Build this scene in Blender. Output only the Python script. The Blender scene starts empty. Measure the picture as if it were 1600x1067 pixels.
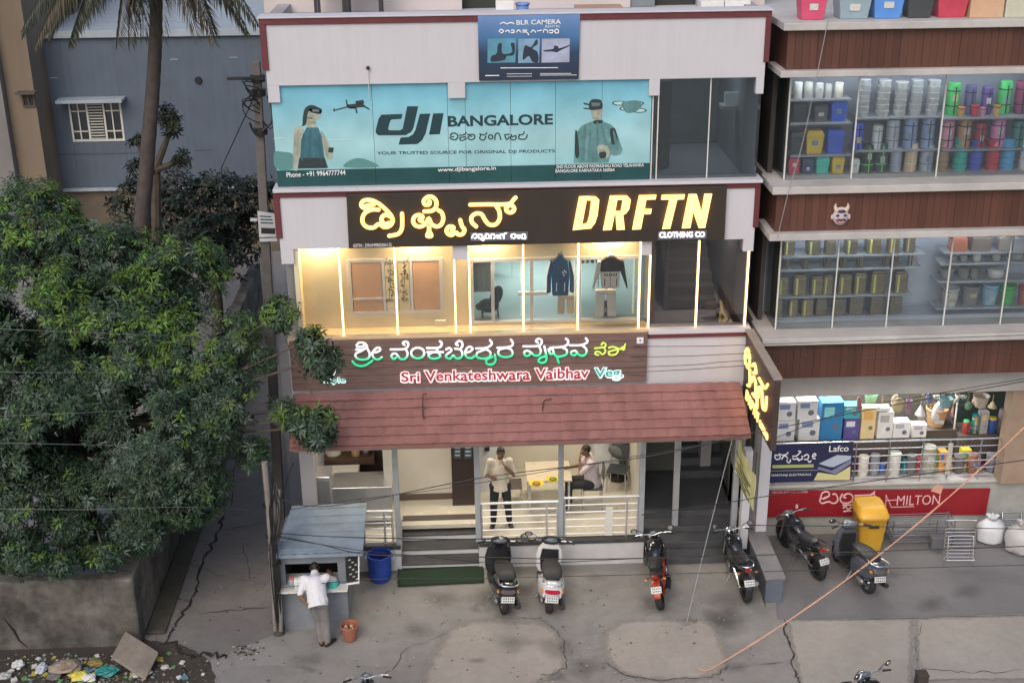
import bpy, bmesh, math, random
from mathutils import Vector, Matrix
from math import radians, sin, cos, pi
rnd = random.Random(11)
sc = bpy.context.scene
COL = sc.collection
# ------------------------------------------------------------------ camera
F, PITCH, YAW, ROLL = 2015.6, radians(22.128), radians(2.267), radians(-0.594)
CAM = Vector((0.0, -21.4, 13.4))
_f = Vector((sin(YAW)*cos(PITCH), cos(YAW)*cos(PITCH), -sin(PITCH)))
_r = Vector((cos(YAW), -sin(YAW), 0.0)); _u = _r.cross(_f)
_r, _u = cos(ROLL)*_r + sin(ROLL)*_u, -sin(ROLL)*_r + cos(ROLL)*_u
cd = bpy.data.cameras.new('camera'); cam = bpy.data.objects.new('camera', cd); COL.objects.link(cam)
cam.matrix_world = Matrix(((_r.x, _u.x, -_f.x, CAM.x), (_r.y, _u.y, -_f.y, CAM.y), (_r.z, _u.z, -_f.z, CAM.z), (0, 0, 0, 1)))
cd.sensor_width = 36; cd.sensor_fit = 'HORIZONTAL'; cd.lens = F/1600*36; cd.clip_end = 600; cd.clip_start = .1
sc.camera = cam
# ------------------------------------------------------------------ sky, sun, exposure
SUN_EL, SUN_AZ = radians(42), radians(200)          # azimuth measured from +Y, clockwise
w = bpy.data.worlds.new('World'); sc.world = w; w.use_nodes = True
nt = w.node_tree; nt.nodes.clear()
sky = nt.nodes.new('ShaderNodeTexSky'); sky.sky_type = 'NISHITA'; sky.sun_disc = False
sky.sun_elevation = SUN_EL; sky.sun_rotation = SUN_AZ; sky.dust_density = 4; sky.air_density = 1.2; sky.ozone_density = 1.5
bg = nt.nodes.new('ShaderNodeBackground'); bg.inputs[1].default_value = .155
wo = nt.nodes.new('ShaderNodeOutputWorld'); nt.links.new(sky.outputs[0], bg.inputs[0]); nt.links.new(bg.outputs[0], wo.inputs[0])
sd = bpy.data.lights.new('sun', 'SUN'); sd.energy = .6; sd.angle = radians(50); sd.color = (1, .965, .93)
sun = bpy.data.objects.new('sun', sd); COL.objects.link(sun)
_sd = Vector((sin(SUN_AZ)*cos(SUN_EL), cos(SUN_AZ)*cos(SUN_EL), sin(SUN_EL)))
sun.rotation_euler = _sd.to_track_quat('Z', 'Y').to_euler(); sun.location = (0, -30, 40)
vs = sc.view_settings; vs.view_transform = 'Standard'; vs.look = 'None'; vs.exposure = 0.1; vs.gamma = 1; vs.use_curve_mapping = False
cy = sc.cycles; cy.use_denoising = True; cy.max_bounces = 6; cy.diffuse_bounces = 3; cy.glossy_bounces = 3
cy.transparent_max_bounces = 12; cy.sample_clamp_indirect = 4; cy.caustics_reflective = False; cy.caustics_refractive = False
# ------------------------------------------------------------------ pixels -> places
def ray(px, py): return _f + _r*((px-800)/F) - _u*((py-533.5)/F)
def P(px, py, Y=0.0):
    d = ray(px, py); return CAM + d*((Y-CAM.y)/d.y)
def G(px, py, Z=0.0):
    d = ray(px, py); return CAM + d*((Z-CAM.z)/d.z)
def PX(px, py, X):
    d = ray(px, py); return CAM + d*((X-CAM.x)/d.x)
def R(x0, y0, x1, y1, Y=0.0):
    xm, ym = (x0+x1)/2, (y0+y1)/2
    return P(x0, ym, Y).x, P(x1, ym, Y).x, P(xm, y1, Y).z, P(xm, y0, Y).z
def ZP(py, Y=0.0, px=810): return P(px, py, Y).z
def XP(px, py, Y=0.0): return P(px, py, Y).x
# ------------------------------------------------------------------ materials
_M = {}
def M(name, col=(.5, .5, .5), rough=.6, metal=0.0, var=.12, scale=3.0, bump=0.0, em=None, es=0.0, streak=0.0, spec=.5, alpha=1.0, bs=40.0, coat=0.0, pos=False, objr=0.0):
    if name in _M: return _M[name]
    m = bpy.data.materials.new(name); m.use_nodes = True; t = m.node_tree; b = t.nodes['Principled BSDF']
    b.inputs['Roughness'].default_value = rough; b.inputs['Metallic'].default_value = metal
    b.inputs['Specular IOR Level'].default_value = spec; b.inputs['Coat Weight'].default_value = coat
    tc = t.nodes.new('ShaderNodeTexCoord')
    if var > 0:
        n = t.nodes.new('ShaderNodeTexNoise'); n.inputs['Scale'].default_value = scale; n.inputs['Detail'].default_value = 6; n.inputs['Roughness'].default_value = .65
        src = t.nodes.new('ShaderNodeNewGeometry').outputs['Position'] if pos else tc.outputs['Object']
        if streak:
            mp = t.nodes.new('ShaderNodeMapping'); mp.inputs['Scale'].default_value = (1, 1, streak); t.links.new(src, mp.inputs[0]); src = mp.outputs[0]
        t.links.new(src, n.inputs['Vector'])
        cr = t.nodes.new('ShaderNodeMapRange'); cr.inputs['From Min'].default_value = .3; cr.inputs['From Max'].default_value = .7
        cr.inputs['To Min'].default_value = 1-var; cr.inputs['To Max'].default_value = 1+var*.6
        t.links.new(n.outputs['Fac'], cr.inputs[0])
        mx = t.nodes.new('ShaderNodeVectorMath'); mx.operation = 'SCALE'; mx.inputs[0].default_value = col[:3]
        if objr:
            oi = t.nodes.new('ShaderNodeObjectInfo'); orr = t.nodes.new('ShaderNodeMapRange'); orr.inputs[3].default_value = 1-objr; orr.inputs[4].default_value = 1+objr; t.links.new(oi.outputs['Random'], orr.inputs[0])
            mm = t.nodes.new('ShaderNodeMath'); mm.operation = 'MULTIPLY'; t.links.new(cr.outputs[0], mm.inputs[0]); t.links.new(orr.outputs[0], mm.inputs[1]); cr = mm
        t.links.new(cr.outputs[0], mx.inputs['Scale']); t.links.new(mx.outputs[0], b.inputs['Base Color'])
        rr = t.nodes.new('ShaderNodeMapRange'); rr.inputs['To Min'].default_value = max(0, rough-.12); rr.inputs['To Max'].default_value = min(1, rough+.12)
        t.links.new(n.outputs['Fac'], rr.inputs[0]); t.links.new(rr.outputs[0], b.inputs['Roughness'])
    else: b.inputs['Base Color'].default_value = (*col[:3], 1)
    if bump:
        n2 = t.nodes.new('ShaderNodeTexNoise'); n2.inputs['Scale'].default_value = bs; n2.inputs['Detail'].default_value = 4
        t.links.new(tc.outputs['Object'], n2.inputs['Vector'])
        bp = t.nodes.new('ShaderNodeBump'); bp.inputs['Strength'].default_value = bump; bp.inputs['Distance'].default_value = .02
        t.links.new(n2.outputs['Fac'], bp.inputs['Height']); t.links.new(bp.outputs[0], b.inputs['Normal'])
    if em: b.inputs['Emission Color'].default_value = (*em, 1); b.inputs['Emission Strength'].default_value = es
    if alpha < 1: b.inputs['Alpha'].default_value = alpha
    _M[name] = m; return m
def GL(name, tint=(1, 1, 1), refl=.08, dens=0.0, dcol=(.05, .06, .07), rough=.02):
    if name in _M: return _M[name]
    m = bpy.data.materials.new(name); m.use_nodes = True; t = m.node_tree; t.nodes.clear()
    tr = t.nodes.new('ShaderNodeBsdfTransparent'); tr.inputs[0].default_value = (*tint, 1)
    gl = t.nodes.new('ShaderNodeBsdfGlossy'); gl.inputs['Roughness'].default_value = rough; gl.inputs['Color'].default_value = (.9, .95, 1, 1)
    lw = t.nodes.new('ShaderNodeFresnel'); lw.inputs[0].default_value = 1.5
    mul = t.nodes.new('ShaderNodeMath'); mul.operation = 'ADD'; mul.inputs[1].default_value = refl-.04; mul.use_clamp = True
    t.links.new(lw.outputs[0], mul.inputs[0])
    last = tr
    if dens:
        df = t.nodes.new('ShaderNodeBsdfDiffuse'); df.inputs[0].default_value = (*dcol, 1)
        m0 = t.nodes.new('ShaderNodeMixShader'); m0.inputs[0].default_value = dens
        t.links.new(tr.outputs[0], m0.inputs[1]); t.links.new(df.outputs[0], m0.inputs[2]); last = m0
    mx = t.nodes.new('ShaderNodeMixShader'); t.links.new(mul.outputs[0], mx.inputs[0]); t.links.new(last.outputs[0], mx.inputs[1]); t.links.new(gl.outputs[0], mx.inputs[2])
    o = t.nodes.new('ShaderNodeOutputMaterial'); t.links.new(mx.outputs[0], o.inputs[0]); _M[name] = m; return m
def GRAD(name, stops, z0, z1, rough=.4, es=0.0, axis=2):
    """printed colour gradient along world height z0..z1"""
    m = bpy.data.materials.new(name); m.use_nodes = True; t = m.node_tree; b = t.nodes['Principled BSDF']; b.inputs['Roughness'].default_value = rough
    g = t.nodes.new('ShaderNodeNewGeometry'); s = t.nodes.new('ShaderNodeSeparateXYZ'); t.links.new(g.outputs['Position'], s.inputs[0])
    mr = t.nodes.new('ShaderNodeMapRange'); mr.inputs['From Min'].default_value = z0; mr.inputs['From Max'].default_value = z1; t.links.new(s.outputs[axis], mr.inputs[0])
    cr = t.nodes.new('ShaderNodeValToRGB'); e = cr.color_ramp.elements
    e[0].position = stops[0][0]; e[0].color = (*stops[0][1], 1); e[1].position = stops[-1][0]; e[1].color = (*stops[-1][1], 1)
    for p, c in stops[1:-1]: k = e.new(p); k.color = (*c, 1)
    t.links.new(mr.outputs[0], cr.inputs[0])
    n = t.nodes.new('ShaderNodeTexNoise'); n.inputs['Scale'].default_value = 1.6; n.inputs['Detail'].default_value = 7; t.links.new(g.outputs['Position'], n.inputs['Vector'])
    nr = t.nodes.new('ShaderNodeMapRange'); nr.inputs[1].default_value = .3; nr.inputs[2].default_value = .7; nr.inputs[3].default_value = .84; nr.inputs[4].default_value = 1.12; t.links.new(n.outputs['Fac'], nr.inputs[0])
    sv = t.nodes.new('ShaderNodeVectorMath'); sv.operation = 'SCALE'; t.links.new(cr.outputs[0], sv.inputs[0]); t.links.new(nr.outputs[0], sv.inputs['Scale']); t.links.new(sv.outputs[0], b.inputs['Base Color'])
    if es: t.links.new(cr.outputs[0], b.inputs['Emission Color']); b.inputs['Emission Strength'].default_value = es
    _M[name] = m; return m
# ------------------------------------------------------------------ mesh builder
def smooth_path(pts, k=4, closed=False):
    pts = [Vector(p) for p in pts]; n = len(pts)
    if n < 3: return pts
    out = []
    for i in range(n if closed else n-1):
        a, b, c, d = (pts[(i-1) % n] if closed or i > 0 else pts[0]*2-pts[1]), pts[i], pts[(i+1) % n], (pts[(i+2) % n] if closed or i+2 < n else pts[-1]*2-pts[-2])
        for j in range(k):
            t = j/k; out.append(.5*((2*b)+(c-a)*t+(2*a-5*b+4*c-d)*t*t+(3*b-a-3*c+d)*t**3))
    if not closed: out.append(pts[-1])
    return out
class MB:
    def __init__(s): s.v, s.f, s.m, s.mi = [], [], [], 0
    def face(s, *ids): s.f.append(ids); s.m.append(s.mi)
    def poly(s, pts):
        n = len(s.v); s.v += [tuple(p) for p in pts]; s.face(*range(n, n+len(pts)))
    def box(s, x0, x1, y0, y1, z0, z1):
        if x0 > x1: x0, x1 = x1, x0
        if y0 > y1: y0, y1 = y1, y0
        if z0 > z1: z0, z1 = z1, z0
        n = len(s.v); s.v += [(x, y, z) for z in (z0, z1) for y in (y0, y1) for x in (x0, x1)]
        for q in ((0, 2, 3, 1), (4, 5, 7, 6), (0, 1, 5, 4), (2, 6, 7, 3), (0, 4, 6, 2), (1, 3, 7, 5)): s.face(*(n+i for i in q))
        return s
    def rect(s, x0, y0, x1, y1, Y, d, dz=0):
        a, b, c, e = R(x0, y0, x1, y1, Y); return s.box(a, b, Y, Y+d, c, e)
    def hexa(s, q, v):
        """quad q (4 pts) extruded by vector v"""
        n = len(s.v); v = Vector(v); s.v += [tuple(Vector(p)) for p in q]+[tuple(Vector(p)+v) for p in q]; k = len(q)
        s.face(*range(n, n+k)); s.face(*reversed(range(n+k, n+2*k)))
        for i in range(k): j = (i+1) % k; s.face(n+i, n+k+i, n+k+j, n+j)
        return s
    def beam(s, a, b, wd, th, up=(0, 0, 1)):
        a, b = Vector(a), Vector(b); d = (b-a).normalized(); sd = d.cross(Vector(up))
        if sd.length < 1e-4: sd = d.cross(Vector((1, 0, 0)))
        sd = sd.normalized()*wd/2; u = sd.cross(d).normalized()*th/2
        return s.hexa([a-sd-u, a+sd-u, a+sd+u, a-sd+u], b-a)
    def ring(s, pts):
        n = len(s.v); s.v += [tuple(p) for p in pts]; return list(range(n, n+len(pts)))
    def loft(s, rings, cap=True, closed=False):
        ids = [s.ring(r) for r in rings]; k = len(ids[0])
        for i in range(len(ids)-(0 if closed else 1)):
            a, b = ids[i], ids[(i+1) % len(ids)]
            for j in range(k): s.face(a[j], a[(j+1) % k], b[(j+1) % k], b[j])
        if cap and not closed: s.face(*reversed(ids[0])); s.face(*ids[-1])
        return s
    def tube(s, pts, r, n=8, closed=False, flat=None):
        pts = [Vector(p) for p in pts]; m = len(pts); rings = []; up = None
        for i, p in enumerate(pts):
            d = (pts[(i+1) % m]-pts[i-1]) if closed else (pts[min(i+1, m-1)]-pts[max(i-1, 0)])
            if d.length < 1e-7: d = Vector((0, 0, 1))
            d.normalize()
            if flat is not None: a = d.cross(Vector(flat)); a = a.normalized() if a.length > 1e-5 else Vector((1, 0, 0))
            else:
                if up is None: up = Vector((0, 0, 1)) if abs(d.z) < .9 else Vector((1, 0, 0))
                a = d.cross(up).normalized(); up = a.cross(d).normalized()
            b = a.cross(d).normalized(); rr = r[i] if isinstance(r, (list, tuple)) else r
            rings.append([p+(a*cos(2*pi*k/n)+b*sin(2*pi*k/n))*rr for k in range(n)])
        return s.loft(rings, cap=not closed, closed=closed)
    def lathe(s, prof, c=(0, 0, 0), n=20, ax=(0, 0, 1), cap=True):
        c, ax = Vector(c), Vector(ax).normalized(); a = ax.orthogonal().normalized(); b = ax.cross(a)
        return s.loft([[c+ax*z+(a*cos(2*pi*k/n)+b*sin(2*pi*k/n))*max(r, 1e-4) for k in range(n)] for r, z in prof], cap)
    def ell(s, c, rad, rot=None, nu=14, nv=9):
        c = Vector(c); rings = []
        for i in range(nv+1):
            t = pi*(i/nv) if 0 < i < nv else (1e-3 if i == 0 else pi-1e-3)
            rr = []
            for k in range(nu):
                p = Vector((rad[0]*sin(t)*cos(2*pi*k/nu), rad[1]*sin(t)*sin(2*pi*k/nu), -rad[2]*cos(t)))
                rr.append(c+(rot @ p if rot else p))
            rings.append(rr)
        return s.loft(rings)
    def cap(s, a, b, ra, rb, n=10):
        a, b = Vector(a), Vector(b); d = (b-a); L = d.length or 1e-4; d /= L
        prof = [(ra*cos(t), ra*sin(t)) for t in (-pi/2, -1.0, -.5, 0)]+[(rb*cos(t), L+rb*sin(t)) for t in (0, .5, 1.0, pi/2)]
        return s.lathe(prof, a, n, d)
    def mesh(s, name, recalc=True, bevel=0, smooth=False, seg=2):
        me = bpy.data.meshes.new(name); me.from_pydata(s.v, [], s.f); me.polygons.foreach_set('material_index', s.m)
        if recalc or bevel:
            bm = bmesh.new(); bm.from_mesh(me)
            if bevel: bmesh.ops.bevel(bm, geom=bm.edges[:], offset=bevel, segments=seg, affect='EDGES', profile=.5, clamp_overlap=True)
            if recalc: bmesh.ops.recalc_face_normals(bm, faces=bm.faces[:])
            bm.to_mesh(me); bm.free()
        if smooth: me.polygons.foreach_set('use_smooth', [True]*len(me.polygons)); me.set_sharp_from_angle(angle=radians(40))
        me.update(); return me
    def build(s, name, mat, parent=None, smooth=False, bevel=0, recalc=True, seg=2):
        me = s.mesh(name, recalc, bevel, smooth, seg)
        for q in (mat if isinstance(mat, (list, tuple)) else [mat]): me.materials.append(q)
        return link(me, name, parent)
_W = {}
def link(me, name, parent=None, mw=None):
    """link a mesh whose coordinates are in the parent's world frame (or already local when the root is 'local')"""
    o = bpy.data.objects.new(name, me); COL.objects.link(o)
    if parent is not None:
        o.parent = parent; inv = _W.get(parent.name)
        if inv is not None: o.matrix_parent_inverse = inv
    if mw is not None: o.matrix_basis = mw
    return o
def thing(name, label, cat, loc, group=None, local=False, rot=(0, 0, 0)):
    o = bpy.data.objects.new(name, None); COL.objects.link(o); o.empty_display_size = .2; o.location = loc; o.rotation_euler = rot
    tag(o, label, cat, group)
    if not local: _W[o.name] = Matrix.Translation(-Vector(loc))
    return o
def tag(o, label, cat, group=None, kind=None):
    if label: o['label'] = label
    if cat: o['category'] = cat
    if group: o['group'] = group
    if kind: o['kind'] = kind
    return o
def copy_tree(o, parent=None):
    c = o.copy(); COL.objects.link(c)
    if parent is not None: c.parent = parent; c.matrix_parent_inverse = o.matrix_parent_inverse.copy()
    for ch in list(o.children): copy_tree(ch, c)
    return c
def text_on(name, s, O, U, V, N, mat, parent, depth=.01, off=0.0, shear=0.0, fill=True):
    """text whose bounding box fills O + U (width) + V (height), standing proud along N"""
    cu = bpy.data.curves.new(name, 'FONT'); cu.body = s; cu.extrude = .02; cu.offset = off; cu.shear = shear; cu.resolution_u = 3
    ob = bpy.data.objects.new('tmp', cu); COL.objects.link(ob); dg = bpy.context.evaluated_depsgraph_get()
    me = bpy.data.meshes.new_from_object(ob.evaluated_get(dg)); bpy.data.objects.remove(ob); bpy.data.curves.remove(cu)
    xs = [v.co.x for v in me.vertices]; ys = [v.co.y for v in me.vertices]; x0, x1, y0, y1 = min(xs), max(xs), min(ys), max(ys)
    O, U, V, N = Vector(O), Vector(U), Vector(V), Vector(N)
    for v in me.vertices: v.co = O+U*((v.co.x-x0)/(x1-x0))+V*((v.co.y-y0)/(y1-y0))+N*((v.co.z+.02)/.04*depth)
    me.materials.clear(); me.materials.append(mat); me.name = name
    return link(me, name, parent)
def text_px(name, s, xl, yl, xr, yr, h, Y, mat, parent, depth=.012, off=0.0, shear=0.0):
    """baseline from pixel (xl,yl) to (xr,yr); h = pixel height"""
    a, b = P(xl, yl, Y), P(xr, yr, Y); c = P(xl, yl-h, Y); return text_on(name, s, a, b-a, Vector((0, 0, c.z-a.z)), (0, -1, 0), mat, parent, depth, off, shear)
def strokes_px(name, strokes, x0, y0, s, Y, r, mat, parent, n=8, k=4):
    """pen strokes given in a zoomed crop (origin x0,y0, scale s)"""
    mb = MB()
    for st in strokes:
        pts = [P(x0+a/s, y0+b/s, Y) for a, b in st]; pts = smooth_path(pts, k)
        mb.tube(pts, r, n)
        for e in (pts[0], pts[-1]): mb.ell(e, (r, r, r), nu=8, nv=5)
    return mb.build(name, mat, parent, smooth=True)
def circ(cx, cy, rx, ry=None, n=10): ry = ry or rx; return [(cx+rx*cos(2*pi*i/n), cy+ry*sin(2*pi*i/n)) for i in range(n+1)]
def remesh(mb, name, mat, parent, vox=.014, it=2):
    me = mb.mesh('tmp'); o = bpy.data.objects.new('tmp', me); COL.objects.link(o)
    md = o.modifiers.new('r', 'REMESH'); md.mode = 'VOXEL'; md.voxel_size = vox
    ms = o.modifiers.new('s', 'SMOOTH'); ms.iterations = it; ms.factor = .5
    m2 = bpy.data.meshes.new_from_object(o.evaluated_get(bpy.context.evaluated_depsgraph_get())); bpy.data.objects.remove(o)
    m2.name = name; m2.materials.clear(); m2.materials.append(mat); m2.polygons.foreach_set('use_smooth', [True]*len(m2.polygons))
    return link(m2, name, parent)
def area(name, loc, sx, sy, power, col, rot=(0, 0, 0), parent=None):
    l = bpy.data.lights.new(name, 'AREA'); l.shape = 'RECTANGLE'; l.size = sx; l.size_y = sy; l.energy = power; l.color = col
    o = bpy.data.objects.new(name, l); COL.objects.link(o); o.location = loc; o.rotation_euler = rot
    if parent is not None:
        o.parent = parent; inv = _W.get(parent.name)
        if inv is not None: o.matrix_parent_inverse = inv
    return o
ORD = ['first', 'second', 'third', 'fourth', 'fifth', 'sixth', 'seventh', 'eighth', 'ninth', 'tenth', 'eleventh', 'twelfth']

def wallmat(name, col, dirt=(.30, .28, .26), amt=.35, rough=.75):
    m = bpy.data.materials.new(name); m.use_nodes = True; t = m.node_tree; b = t.nodes['Principled BSDF']; b.inputs['Roughness'].default_value = rough; L = t.links.new
    g = t.nodes.new('ShaderNodeNewGeometry'); mp = t.nodes.new('ShaderNodeMapping'); mp.inputs['Scale'].default_value = (5, 5, .22); L(g.outputs['Position'], mp.inputs[0])
    n1 = t.nodes.new('ShaderNodeTexNoise'); n1.inputs['Scale'].default_value = 1.4; n1.inputs['Detail'].default_value = 7; n1.inputs['Roughness'].default_value = .7; L(mp.outputs[0], n1.inputs['Vector'])
    n2 = t.nodes.new('ShaderNodeTexNoise'); n2.inputs['Scale'].default_value = .9; n2.inputs['Detail'].default_value = 9; n2.inputs['Roughness'].default_value = .68; L(g.outputs['Position'], n2.inputs['Vector'])
    mu = t.nodes.new('ShaderNodeMath'); mu.operation = 'MULTIPLY'; L(n1.outputs['Fac'], mu.inputs[0]); L(n2.outputs['Fac'], mu.inputs[1])
    mr = t.nodes.new('ShaderNodeMapRange'); mr.inputs[1].default_value = .2; mr.inputs[2].default_value = .42; mr.inputs[4].default_value = amt; L(mu.outputs[0], mr.inputs[0])
    mx = t.nodes.new('ShaderNodeMix'); mx.data_type = 'RGBA'; mx.inputs[6].default_value = (*col, 1); mx.inputs[7].default_value = (*[a*c for a, c in zip(dirt, (1, 1, 1))], 1); L(mr.outputs[0], mx.inputs[0]); L(mx.outputs[2], b.inputs['Base Color'])
    n3 = t.nodes.new('ShaderNodeTexNoise'); n3.inputs['Scale'].default_value = 14; n3.inputs['Detail'].default_value = 5; L(g.outputs['Position'], n3.inputs['Vector'])
    bp = t.nodes.new('ShaderNodeBump'); bp.inputs['Strength'].default_value = .12; bp.inputs['Distance'].default_value = .02; L(n3.outputs['Fac'], bp.inputs['Height']); L(bp.outputs[0], b.inputs['Normal'])
    _M[name] = m; return m
# ================================================================== materials used all over
WHITE = wallmat('painted_wall_white', (.555, .55, .60), (.40, .39, .39), .28)
MAROON = M('maroon_trim', (.13, .028, .038), .55, var=.2, scale=5)
CREAM = M('cream_wall', (.72, .62, .42), .6, var=.05, scale=2)
CREAM2 = M('cream_tile', (.64, .60, .52), .35, var=.06, scale=2)
STEEL = M('brushed_steel', (.62, .63, .65), .28, 1.0, var=.1, scale=9)
CHROME = M('chrome', (.8, .8, .82), .12, 1.0, var=0)
GREYP = M('grey_post_paint', (.33, .35, .38), .5, var=.12, scale=6)
DARK = M('dark_void', (.02, .02, .022), .8, var=.1)
DARKST = M('dark_granite', (.06, .062, .068), .35, var=.3, scale=9)
BLACKP = M('black_plastic', (.018, .018, .02), .42, var=.15, scale=8)
RUBBER = M('rubber', (.02, .02, .021), .8, var=.2, scale=12)
BLK = M('black_sign', (.034, .026, .021), .5, var=.1)
ALU = M('white_aluminium', (.66, .65, .62), .4, var=.06)
WHT = M('white_print', (.8, .8, .82), .5, var=0)
DTEAL = M('dark_teal_print', (.022, .075, .085), .45, var=.05)
INK = M('navy_ink_print', (.012, .045, .06), .45, var=0)
LED = M('led_tube', (1, .85, .6), .4, var=0, em=(1, .56, .19), es=5.0)
NEON = M('neon_letter_face', (1, .8, .4), .4, var=0, em=(1, .52, .10), es=1.5)
WGLOW = M('white_lit_letter', (.9, .9, .9), .4, var=0, em=(.9, .95, 1), es=2.4)
CLEAR = GL('clear_pane', (.97, .98, .98), .05)
SMOKE = GL('smoked_pane', (.60, .66, .68), .11, .08, (.06, .075, .08))
KST = M('kitchen_steel', (.66, .67, .69), .33, .85, var=.04)
LAMP = M('lamp_diffuser', (1, .95, .85), .5, var=0, em=(1, .85, .62), es=5)
WOODB = M('brown_board', (.095, .048, .038), .5, var=.2, scale=4, streak=.2)
# ================================================================== ground
def sheet(name, pts, z, mat, parent=None, kind='structure', th=0.0):
    mb = MB()
    if th: mb.hexa([(p[0], p[1], z) for p in pts], (0, 0, -th))
    else: mb.poly([(p[0], p[1], z) for p in pts])
    o = mb.build(name, mat, parent)
    if parent is None: tag(o, None, None, None, kind)
    return o
def ground_mat(name, c1, c2, c3, s1=.5, s2=5, rough=.85, bump=.25, crack=0):
    m = bpy.data.materials.new(name); m.use_nodes = True; t = m.node_tree; b = t.nodes['Principled BSDF']; b.inputs['Roughness'].default_value = rough
    g = t.nodes.new('ShaderNodeNewGeometry'); L = t.links.new
    n1 = t.nodes.new('ShaderNodeTexNoise'); n1.inputs['Scale'].default_value = s1; n1.inputs['Detail'].default_value = 8; n1.inputs['Roughness'].default_value = .62
    n2 = t.nodes.new('ShaderNodeTexNoise'); n2.inputs['Scale'].default_value = s2; n2.inputs['Detail'].default_value = 8; n2.inputs['Roughness'].default_value = .7
    n3 = t.nodes.new('ShaderNodeTexNoise'); n3.inputs['Scale'].default_value = 90; n3.inputs['Detail'].default_value = 3
    for n in (n1, n2, n3): L(g.outputs['Position'], n.inputs['Vector'])
    r1 = t.nodes.new('ShaderNodeMapRange'); r1.inputs[1].default_value = .36; r1.inputs[2].default_value = .66; L(n1.outputs['Fac'], r1.inputs[0])
    r2 = t.nodes.new('ShaderNodeMapRange'); r2.inputs[1].default_value = .45; r2.inputs[2].default_value = .75; L(n2.outputs['Fac'], r2.inputs[0])
    a = t.nodes.new('ShaderNodeMix'); a.data_type = 'RGBA'; a.inputs[6].default_value = (*c1, 1); a.inputs[7].default_value = (*c2, 1); L(r1.outputs[0], a.inputs[0])
    c = t.nodes.new('ShaderNodeMix'); c.data_type = 'RGBA'; c.inputs[7].default_value = (*c3, 1); L(a.outputs[2], c.inputs[6])
    mu = t.nodes.new('ShaderNodeMath'); mu.operation = 'MULTIPLY'; mu.inputs[1].default_value = .55; L(r2.outputs[0], mu.inputs[0]); L(mu.outputs[0], c.inputs[0])
    f = t.nodes.new('ShaderNodeVectorMath'); f.operation = 'SCALE'; L(c.outputs[2], f.inputs[0])
    r3 = t.nodes.new('ShaderNodeMapRange'); r3.inputs[3].default_value = .8; r3.inputs[4].default_value = 1.2; L(n3.outputs['Fac'], r3.inputs[0]); L(r3.outputs[0], f.inputs['Scale'])
    L(f.outputs[0], b.inputs['Base Color'])
    bp = t.nodes.new('ShaderNodeBump'); bp.inputs['Strength'].default_value = bump; bp.inputs['Distance'].default_value = .03
    ad = t.nodes.new('ShaderNodeMath'); ad.operation = 'ADD'; L(n2.outputs['Fac'], ad.inputs[0]); L(n3.outputs['Fac'], ad.inputs[1]); L(ad.outputs[0], bp.inputs['Height']); L(bp.outputs[0], b.inputs['Normal'])
    return m
GR_ROAD = ground_mat('worn_asphalt', (.225, .212, .20), (.285, .268, .255), (.17, .162, .155))
GR_FORE = ground_mat('forecourt_cement', (.235, .225, .213), (.30, .285, .268), (.165, .16, .152), .7, 3)
GR_PATCH = ground_mat('pale_cement', (.35, .315, .28), (.41, .37, .33), (.27, .25, .23), .9, 6)
GR_ALLEY = ground_mat('dark_alley_cement', (.165, .155, .152), (.205, .19, .182), (.11, .104, .102), .6, 4)
GR_SOIL = ground_mat('damp_soil', (.05, .042, .036), (.075, .06, .05), (.025, .022, .02), 1.5, 8, .95, .6)
GR_NB = ground_mat('grey_slab_cement', (.165, .16, .165), (.20, .19, .19), (.12, .118, .12), .5, 4)
sheet('ground', [(-220, -120), (220, -120), (220, 260), (-220, 260)], 0, GR_ROAD)
def gp(*pts): return [G(x, y) for x, y in pts]
def jag(pts, amp=.05, k=6, seed=1):
    q = random.Random(seed); out = []; n = len(pts)
    for i in range(n):
        a, b = Vector(pts[i]), Vector(pts[(i+1) % n])
        for j in range(k):
            p = a.lerp(b, j/k); out.append(p+Vector((q.uniform(-amp, amp), q.uniform(-amp, amp), 0)) if j else p)
    return out
sheet('forecourt_pavement', jag(gp((330, 1000), (440, 985), (452, 830), (1165, 815), (1190, 960), (1180, 1010), (900, 1015), (600, 1040), (330, 1040)), .03, 8, 3), .004, GR_FORE)
sheet('alley_path', gp((240, 1010), (270, 830), (330, 330), (420, 330), (455, 800), (445, 985), (330, 1030)), .008, GR_ALLEY)
sheet('neighbour_forecourt', gp((1215, 968), (1200, 800), (1900, 770), (1950, 950)), .008, GR_NB)
def smp(pts, k=5): return [p for p in smooth_path([Vector(q) for q in pts], k, True)]
def fade_mat(base, name, lo=.7, hi=1.3, top=.92):
    m = base.copy(); m.name = name; t = m.node_tree; L = t.links.new; b = t.nodes['Principled BSDF']; o = t.nodes['Material Output']
    at = t.nodes.new('ShaderNodeAttribute'); at.attribute_name = 'fade'; g = t.nodes.new('ShaderNodeNewGeometry')
    n = t.nodes.new('ShaderNodeTexNoise'); n.inputs['Scale'].default_value = 5; n.inputs['Detail'].default_value = 9; n.inputs['Roughness'].default_value = .75; L(g.outputs['Position'], n.inputs['Vector'])
    ad = t.nodes.new('ShaderNodeMath'); ad.operation = 'ADD'; L(at.outputs['Fac'], ad.inputs[0]); L(n.outputs['Fac'], ad.inputs[1])
    mr = t.nodes.new('ShaderNodeMapRange'); mr.inputs[1].default_value = lo; mr.inputs[2].default_value = hi; mr.inputs[4].default_value = top; L(ad.outputs[0], mr.inputs[0])
    tr = t.nodes.new('ShaderNodeBsdfTransparent'); mx = t.nodes.new('ShaderNodeMixShader'); L(mr.outputs[0], mx.inputs[0]); L(tr.outputs[0], mx.inputs[1]); L(b.outputs[0], mx.inputs[2]); L(mx.outputs[0], o.inputs[0]); return m
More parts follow.
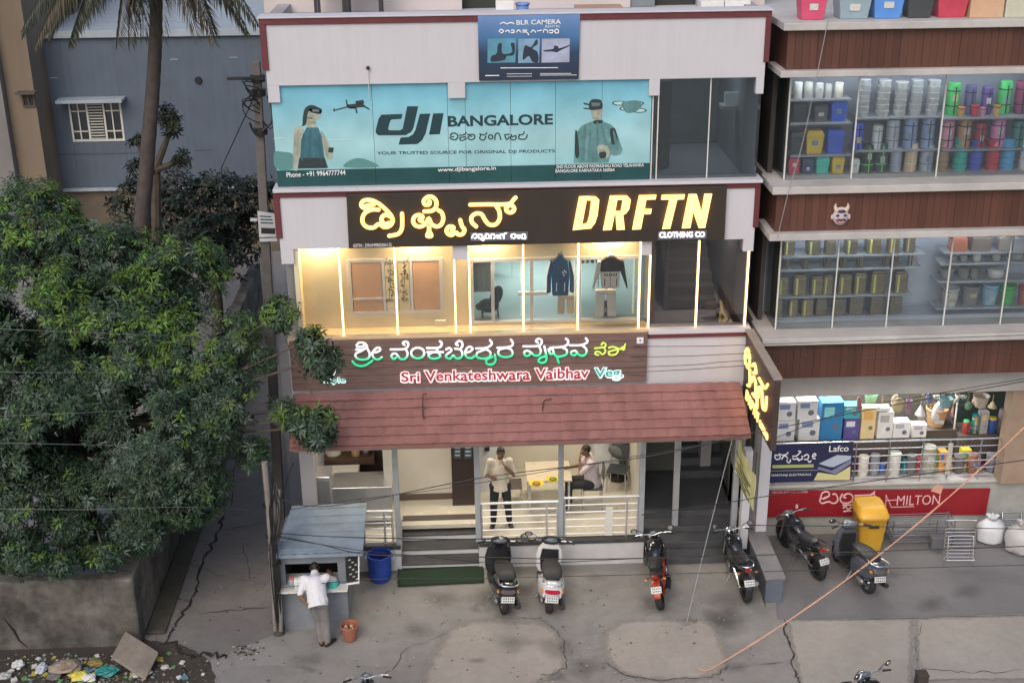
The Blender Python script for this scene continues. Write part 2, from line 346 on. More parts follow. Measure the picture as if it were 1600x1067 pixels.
PFADE = fade_mat(GR_PATCH, 'pale_cement_worn'); STAIN = fade_mat(ground_mat('oil_stain', (.07, .068, .066), (.09, .085, .08), (.05, .05, .05), .9, 5), 'oil_stain_worn', .45, 1.7, .32)
def soft(name, pts, z, mat, edge=.35):
    pts = [Vector((p.x, p.y, z)) for p in pts]; c = sum(pts, Vector())/len(pts); n = len(pts); mb = MB(); inner = [c+(p-c)*(1-edge) for p in pts]
    ids = mb.ring(inner); ido = mb.ring(pts); mb.face(*ids)
    for i in range(n): j = (i+1) % n; mb.face(ids[i], ids[j], ido[j], ido[i])
    o = mb.build(name, mat, None, recalc=False); a = o.data.attributes.new('fade', 'FLOAT', 'POINT'); a.data.foreach_set('value', [1.0]*n+[0.0]*n)
    return tag(o, None, None, None, 'structure')
soft('cement_ramp_patch', smp(gp((670, 1005), (715, 966), (800, 962), (865, 968), (892, 1000), (895, 1045), (870, 1062), (820, 1085), (720, 1100), (640, 1090))), .010, PFADE, .28)
soft('cement_ramp_patch', smp(gp((930, 985), (975, 964), (1060, 962), (1120, 966), (1142, 1005), (1150, 1040), (1120, 1064), (1030, 1070), (965, 1060), (935, 1030))), .010, PFADE, .28)
soft('cement_ramp_patch', gp((1222, 966), (1290, 966), (1360, 965), (1430, 964), (1432, 1010), (1430, 1080), (1340, 1082), (1245, 1082), (1236, 1030)), .012, PFADE, .16)
soft('cement_ramp_patch', gp((1426, 964), (1500, 962), (1620, 958), (1650, 1010), (1640, 1066), (1540, 1066), (1426, 1068), (1424, 1010)), .0125, PFADE, .16)
q_ = random.Random(4)
for i in range(40):
    cx, cy = q_.uniform(480, 1560), q_.uniform(880, 1060)
    if cx > 1190 and cy > 955: continue
    r_ = q_.uniform(12, 46); soft('oil_stain', smp([G(cx+r_*q_.uniform(.6, 1.3)*cos(k*pi/4), cy+r_*.5*q_.uniform(.6, 1.3)*sin(k*pi/4)) for k in range(8)], 2), .0088+.00005*i, STAIN, .85)
sheet('soil_verge', jag(smp(gp((-60, 1000), (180, 990), (230, 1000), (290, 1010), (330, 1040), (300, 1090), (-60, 1100)), 3), .03, 3, 9), .012, GR_SOIL)
# cracks and gutters as thin dark grooves lying on the paving
CRK = M('crack_dirt', (.022, .02, .019), .95, var=.2)
def crack(pts, wd=.02, z=.016, seed=0, k=7, amp=.05):
    q = random.Random(seed); line = []
    for i in range(len(pts)-1):
        a, b = Vector(pts[i]), Vector(pts[i+1])
        for j in range(k): line.append(a.lerp(b, j/k)+Vector((q.uniform(-amp, amp), q.uniform(-amp, amp), 0))*(1 if j else .3))
    line.append(Vector(pts[-1])); mb = MB(); L, Rr = [], []
    for i, p in enumerate(line):
        d = (line[min(i+1, len(line)-1)]-line[max(i-1, 0)]); d.z = 0; d.normalize(); nn = Vector((-d.y, d.x, 0))*wd*.55*q.uniform(.25, 1)*(.3 if i in (0, len(line)-1) else 1)
        L.append((p.x+nn.x, p.y+nn.y, z)); Rr.append((p.x-nn.x, p.y-nn.y, z))
    for i in range(len(line)-1): mb.poly([L[i], L[i+1], Rr[i+1], Rr[i]])
    return tag(mb.build('pavement_crack', CRK, recalc=False), None, None, None, 'structure')
crack(gp((352, 795), (342, 830), (318, 880), (300, 935), (275, 975), (262, 998)), .06, seed=1)
crack(gp((262, 998), (290, 1025), (330, 1022), (352, 1030)), .09, seed=2, amp=.09)
crack(gp((255, 860), (340, 900), (400, 908)), .012, seed=3); crack(gp((290, 1035), (285, 1070)), .05, seed=4)
crack(gp((805, 967), (845, 966), (868, 985), (882, 1005), (885, 1042), (866, 1055), (845, 1056)), .016, seed=5, amp=.03)
crack(gp((948, 1036), (975, 1055), (1030, 1064), (1075, 1060), (1112, 1058), (1140, 1040)), .02, seed=6, amp=.03)
crack(gp((1225, 968), (1232, 1000), (1240, 1045), (1252, 1070)), .035, seed=7); crack(gp((1172, 1038), (1225, 1036)), .014, seed=8, amp=.02)
crack(gp((1250, 970), (1420, 966), (1600, 962)), .018, seed=9, amp=.02); crack(gp((1440, 970), (1430, 1010), (1440, 1050)), .012, seed=10)
crack(gp((1440, 1045), (1520, 1052), (1600, 1046)), .018, seed=11)
crack(gp((1178, 868), (1185, 905), (1196, 948)), .03, seed=12, amp=.015)
for i_, (a_, b_) in enumerate((((300, 770), (350, 780)), ((285, 850), (330, 845)), ((262, 930), (300, 940)), ((345, 830), (425, 815)), ((330, 720), (415, 712)), ((352, 640), (428, 650)), ((310, 960), (425, 948)), ((362, 790), (372, 700)), ((390, 905), (380, 850)))): crack(gp(a_, b_), .022, seed=40+i_, amp=.035)
crack(gp((700, 990), (640, 1010), (600, 1060)), .01, seed=13)
# ================================================================== main building
X0, X1 = -3.16, 5.13
ZF0, ZF1, ZF2, ZT = .57, 4.86, 7.62, 10.42           # floor levels and parapet top
B = thing('shop_building', 'three-storey white shop building with maroon trim and red tiled awning', 'building', (1, 4, 0))
BD = 9.0
def part(name, mat, parent=B, **k):
    def f(fn): mb = MB(); fn(mb); return mb.build(name, mat, parent, **k)
    return f
def bx(name, mat, x0, x1, y0, y1, z0, z1, parent=B, bevel=.006): return MB().box(x0, x1, y0, y1, z0, z1).build(name, mat, parent, bevel=bevel)
def rb(name, mat, px0, py0, px1, py1, Y, d, parent=B, bevel=.006):
    a, b, c, e = R(px0, py0, px1, py1, Y); return bx(name, mat, a, b, Y, Y+d, c, e, parent, bevel)
# side and rear walls
SIDEW = M('side_wall_paint', (.34, .335, .36), .8, var=.25, scale=.9, streak=.3)
bx('side_wall', SIDEW, X0+.04, X0+.26, .35, BD, 0, ZT-.02); bx('side_wall', SIDEW, X1-.24, X1-.02, 2.6, BD, 0, ZT-.02)
bx('side_wall', SIDEW, X1-.24, X1-.02, .35, 2.6, ZF1-.2, ZT-.02)
bx('rear_wall', SIDEW, X0+.04, X1-.02, BD, BD+.2, 0, ZT)
bx('floor_slab', WHITE, X0+.26, X1-.24, .36, BD, ZF2-.14, ZF2-.02); bx('roof_slab', WHITE, X0+.26, X1-.24, .3, BD, ZT-.35, ZT-.18)
bx('floor_slab', WHITE, X0+.26, X1-.24, .36, BD, ZF1-.16, ZF1-.03)
# upper and lower spandrel with their tabs
def spandrel(pyb, ztop, tabs, Y, zlow):
    mb = MB(); zb = zlow; mb.box(X0+.02, X1-.02, Y, Y+.26, zb, ztop); o = mb.build('spandrel_wall', WHITE, B, bevel=.008)
    for x0, x1, y1 in tabs:
        a, b, c, e = R(x0, pyb, x1, y1, Y); bx('column_cap', WHITE, max(a, X0+.02), min(b, X1-.02), Y+.002, Y+.25, c, zb+.003)
zS2 = ZP(128); zS1 = ZP(382)
spandrel(130, ZT-.1, [(411, 437, 161), (700, 727, 154), (1014, 1031, 150), (1181, 1199, 147)], 0, zS2)
spandrel(384, ZF2-.16, [(436, 459, 413), (707, 731, 406), (1003, 1018, 399), (1161, 1182, 393)], 0, zS1)
for zt, zb_l, zb_r, pb in ((ZT, ZP(110, 0, 410), ZP(97, 0, 1200), 1), (ZF2-.08, ZP(372, 0, 432), ZP(355, 0, 1182), 0)):
    bx('trim_band', MAROON, X0-.03, X1+.03, -.035, .28, zt-.1, zt)
    bx('trim_band', MAROON, X0-.03, X0+.075, -.035, .2, zb_l, zt-.102); bx('trim_band', MAROON, X1-.06, X1+.03, -.035, .2, zb_r, zt-.102)
bx('coping', WHITE, X0-.05, X1+.05, -.06, .34, ZT+.002, ZT+.03); bx('sill_slab', WHITE, X0-.02, X1+.05, -.09, .34, ZF2-.078, ZF2-.02)
# second floor glass: panes behind the printed banner and the smoked pair
zg0, zg1 = ZF2-.018, zS2-.0; YG = .10
xs = [XP(p, 200, YG) for p in (426, 583, 700, 727, 798, 868, 940, 1018)]
ALUD = M('dark_gasket', (.05, .055, .06), .4, var=0)
for a, b in zip(xs[:-1], xs[1:]): bx('glass_pane', GL('teal_pane', (.5, .7, .72), .1, .3, (.1, .3, .33)), a+.004, b-.004, YG, YG+.012, zg0, zg1, bevel=0)
for a, b in ((XP(1019.5, 200, YG), XP(1027, 200, YG)), (XP(1028, 200, YG), XP(1107, 200, YG)), (XP(1108, 200, YG), X1-.03)):
    bx('glass_pane', SMOKE, a+.004, b-.004, YG, YG+.012, zg0, zg1, bevel=0)
for px in (1019, 1027.5, 1107.5): bx('mullion', ALU, XP(px, 200, YG)-.01, XP(px, 200, YG)+.01, YG-.012, YG-.001, zg0, zg1, bevel=0)
# room behind the smoked glass
bx('interior_wall', M('grey_interior', (.24, .26, .26), .7, var=.2), XP(1014, 200), XP(1022, 200), .45, 4, ZF2, zS2+.4, bevel=0)
bx('interior_wall', M('grey_interior'), XP(1022, 200), X1-.25, 2.6, 2.7, ZF2, zS2+.4, bevel=0)
rb('light_box', M('lit_white_panel', (.5, .52, .52), .5, var=.1, em=(.8, .9, 1), es=.18), 1133, 145, 1183, 165, .9, .1)
rb('air_duct', ALU, 1128, 166, 1188, 172, .8, .3); rb('curtain', M('pale_curtain', (.42, .44, .44), .8, var=.15, scale=3), 1160, 172, 1178, 262, .8, .05)
rb('interior_pillar', M('olive_pillar', (.2, .2, .15), .7), 1031, 128, 1048, 262, .8, .3)
rb('stool', M('grey_stool', (.4, .42, .42), .6), 1163, 260, 1181, 272, .45, .25)
# first floor
zc1 = zS1+.16                                            # ceiling
YW = .42                                                # cream wall plane
a0 = XP(735, 460, YW); a1 = XP(1000, 460, YW); w0, w1, wz0, wz1 = R(545, 404, 692, 490, YW)
def wallp(x0, x1, z0, z1, mat=CREAM, y=YW, t=.12): bx('interior_wall', mat, x0, x1, y, y+t, z0, z1, bevel=0)
wallp(X0+.26, w0, ZF1, zc1); wallp(w1, a0, ZF1, zc1); wallp(w0, w1, ZF1, wz0); wallp(w0, w1, wz1, zc1)
dz1 = ZP(403, YW); wallp(a0, a1, dz1, zc1)
wallp(X0+.22, X0+.3, ZF1, zc1, CREAM, .05, .5)
bx('ceiling', CREAM, X0+.26, XP(1010, 450, .3), .27, YW+.1, zc1, zc1+.05, bevel=0)
bx('floor_rim', M('warm_cream_rim', (.60, .47, .30), .5, var=.1), X0+.02, XP(1012, 515), -.03, .5, ZF1-.12, ZF1, bevel=.004)
# sliding window in the cream wall
wn = thing('x', None, None, (0, 0, 0)) if False else None
def frame(name, x0, x1, z0, z1, y, t, d, mat, parent=B, mids=(), rails=()):
    mb = MB(); mb.box(x0, x0+t, y, y+d, z0, z1).box(x1-t, x1, y, y+d, z0, z1).box(x0+t, x1-t, y+.001, y+d, z0, z0+t).box(x0+t, x1-t, y+.001, y+d, z1-t, z1)
    for m in mids: mb.box(m-t/2, m+t/2, y+.002, y+d, z0+t, z1-t)
    for q in rails: mb.box(x0+t, x1-t, y+.004, y+d-.004, q-t/3, q+t/3)
    return mb.build(name, mat, parent)
wf = frame('window', w0, w1, wz0, wz1, YW-.012, .055, .09, ALU, mids=[XP(600, 450, YW), XP(620, 450, YW), XP(643, 450, YW)])
TAN = M('tan_blind', (.66, .40, .24), .3, var=.08)
for p0, p1, m in ((551, 597, TAN), (603, 617, CREAM), (623, 640, CREAM), (646, 690, TAN)):
    bx('pane', m, XP(p0, 450, YW), XP(p1, 450, YW), YW-.006, YW+.004, wz0+.05, wz1-.05, wf, 0)
rb('rail', ALU, 551, 465, 640, 468, YW-.012, .02, wf, 0)
rb('socket_plate', M('warm_white', (.75, .68, .55), .5), 680, 501, 697, 514, YW-.05, .05)
# glazed shop door wall
df = frame('door_frame', a0, a1, ZF1+.01, dz1, YW-.02, .06, .12, ALU, mids=[XP(p, 460, YW) for p in (770, 831, 905)], rails=())
for p0, p1 in ((737, 769), (772, 829), (833, 903), (907, 999)): bx('pane', GL('shop_pane', (.93, .97, .97), .05), XP(p0, 460, YW)+.03, XP(p1, 460, YW)-.03, YW+.03, YW+.038, ZF1+.07, dz1-.06, df, 0)
bx('rail', ALU, XP(810, 460, YW), XP(856, 460, YW), YW-.03, YW+.02, ZP(461, YW), ZP(456, YW), df, 0)
TEALF = M('pale_teal_floor', (.40, .47, .46), .35, var=.08); TEALW = M('pale_teal_wall', (.46, .49, .47), .6, var=.05)
bx('interior_floor', TEALF, a0-.1, a1+.1, YW+.12, 7, ZF1-.02, ZF1+.012, bevel=0)
bx('interior_wall', TEALW, a0-.2, a0-.1, YW+.12, 7, ZF1, zc1, bevel=0); bx('interior_wall', TEALW, a1+.1, a1+.2, YW+.12, 7, ZF1, zc1, bevel=0)
bx('interior_wall', TEALW, a0-.2, a1+.2, 7, 7.1, ZF1, zc1, bevel=0); bx('ceiling', TEALW, a0-.2, a1+.2, YW+.12, 7.1, zc1+.001, zc1+.06, bevel=0)
# stair hall behind dark glass
XS0 = XP(1018, 450, .3)
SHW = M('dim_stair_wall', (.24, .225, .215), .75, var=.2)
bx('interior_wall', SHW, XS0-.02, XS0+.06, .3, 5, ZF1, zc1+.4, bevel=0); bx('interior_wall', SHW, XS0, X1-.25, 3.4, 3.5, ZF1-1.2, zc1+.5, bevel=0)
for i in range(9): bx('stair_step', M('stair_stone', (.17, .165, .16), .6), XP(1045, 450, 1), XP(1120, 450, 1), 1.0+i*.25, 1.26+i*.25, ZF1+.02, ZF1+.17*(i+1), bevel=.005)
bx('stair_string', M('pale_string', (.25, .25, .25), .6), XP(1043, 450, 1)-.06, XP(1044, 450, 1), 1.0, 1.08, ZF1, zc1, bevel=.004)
rb('interior_pillar', M('grey_pillar', (.36, .34, .32), .7), 1146, 405, 1158, 514, .45, .1)
for a, b in ((XP(1017, 450, .1), XP(1091, 450, .1)), (XP(1092, 450, .1), X1-.03)): bx('glass_pane', GL('stair_pane', (.72, .70, .69), .08, .04), a, b, .11, .122, ZF1, zS1, bevel=0)
bx('sill_slab', WHITE, XP(1012.5, 515), X1+.02, -.05, .3, ZF1-.085, ZF1-.012); bx('trim_band', MAROON, XP(1012.5, 520), X1+.01, -.045, .2, ZF1-.16, ZF1-.087)
bx('front_wall', WHITE, X0+.02, X1-.02, 0.002, .2, ZP(612), ZF1-.162)
spot_pos = P(575, 106, -.01); MB().lathe([(.03, 0), (.03, .05), (.01, .06)], spot_pos, 10, (0, -1, 0)).build('spot_lamp_stub', BLACKP, B, smooth=True); MB().tube([spot_pos+Vector((0, -.03, 0)), P(576, 130, -.03), P(577, 155, .03)], .006, 5).build('hanging_wire', ALU, B, smooth=True)  # stub stands for the sign's small spotlight with its wire, unlit
# clear showcase glass of the first floor
gx = [XP(p, 450, .08) for p in (445, 531, 620, 711, 733, 818, 902, 999, 1014)]
for a, b in zip(gx[:-1], gx[1:]): bx('glass_pane', CLEAR, a+.003, b-.003, .10, .11, ZF1+.001, zS1+.05, bevel=0)
for pt, pb_ in ((527.5, 538), (616, 621.5), (709, 712.5), (732, 735.5), (817.5, 818), (904, 902.5), (1001.5, 996.5), (1017, 1012), (1093.5, 1085.5), (1171, 1162.5)):
    top = zS1-.02 if pt not in (1017, 1171, 709, 732) else zS1-.14
    xx = (P(pt, 395, .06).x+P(pb_, 515, .06).x)/2; MB().box(xx-.013, xx+.013, .055, .095, ZF1+.005, top).build('led_strip', LED, B)
MB().box(XP(459, 395, .1), XP(540, 395, .1), .12, .15, zS1-.03, zS1-.005).build('led_strip', LED, B)
# lamps of the first floor
def ceil_lamp(x, y, z, sx, sy, power, col, label, parent=None):
    t = thing('ceiling_lamp', label, 'lamp', (x, y, z), 'ceiling lamps'); mb = MB(); mb.box(x-sx/2, x+sx/2, y-sy/2, y+sy/2, z-.03, z); mb.build('housing', ALU, t, bevel=.004)
    MB().box(x-sx/2+.02, x+sx/2-.02, y-sy/2+.02, y+sy/2-.02, z-.036, z-.031).build('diffuser', LAMP, t)
    area('lamp_light', (x, y, z-.05), sx, sy, power, col, parent=t); return t
for px, nm in ((500, 'left end'), (650, 'window'), (760, 'left door edge'), (950, 'hanging jackets')): ceil_lamp(XP(px, 400, .34), .34, zc1, .5, .12, 36, (1, .72, .40), 'small warm ceiling lamp over the %s on the lit cream floor' % nm)
ceil_lamp(XP(830, 430, 3), 3, zc1, 1.6, .5, 85, (.88, 1, .98), 'cool ceiling lamp deep inside the clothing shop')
ceil_lamp(XP(1090, 140, 1.2), 1.2, zS2+.36, .5, .12, 9, (.85, .95, 1), 'dim cool ceiling lamp behind the smoked glass of the second floor')
ceil_lamp(XP(1120, 380, 1.0), 1.0, zc1+.36, .4, .12, 12, (1, .9, .8), 'added dim fill lamp over the stair behind dark glass')  # lamp added to lift the dark stair hall
# ------------------------------------------------------------------ awning of red tiles
TILEM = M('red_roof_tile', (.285, .135, .125), .62, var=.28, scale=1.4, bump=.12, pos=True, objr=.05)
yb, zb = -1.2, ZP(688, -1.2); yt, zt = -.12, ZP(604, -.12)
xa0, xa1 = XP(452, 695, -1.2), XP(1173, 680, -1.2)
aw = MB().hexa([(xa0+.02, yt, zt-.09), (xa1-.02, yt, zt-.09), (xa1-.02, yb+.03, zb-.09), (xa0+.02, yb+.03, zb-.09)], (0, 0, .06)).build('awning_roof', WOODB, B)
NR, NCt = 6, 34; sl = Vector((0, yb-yt, zb-zt)); tw = (xa1-xa0)/NCt; th = sl.length/NR; ang = math.atan2(zb-zt, yb-yt)
tm = MB(); prof = [(0, 0), (.18, .004), (.3, .010), (.5, .012), (.7, .010), (.82, .004), (1, 0)]
ra = [(p*(tw+.004)-.0005, 0, h) for p, h in prof]; rbm = [(p*(tw+.004)-.0005, -th*1.03, h+.024) for p, h in prof]
und = lambda r: [(x, y, z-.014) for x, y, z in reversed(r)]
tm.loft([ra+und(ra), rbm+und(rbm)]); tmesh = tm.mesh('tile'); tmesh.materials.append(TILEM)
rot = Matrix.Rotation(math.atan2(-(zb-zt), -(yb-yt))*-1 if False else math.atan2((zt-zb), (yt-yb)), 4, 'X')
for i in range(NR):
    for j in range(NCt):
        loc = Vector((xa0+j*tw, yt, zt-.02))+sl*(i/NR); loc.z += rnd.uniform(-.003, .003)
        o = bpy.data.objects.new('tile', tmesh); COL.objects.link(o); o.parent = aw; o.matrix_basis = Matrix.Translation(loc) @ rot @ Matrix.Rotation(rnd.uniform(-.006, .006), 4, 'Z')
        # the awning keeps the building's inverse, so children sit in the same frame
MB().box(xa0, xa1, yb-.03, yb+.0, zb-.075, zb-.012).build('fascia_board', M('awning_fascia', (.22, .105, .095), .6, var=.25, scale=3), aw)
bx('awning_soffit', M('soffit', (.3, .27, .24), .8), xa0+.05, xa1-.05, yb+.1, .3, zb-.16, zb-.11, bevel=0)
for px, pts in ((661, ((667, 616), (661, 618), (661, 650), (664, 653))), (850, ((862, 623), (850, 627), (848, 645), (852, 653)))):
    mb = MB(); mb.tube(smooth_path([P(a, b, -.35-(b-616)/80*.7-.06) for a, b in pts], 4), .012, 6); mb.build('conduit_hook', M('rust_pipe', (.07, .03, .025), .7), aw)
# ------------------------------------------------------------------ restaurant floor, plinth and steps
PL = M('plinth_paint', (.55, .55, .56), .6, var=.15, scale=2)
xst0, xst1 = XP(626, 850), XP(748, 850); xe = XP(1006, 850)
bx('plinth', PL, X0+.1, xst0, 0, 6, 0, ZF0-.09); bx('plinth', PL, xst1, xe, 0, 6, 0, ZF0-.09); bx('plinth', PL, xst0, xst1, .95, 6, 0, ZF0-.09)
bx('floor_edge', DARKST, X0+.1, xst0-.002, -.03, .12, ZF0-.088, ZF0); bx('floor_edge', DARKST, xst1+.002, xe+.02, -.03, .12, ZF0-.088, ZF0)
FLT = M('cream_floor_tile', (.58, .55, .47), .25, var=.06)
bx('interior_floor', FLT, X0+.26, xst0-.002, .122, 6, ZF0-.085, ZF0-.004, bevel=0); bx('interior_floor', FLT, xst1+.002, xe, .122, 6, ZF0-.085, ZF0-.004, bevel=0); bx('interior_floor', FLT, xst0, xst1, .72, 6, ZF0-.085, ZF0-.005, bevel=0)
for i in range(3):
    z1 = ZF0*(i+1)/4; bx('step', PL, xst0+.003, xst1-.003, .02+i*.3, .95, z1-ZF0/4+.001, z1-.035, bevel=.003); bx('step_tread', DARKST, xst0+.003, xst1-.003, -.01+i*.3, .31+i*.3, z1-.034, z1, bevel=.004)
bx('step_tread', M('dark_threshold', (.09, .075, .07), .4), xst0+.004, xst1-.004, .89, 1.1, ZF0-.034, ZF0+.004, bevel=.004)
bx('step_cheek', GREYP, xst0-.07, xst0-.001, -.02, .9, ZF0+.002, ZF0+.03); bx('step_cheek', GREYP, xst1+.001, xst1+.07, -.02, .9, ZF0+.002, ZF0+.03)
zce = ZP(690, -1.2)-.1
RW = CREAM2
YB1 = 1.75; YB2 = 3.0
bx('interior_wall', RW, XP(612, 750, YB1), XP(706, 750, YB1), YB1, YB1+.12, ZF0+.001, zt-.1, bevel=0)
bx('skirting', M('brown_skirting', (.12, .085, .065), .4), XP(612, 750, YB1), XP(706, 750, YB1), YB1-.02, YB1-.001, ZF0, ZF0+.13, bevel=0)
bx('interior_pillar', M('dark_brown_cladding', (.035, .022, .022), .4, var=.2), XP(706, 750, 1.45), XP(741, 750, 1.45), 1.45, 3.0, ZF0, zt-.1, bevel=.006)
bx('interior_wall', RW, XP(740, 750, YB2), XP(1010, 750, YB2)+.1, YB2, YB2+.12, ZF0, zt-.1, bevel=0)
bx('interior_wall', RW, XP(600, 750, 1.2)-.0, XP(612, 750, 1.2), 1.2, 1.9, ZF0, zt-.1, bevel=0)
bx('kitchen_wall', M('kitchen_dark', (.05, .035, .03), .6, var=.2), X0+.26, XP(600, 750, 2.2), 2.4, 2.5, ZF0, zt-.1, bevel=0)
bx('ceiling', M('ceiling_paint', (.55, .5, .42), .7), X0+.26, X1-.25, .2, 6, zt-.12, zt-.08, bevel=0)
for px in (619.5, 746, 876.5, 1003): bx('post', GREYP, XP(px, 770, .03)-.05, XP(px, 770, .03)+.05, .0, .1, ZF0+.001, zt-.15, bevel=.008)
bx('post', SIDEW, X0+.05, X0+.3, .02, .3, 0.0, zt-.1)
bx('post', GREYP, XP(1058, 750, .7)-.055, XP(1058, 750, .7)+.055, .7, .82, .15, zt-.12, bevel=.008)
bx('post', GREYP, XP(1150, 750, .25)-.055, XP(1150, 750, .25)+.055, .2, .31, 0, zt-.12, bevel=.008)
# stair entrance on the right: dark stone steps climbing back
STD = M('dark_stair_stone', (.075, .08, .09), .45, var=.25, scale=4)
xr0, xr1 = xe+.01, XP(1160, 800, .2)
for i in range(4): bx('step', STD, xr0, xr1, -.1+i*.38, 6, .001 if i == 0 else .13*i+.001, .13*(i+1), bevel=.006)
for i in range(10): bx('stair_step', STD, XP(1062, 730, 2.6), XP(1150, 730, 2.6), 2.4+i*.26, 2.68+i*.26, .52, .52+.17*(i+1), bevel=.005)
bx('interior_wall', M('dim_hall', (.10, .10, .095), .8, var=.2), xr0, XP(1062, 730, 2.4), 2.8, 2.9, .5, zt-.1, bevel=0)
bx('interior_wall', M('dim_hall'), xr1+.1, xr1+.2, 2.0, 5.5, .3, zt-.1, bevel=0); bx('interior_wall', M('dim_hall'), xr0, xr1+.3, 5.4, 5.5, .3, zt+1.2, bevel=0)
bx('interior_wall', RW, xe-.02, xe+.05, 1.2, 3.1, ZF0, zt-.1, bevel=0)
# party wall with pilaster and sloping ledge towards the street
bx('party_wall', WHITE, XP(1186, 750, .1), XP(1203, 750, .1), .1, 2.6, 0, ZF1-.3, bevel=.01)
bx('pilaster', WHITE, XP(1160, 760, -.02), XP(1172, 760, -.02), -.1, .099, .3, ZP(715, -.1), bevel=.006)
lx0, lx1 = G(1196, 945).x, G(1222, 942).x
mb = MB(); mb.hexa([(lx0, -1.5, 0), (lx0, 1.2, 0), (lx0, 1.2, .50), (lx0, -1.5, .50)], (lx1-lx0, 0, 0)); bw = mb.build('boundary_ledge', M('bluish_plaster', (.12, .14, .18), .7, var=.3, scale=2), B, bevel=.01)
bx('coping', M('ledge_cap', (.2, .19, .195), .7, var=.2), lx0-.03, lx1+.03, -1.53, 1.2, .502, .56, bevel=.01)
# railings of the restaurant front
RST = M('rail_steel', (.66, .67, .69), .36, .55, var=.08)
def railing(x0, x1, y, z0, z1, n, posts, parent=B, mat=RST, r=.0135, name='railing'):
    mb = MB(); mb.tube([(x0, y, z1), (x1, y, z1)], r*2, 8); o = mb.build(name, mat, parent, smooth=True)
    for i in range(n): z = z0+(z1-z0)*(i+.6)/(n+.6); MB().tube([(x0, y, z), (x1, y, z)], r, 6).build('rail_bar', mat, o, smooth=True)
    for p in posts: MB().tube([(p, y+.002, z0), (p, y+.002, z1-r)], r*1.7, 8).build('rail_post', mat, o, smooth=True)
    return o
ry = .06
railing(XP(750, 800, ry), XP(873, 800, ry), ry, ZF0+.001, ZP(785, ry), 5, [XP(p, 800, ry) for p in (752, 854, 871)])
railing(XP(880, 800, ry), XP(998, 800, ry), ry, ZF0+.001, ZP(780, ry), 5, [XP(p, 800, ry) for p in (882, 979, 996)])
railing(XP(565, 800, ry), XP(614, 800, ry), ry, ZF0+.001, ZP(792, ry), 5, [XP(p, 800, ry) for p in (567, 600, 612)])
bx('rail_panel', ALU, XP(949, 810, ry)-.04, XP(955, 810, ry)+.03, ry-.03, ry-.012, ZF0+.03, ZP(795, ry), bevel=.004)
# lamps of the restaurant
for x, y, p, nm in ((XP(660, 720, .9), .8, 30, 'the cream entrance'), (XP(830, 720, 1.4), 1.3, 44, 'the dining table'), (XP(940, 720, 1.4), 1.5, 22, 'the coat rack'), (XP(530, 720, 1.2), 1.1, 20, 'the steel kitchen counter')):
    ceil_lamp(x, y, zt-.125, .9, .3, p, (1, .86, .66), 'ceiling lamp above %s inside the restaurant' % nm)
# ================================================================== signs
def sign(name, label, cat, px, py, Y): return thing(name, label, cat, P(px, py, Y))
# --- black illuminated sign
S = sign('shop_sign', 'long black signboard with glowing yellow letters DRFTN above the lit first floor', 'sign', 840, 388, -.1)
a, b, c, d = R(543, 304, 1134, 388, -.1); q = [P(541, 304, -.1), P(1136, 290.5, -.1), P(1132, 375, -.1), P(545, 388.5, -.1)]
MB().hexa(q, (0, .09, 0)).build('sign_panel', BLK, S, bevel=.006)
YS = -.145
BACK = M('halo_backlight', (1, .7, .3), .5, var=0, em=(1, .5, .1), es=26)
K1 = [[(200, 142), (150, 150), (100, 165), (85, 140), (110, 105), (180, 102), (250, 135), (310, 185), (360, 240), (378, 295), (348, 340), (295, 350), (250, 322), (200, 355), (140, 350), (100, 310), (100, 255), (130, 212), (190, 188), (245, 190)],
      [(95, 165), (140, 187), (190, 188)], [(355, 255), (315, 235), (278, 258), (278, 300), (310, 322), (345, 312)],
      [(463, 225), (466, 300), (460, 370), (425, 415), (345, 432)]]
K2 = [[(670, 205), (740, 200), (777, 165), (780, 110), (745, 72), (700, 72), (665, 105), (675, 142), (715, 140), (718, 112)],
      [(650, 295), (625, 285), (655, 258), (625, 238), (585, 250), (565, 292), (588, 335), (640, 345), (690, 312), (710, 268), (735, 320), (780, 345), (825, 328), (846, 270), (830, 215), (800, 195)],
      [(714, 350), (712, 390), (696, 432), (736, 432), (716, 390)],
      [(925, 385), (940, 352), (900, 345), (875, 380), (888, 412), (922, 425), (960, 398), (985, 420), (1025, 415), (1042, 375), (1018, 340), (1003, 285)]]
K3 = [[(1095, 143), (1250, 140), (1420, 140), (1470, 128), (1495, 98), (1515, 78)], circ(1465, 182, 38, 34),
      [(1150, 345), (1110, 305), (1108, 255), (1150, 225), (1200, 232), (1230, 282), (1270, 326), (1330, 326), (1368, 272), (1362, 200), (1330, 148)]]
for nm, K in (('kannada_letter', K1), ('kannada_letter', K2), ('kannada_letter', K3)): o = strokes_px(nm, K, 550, 296, 5.926, YS, .036, NEON, S); strokes_px('backlight', K, 550, 296, 5.926, -.112, .008, BACK, o, 5, 3)
def letter(name, polys, x0, y0, s, Y, d, mat, parent):
    mb = MB()
    for pl in polys: mb.hexa([P(x0+x/s, y0+y/s, Y) for x, y in pl], (0, d, 0))
    return mb.build(name, mat, parent)
BACK2 = M('halo_backlight_soft', (1, .7, .3), .5, var=0, em=(1, .5, .1), es=9)
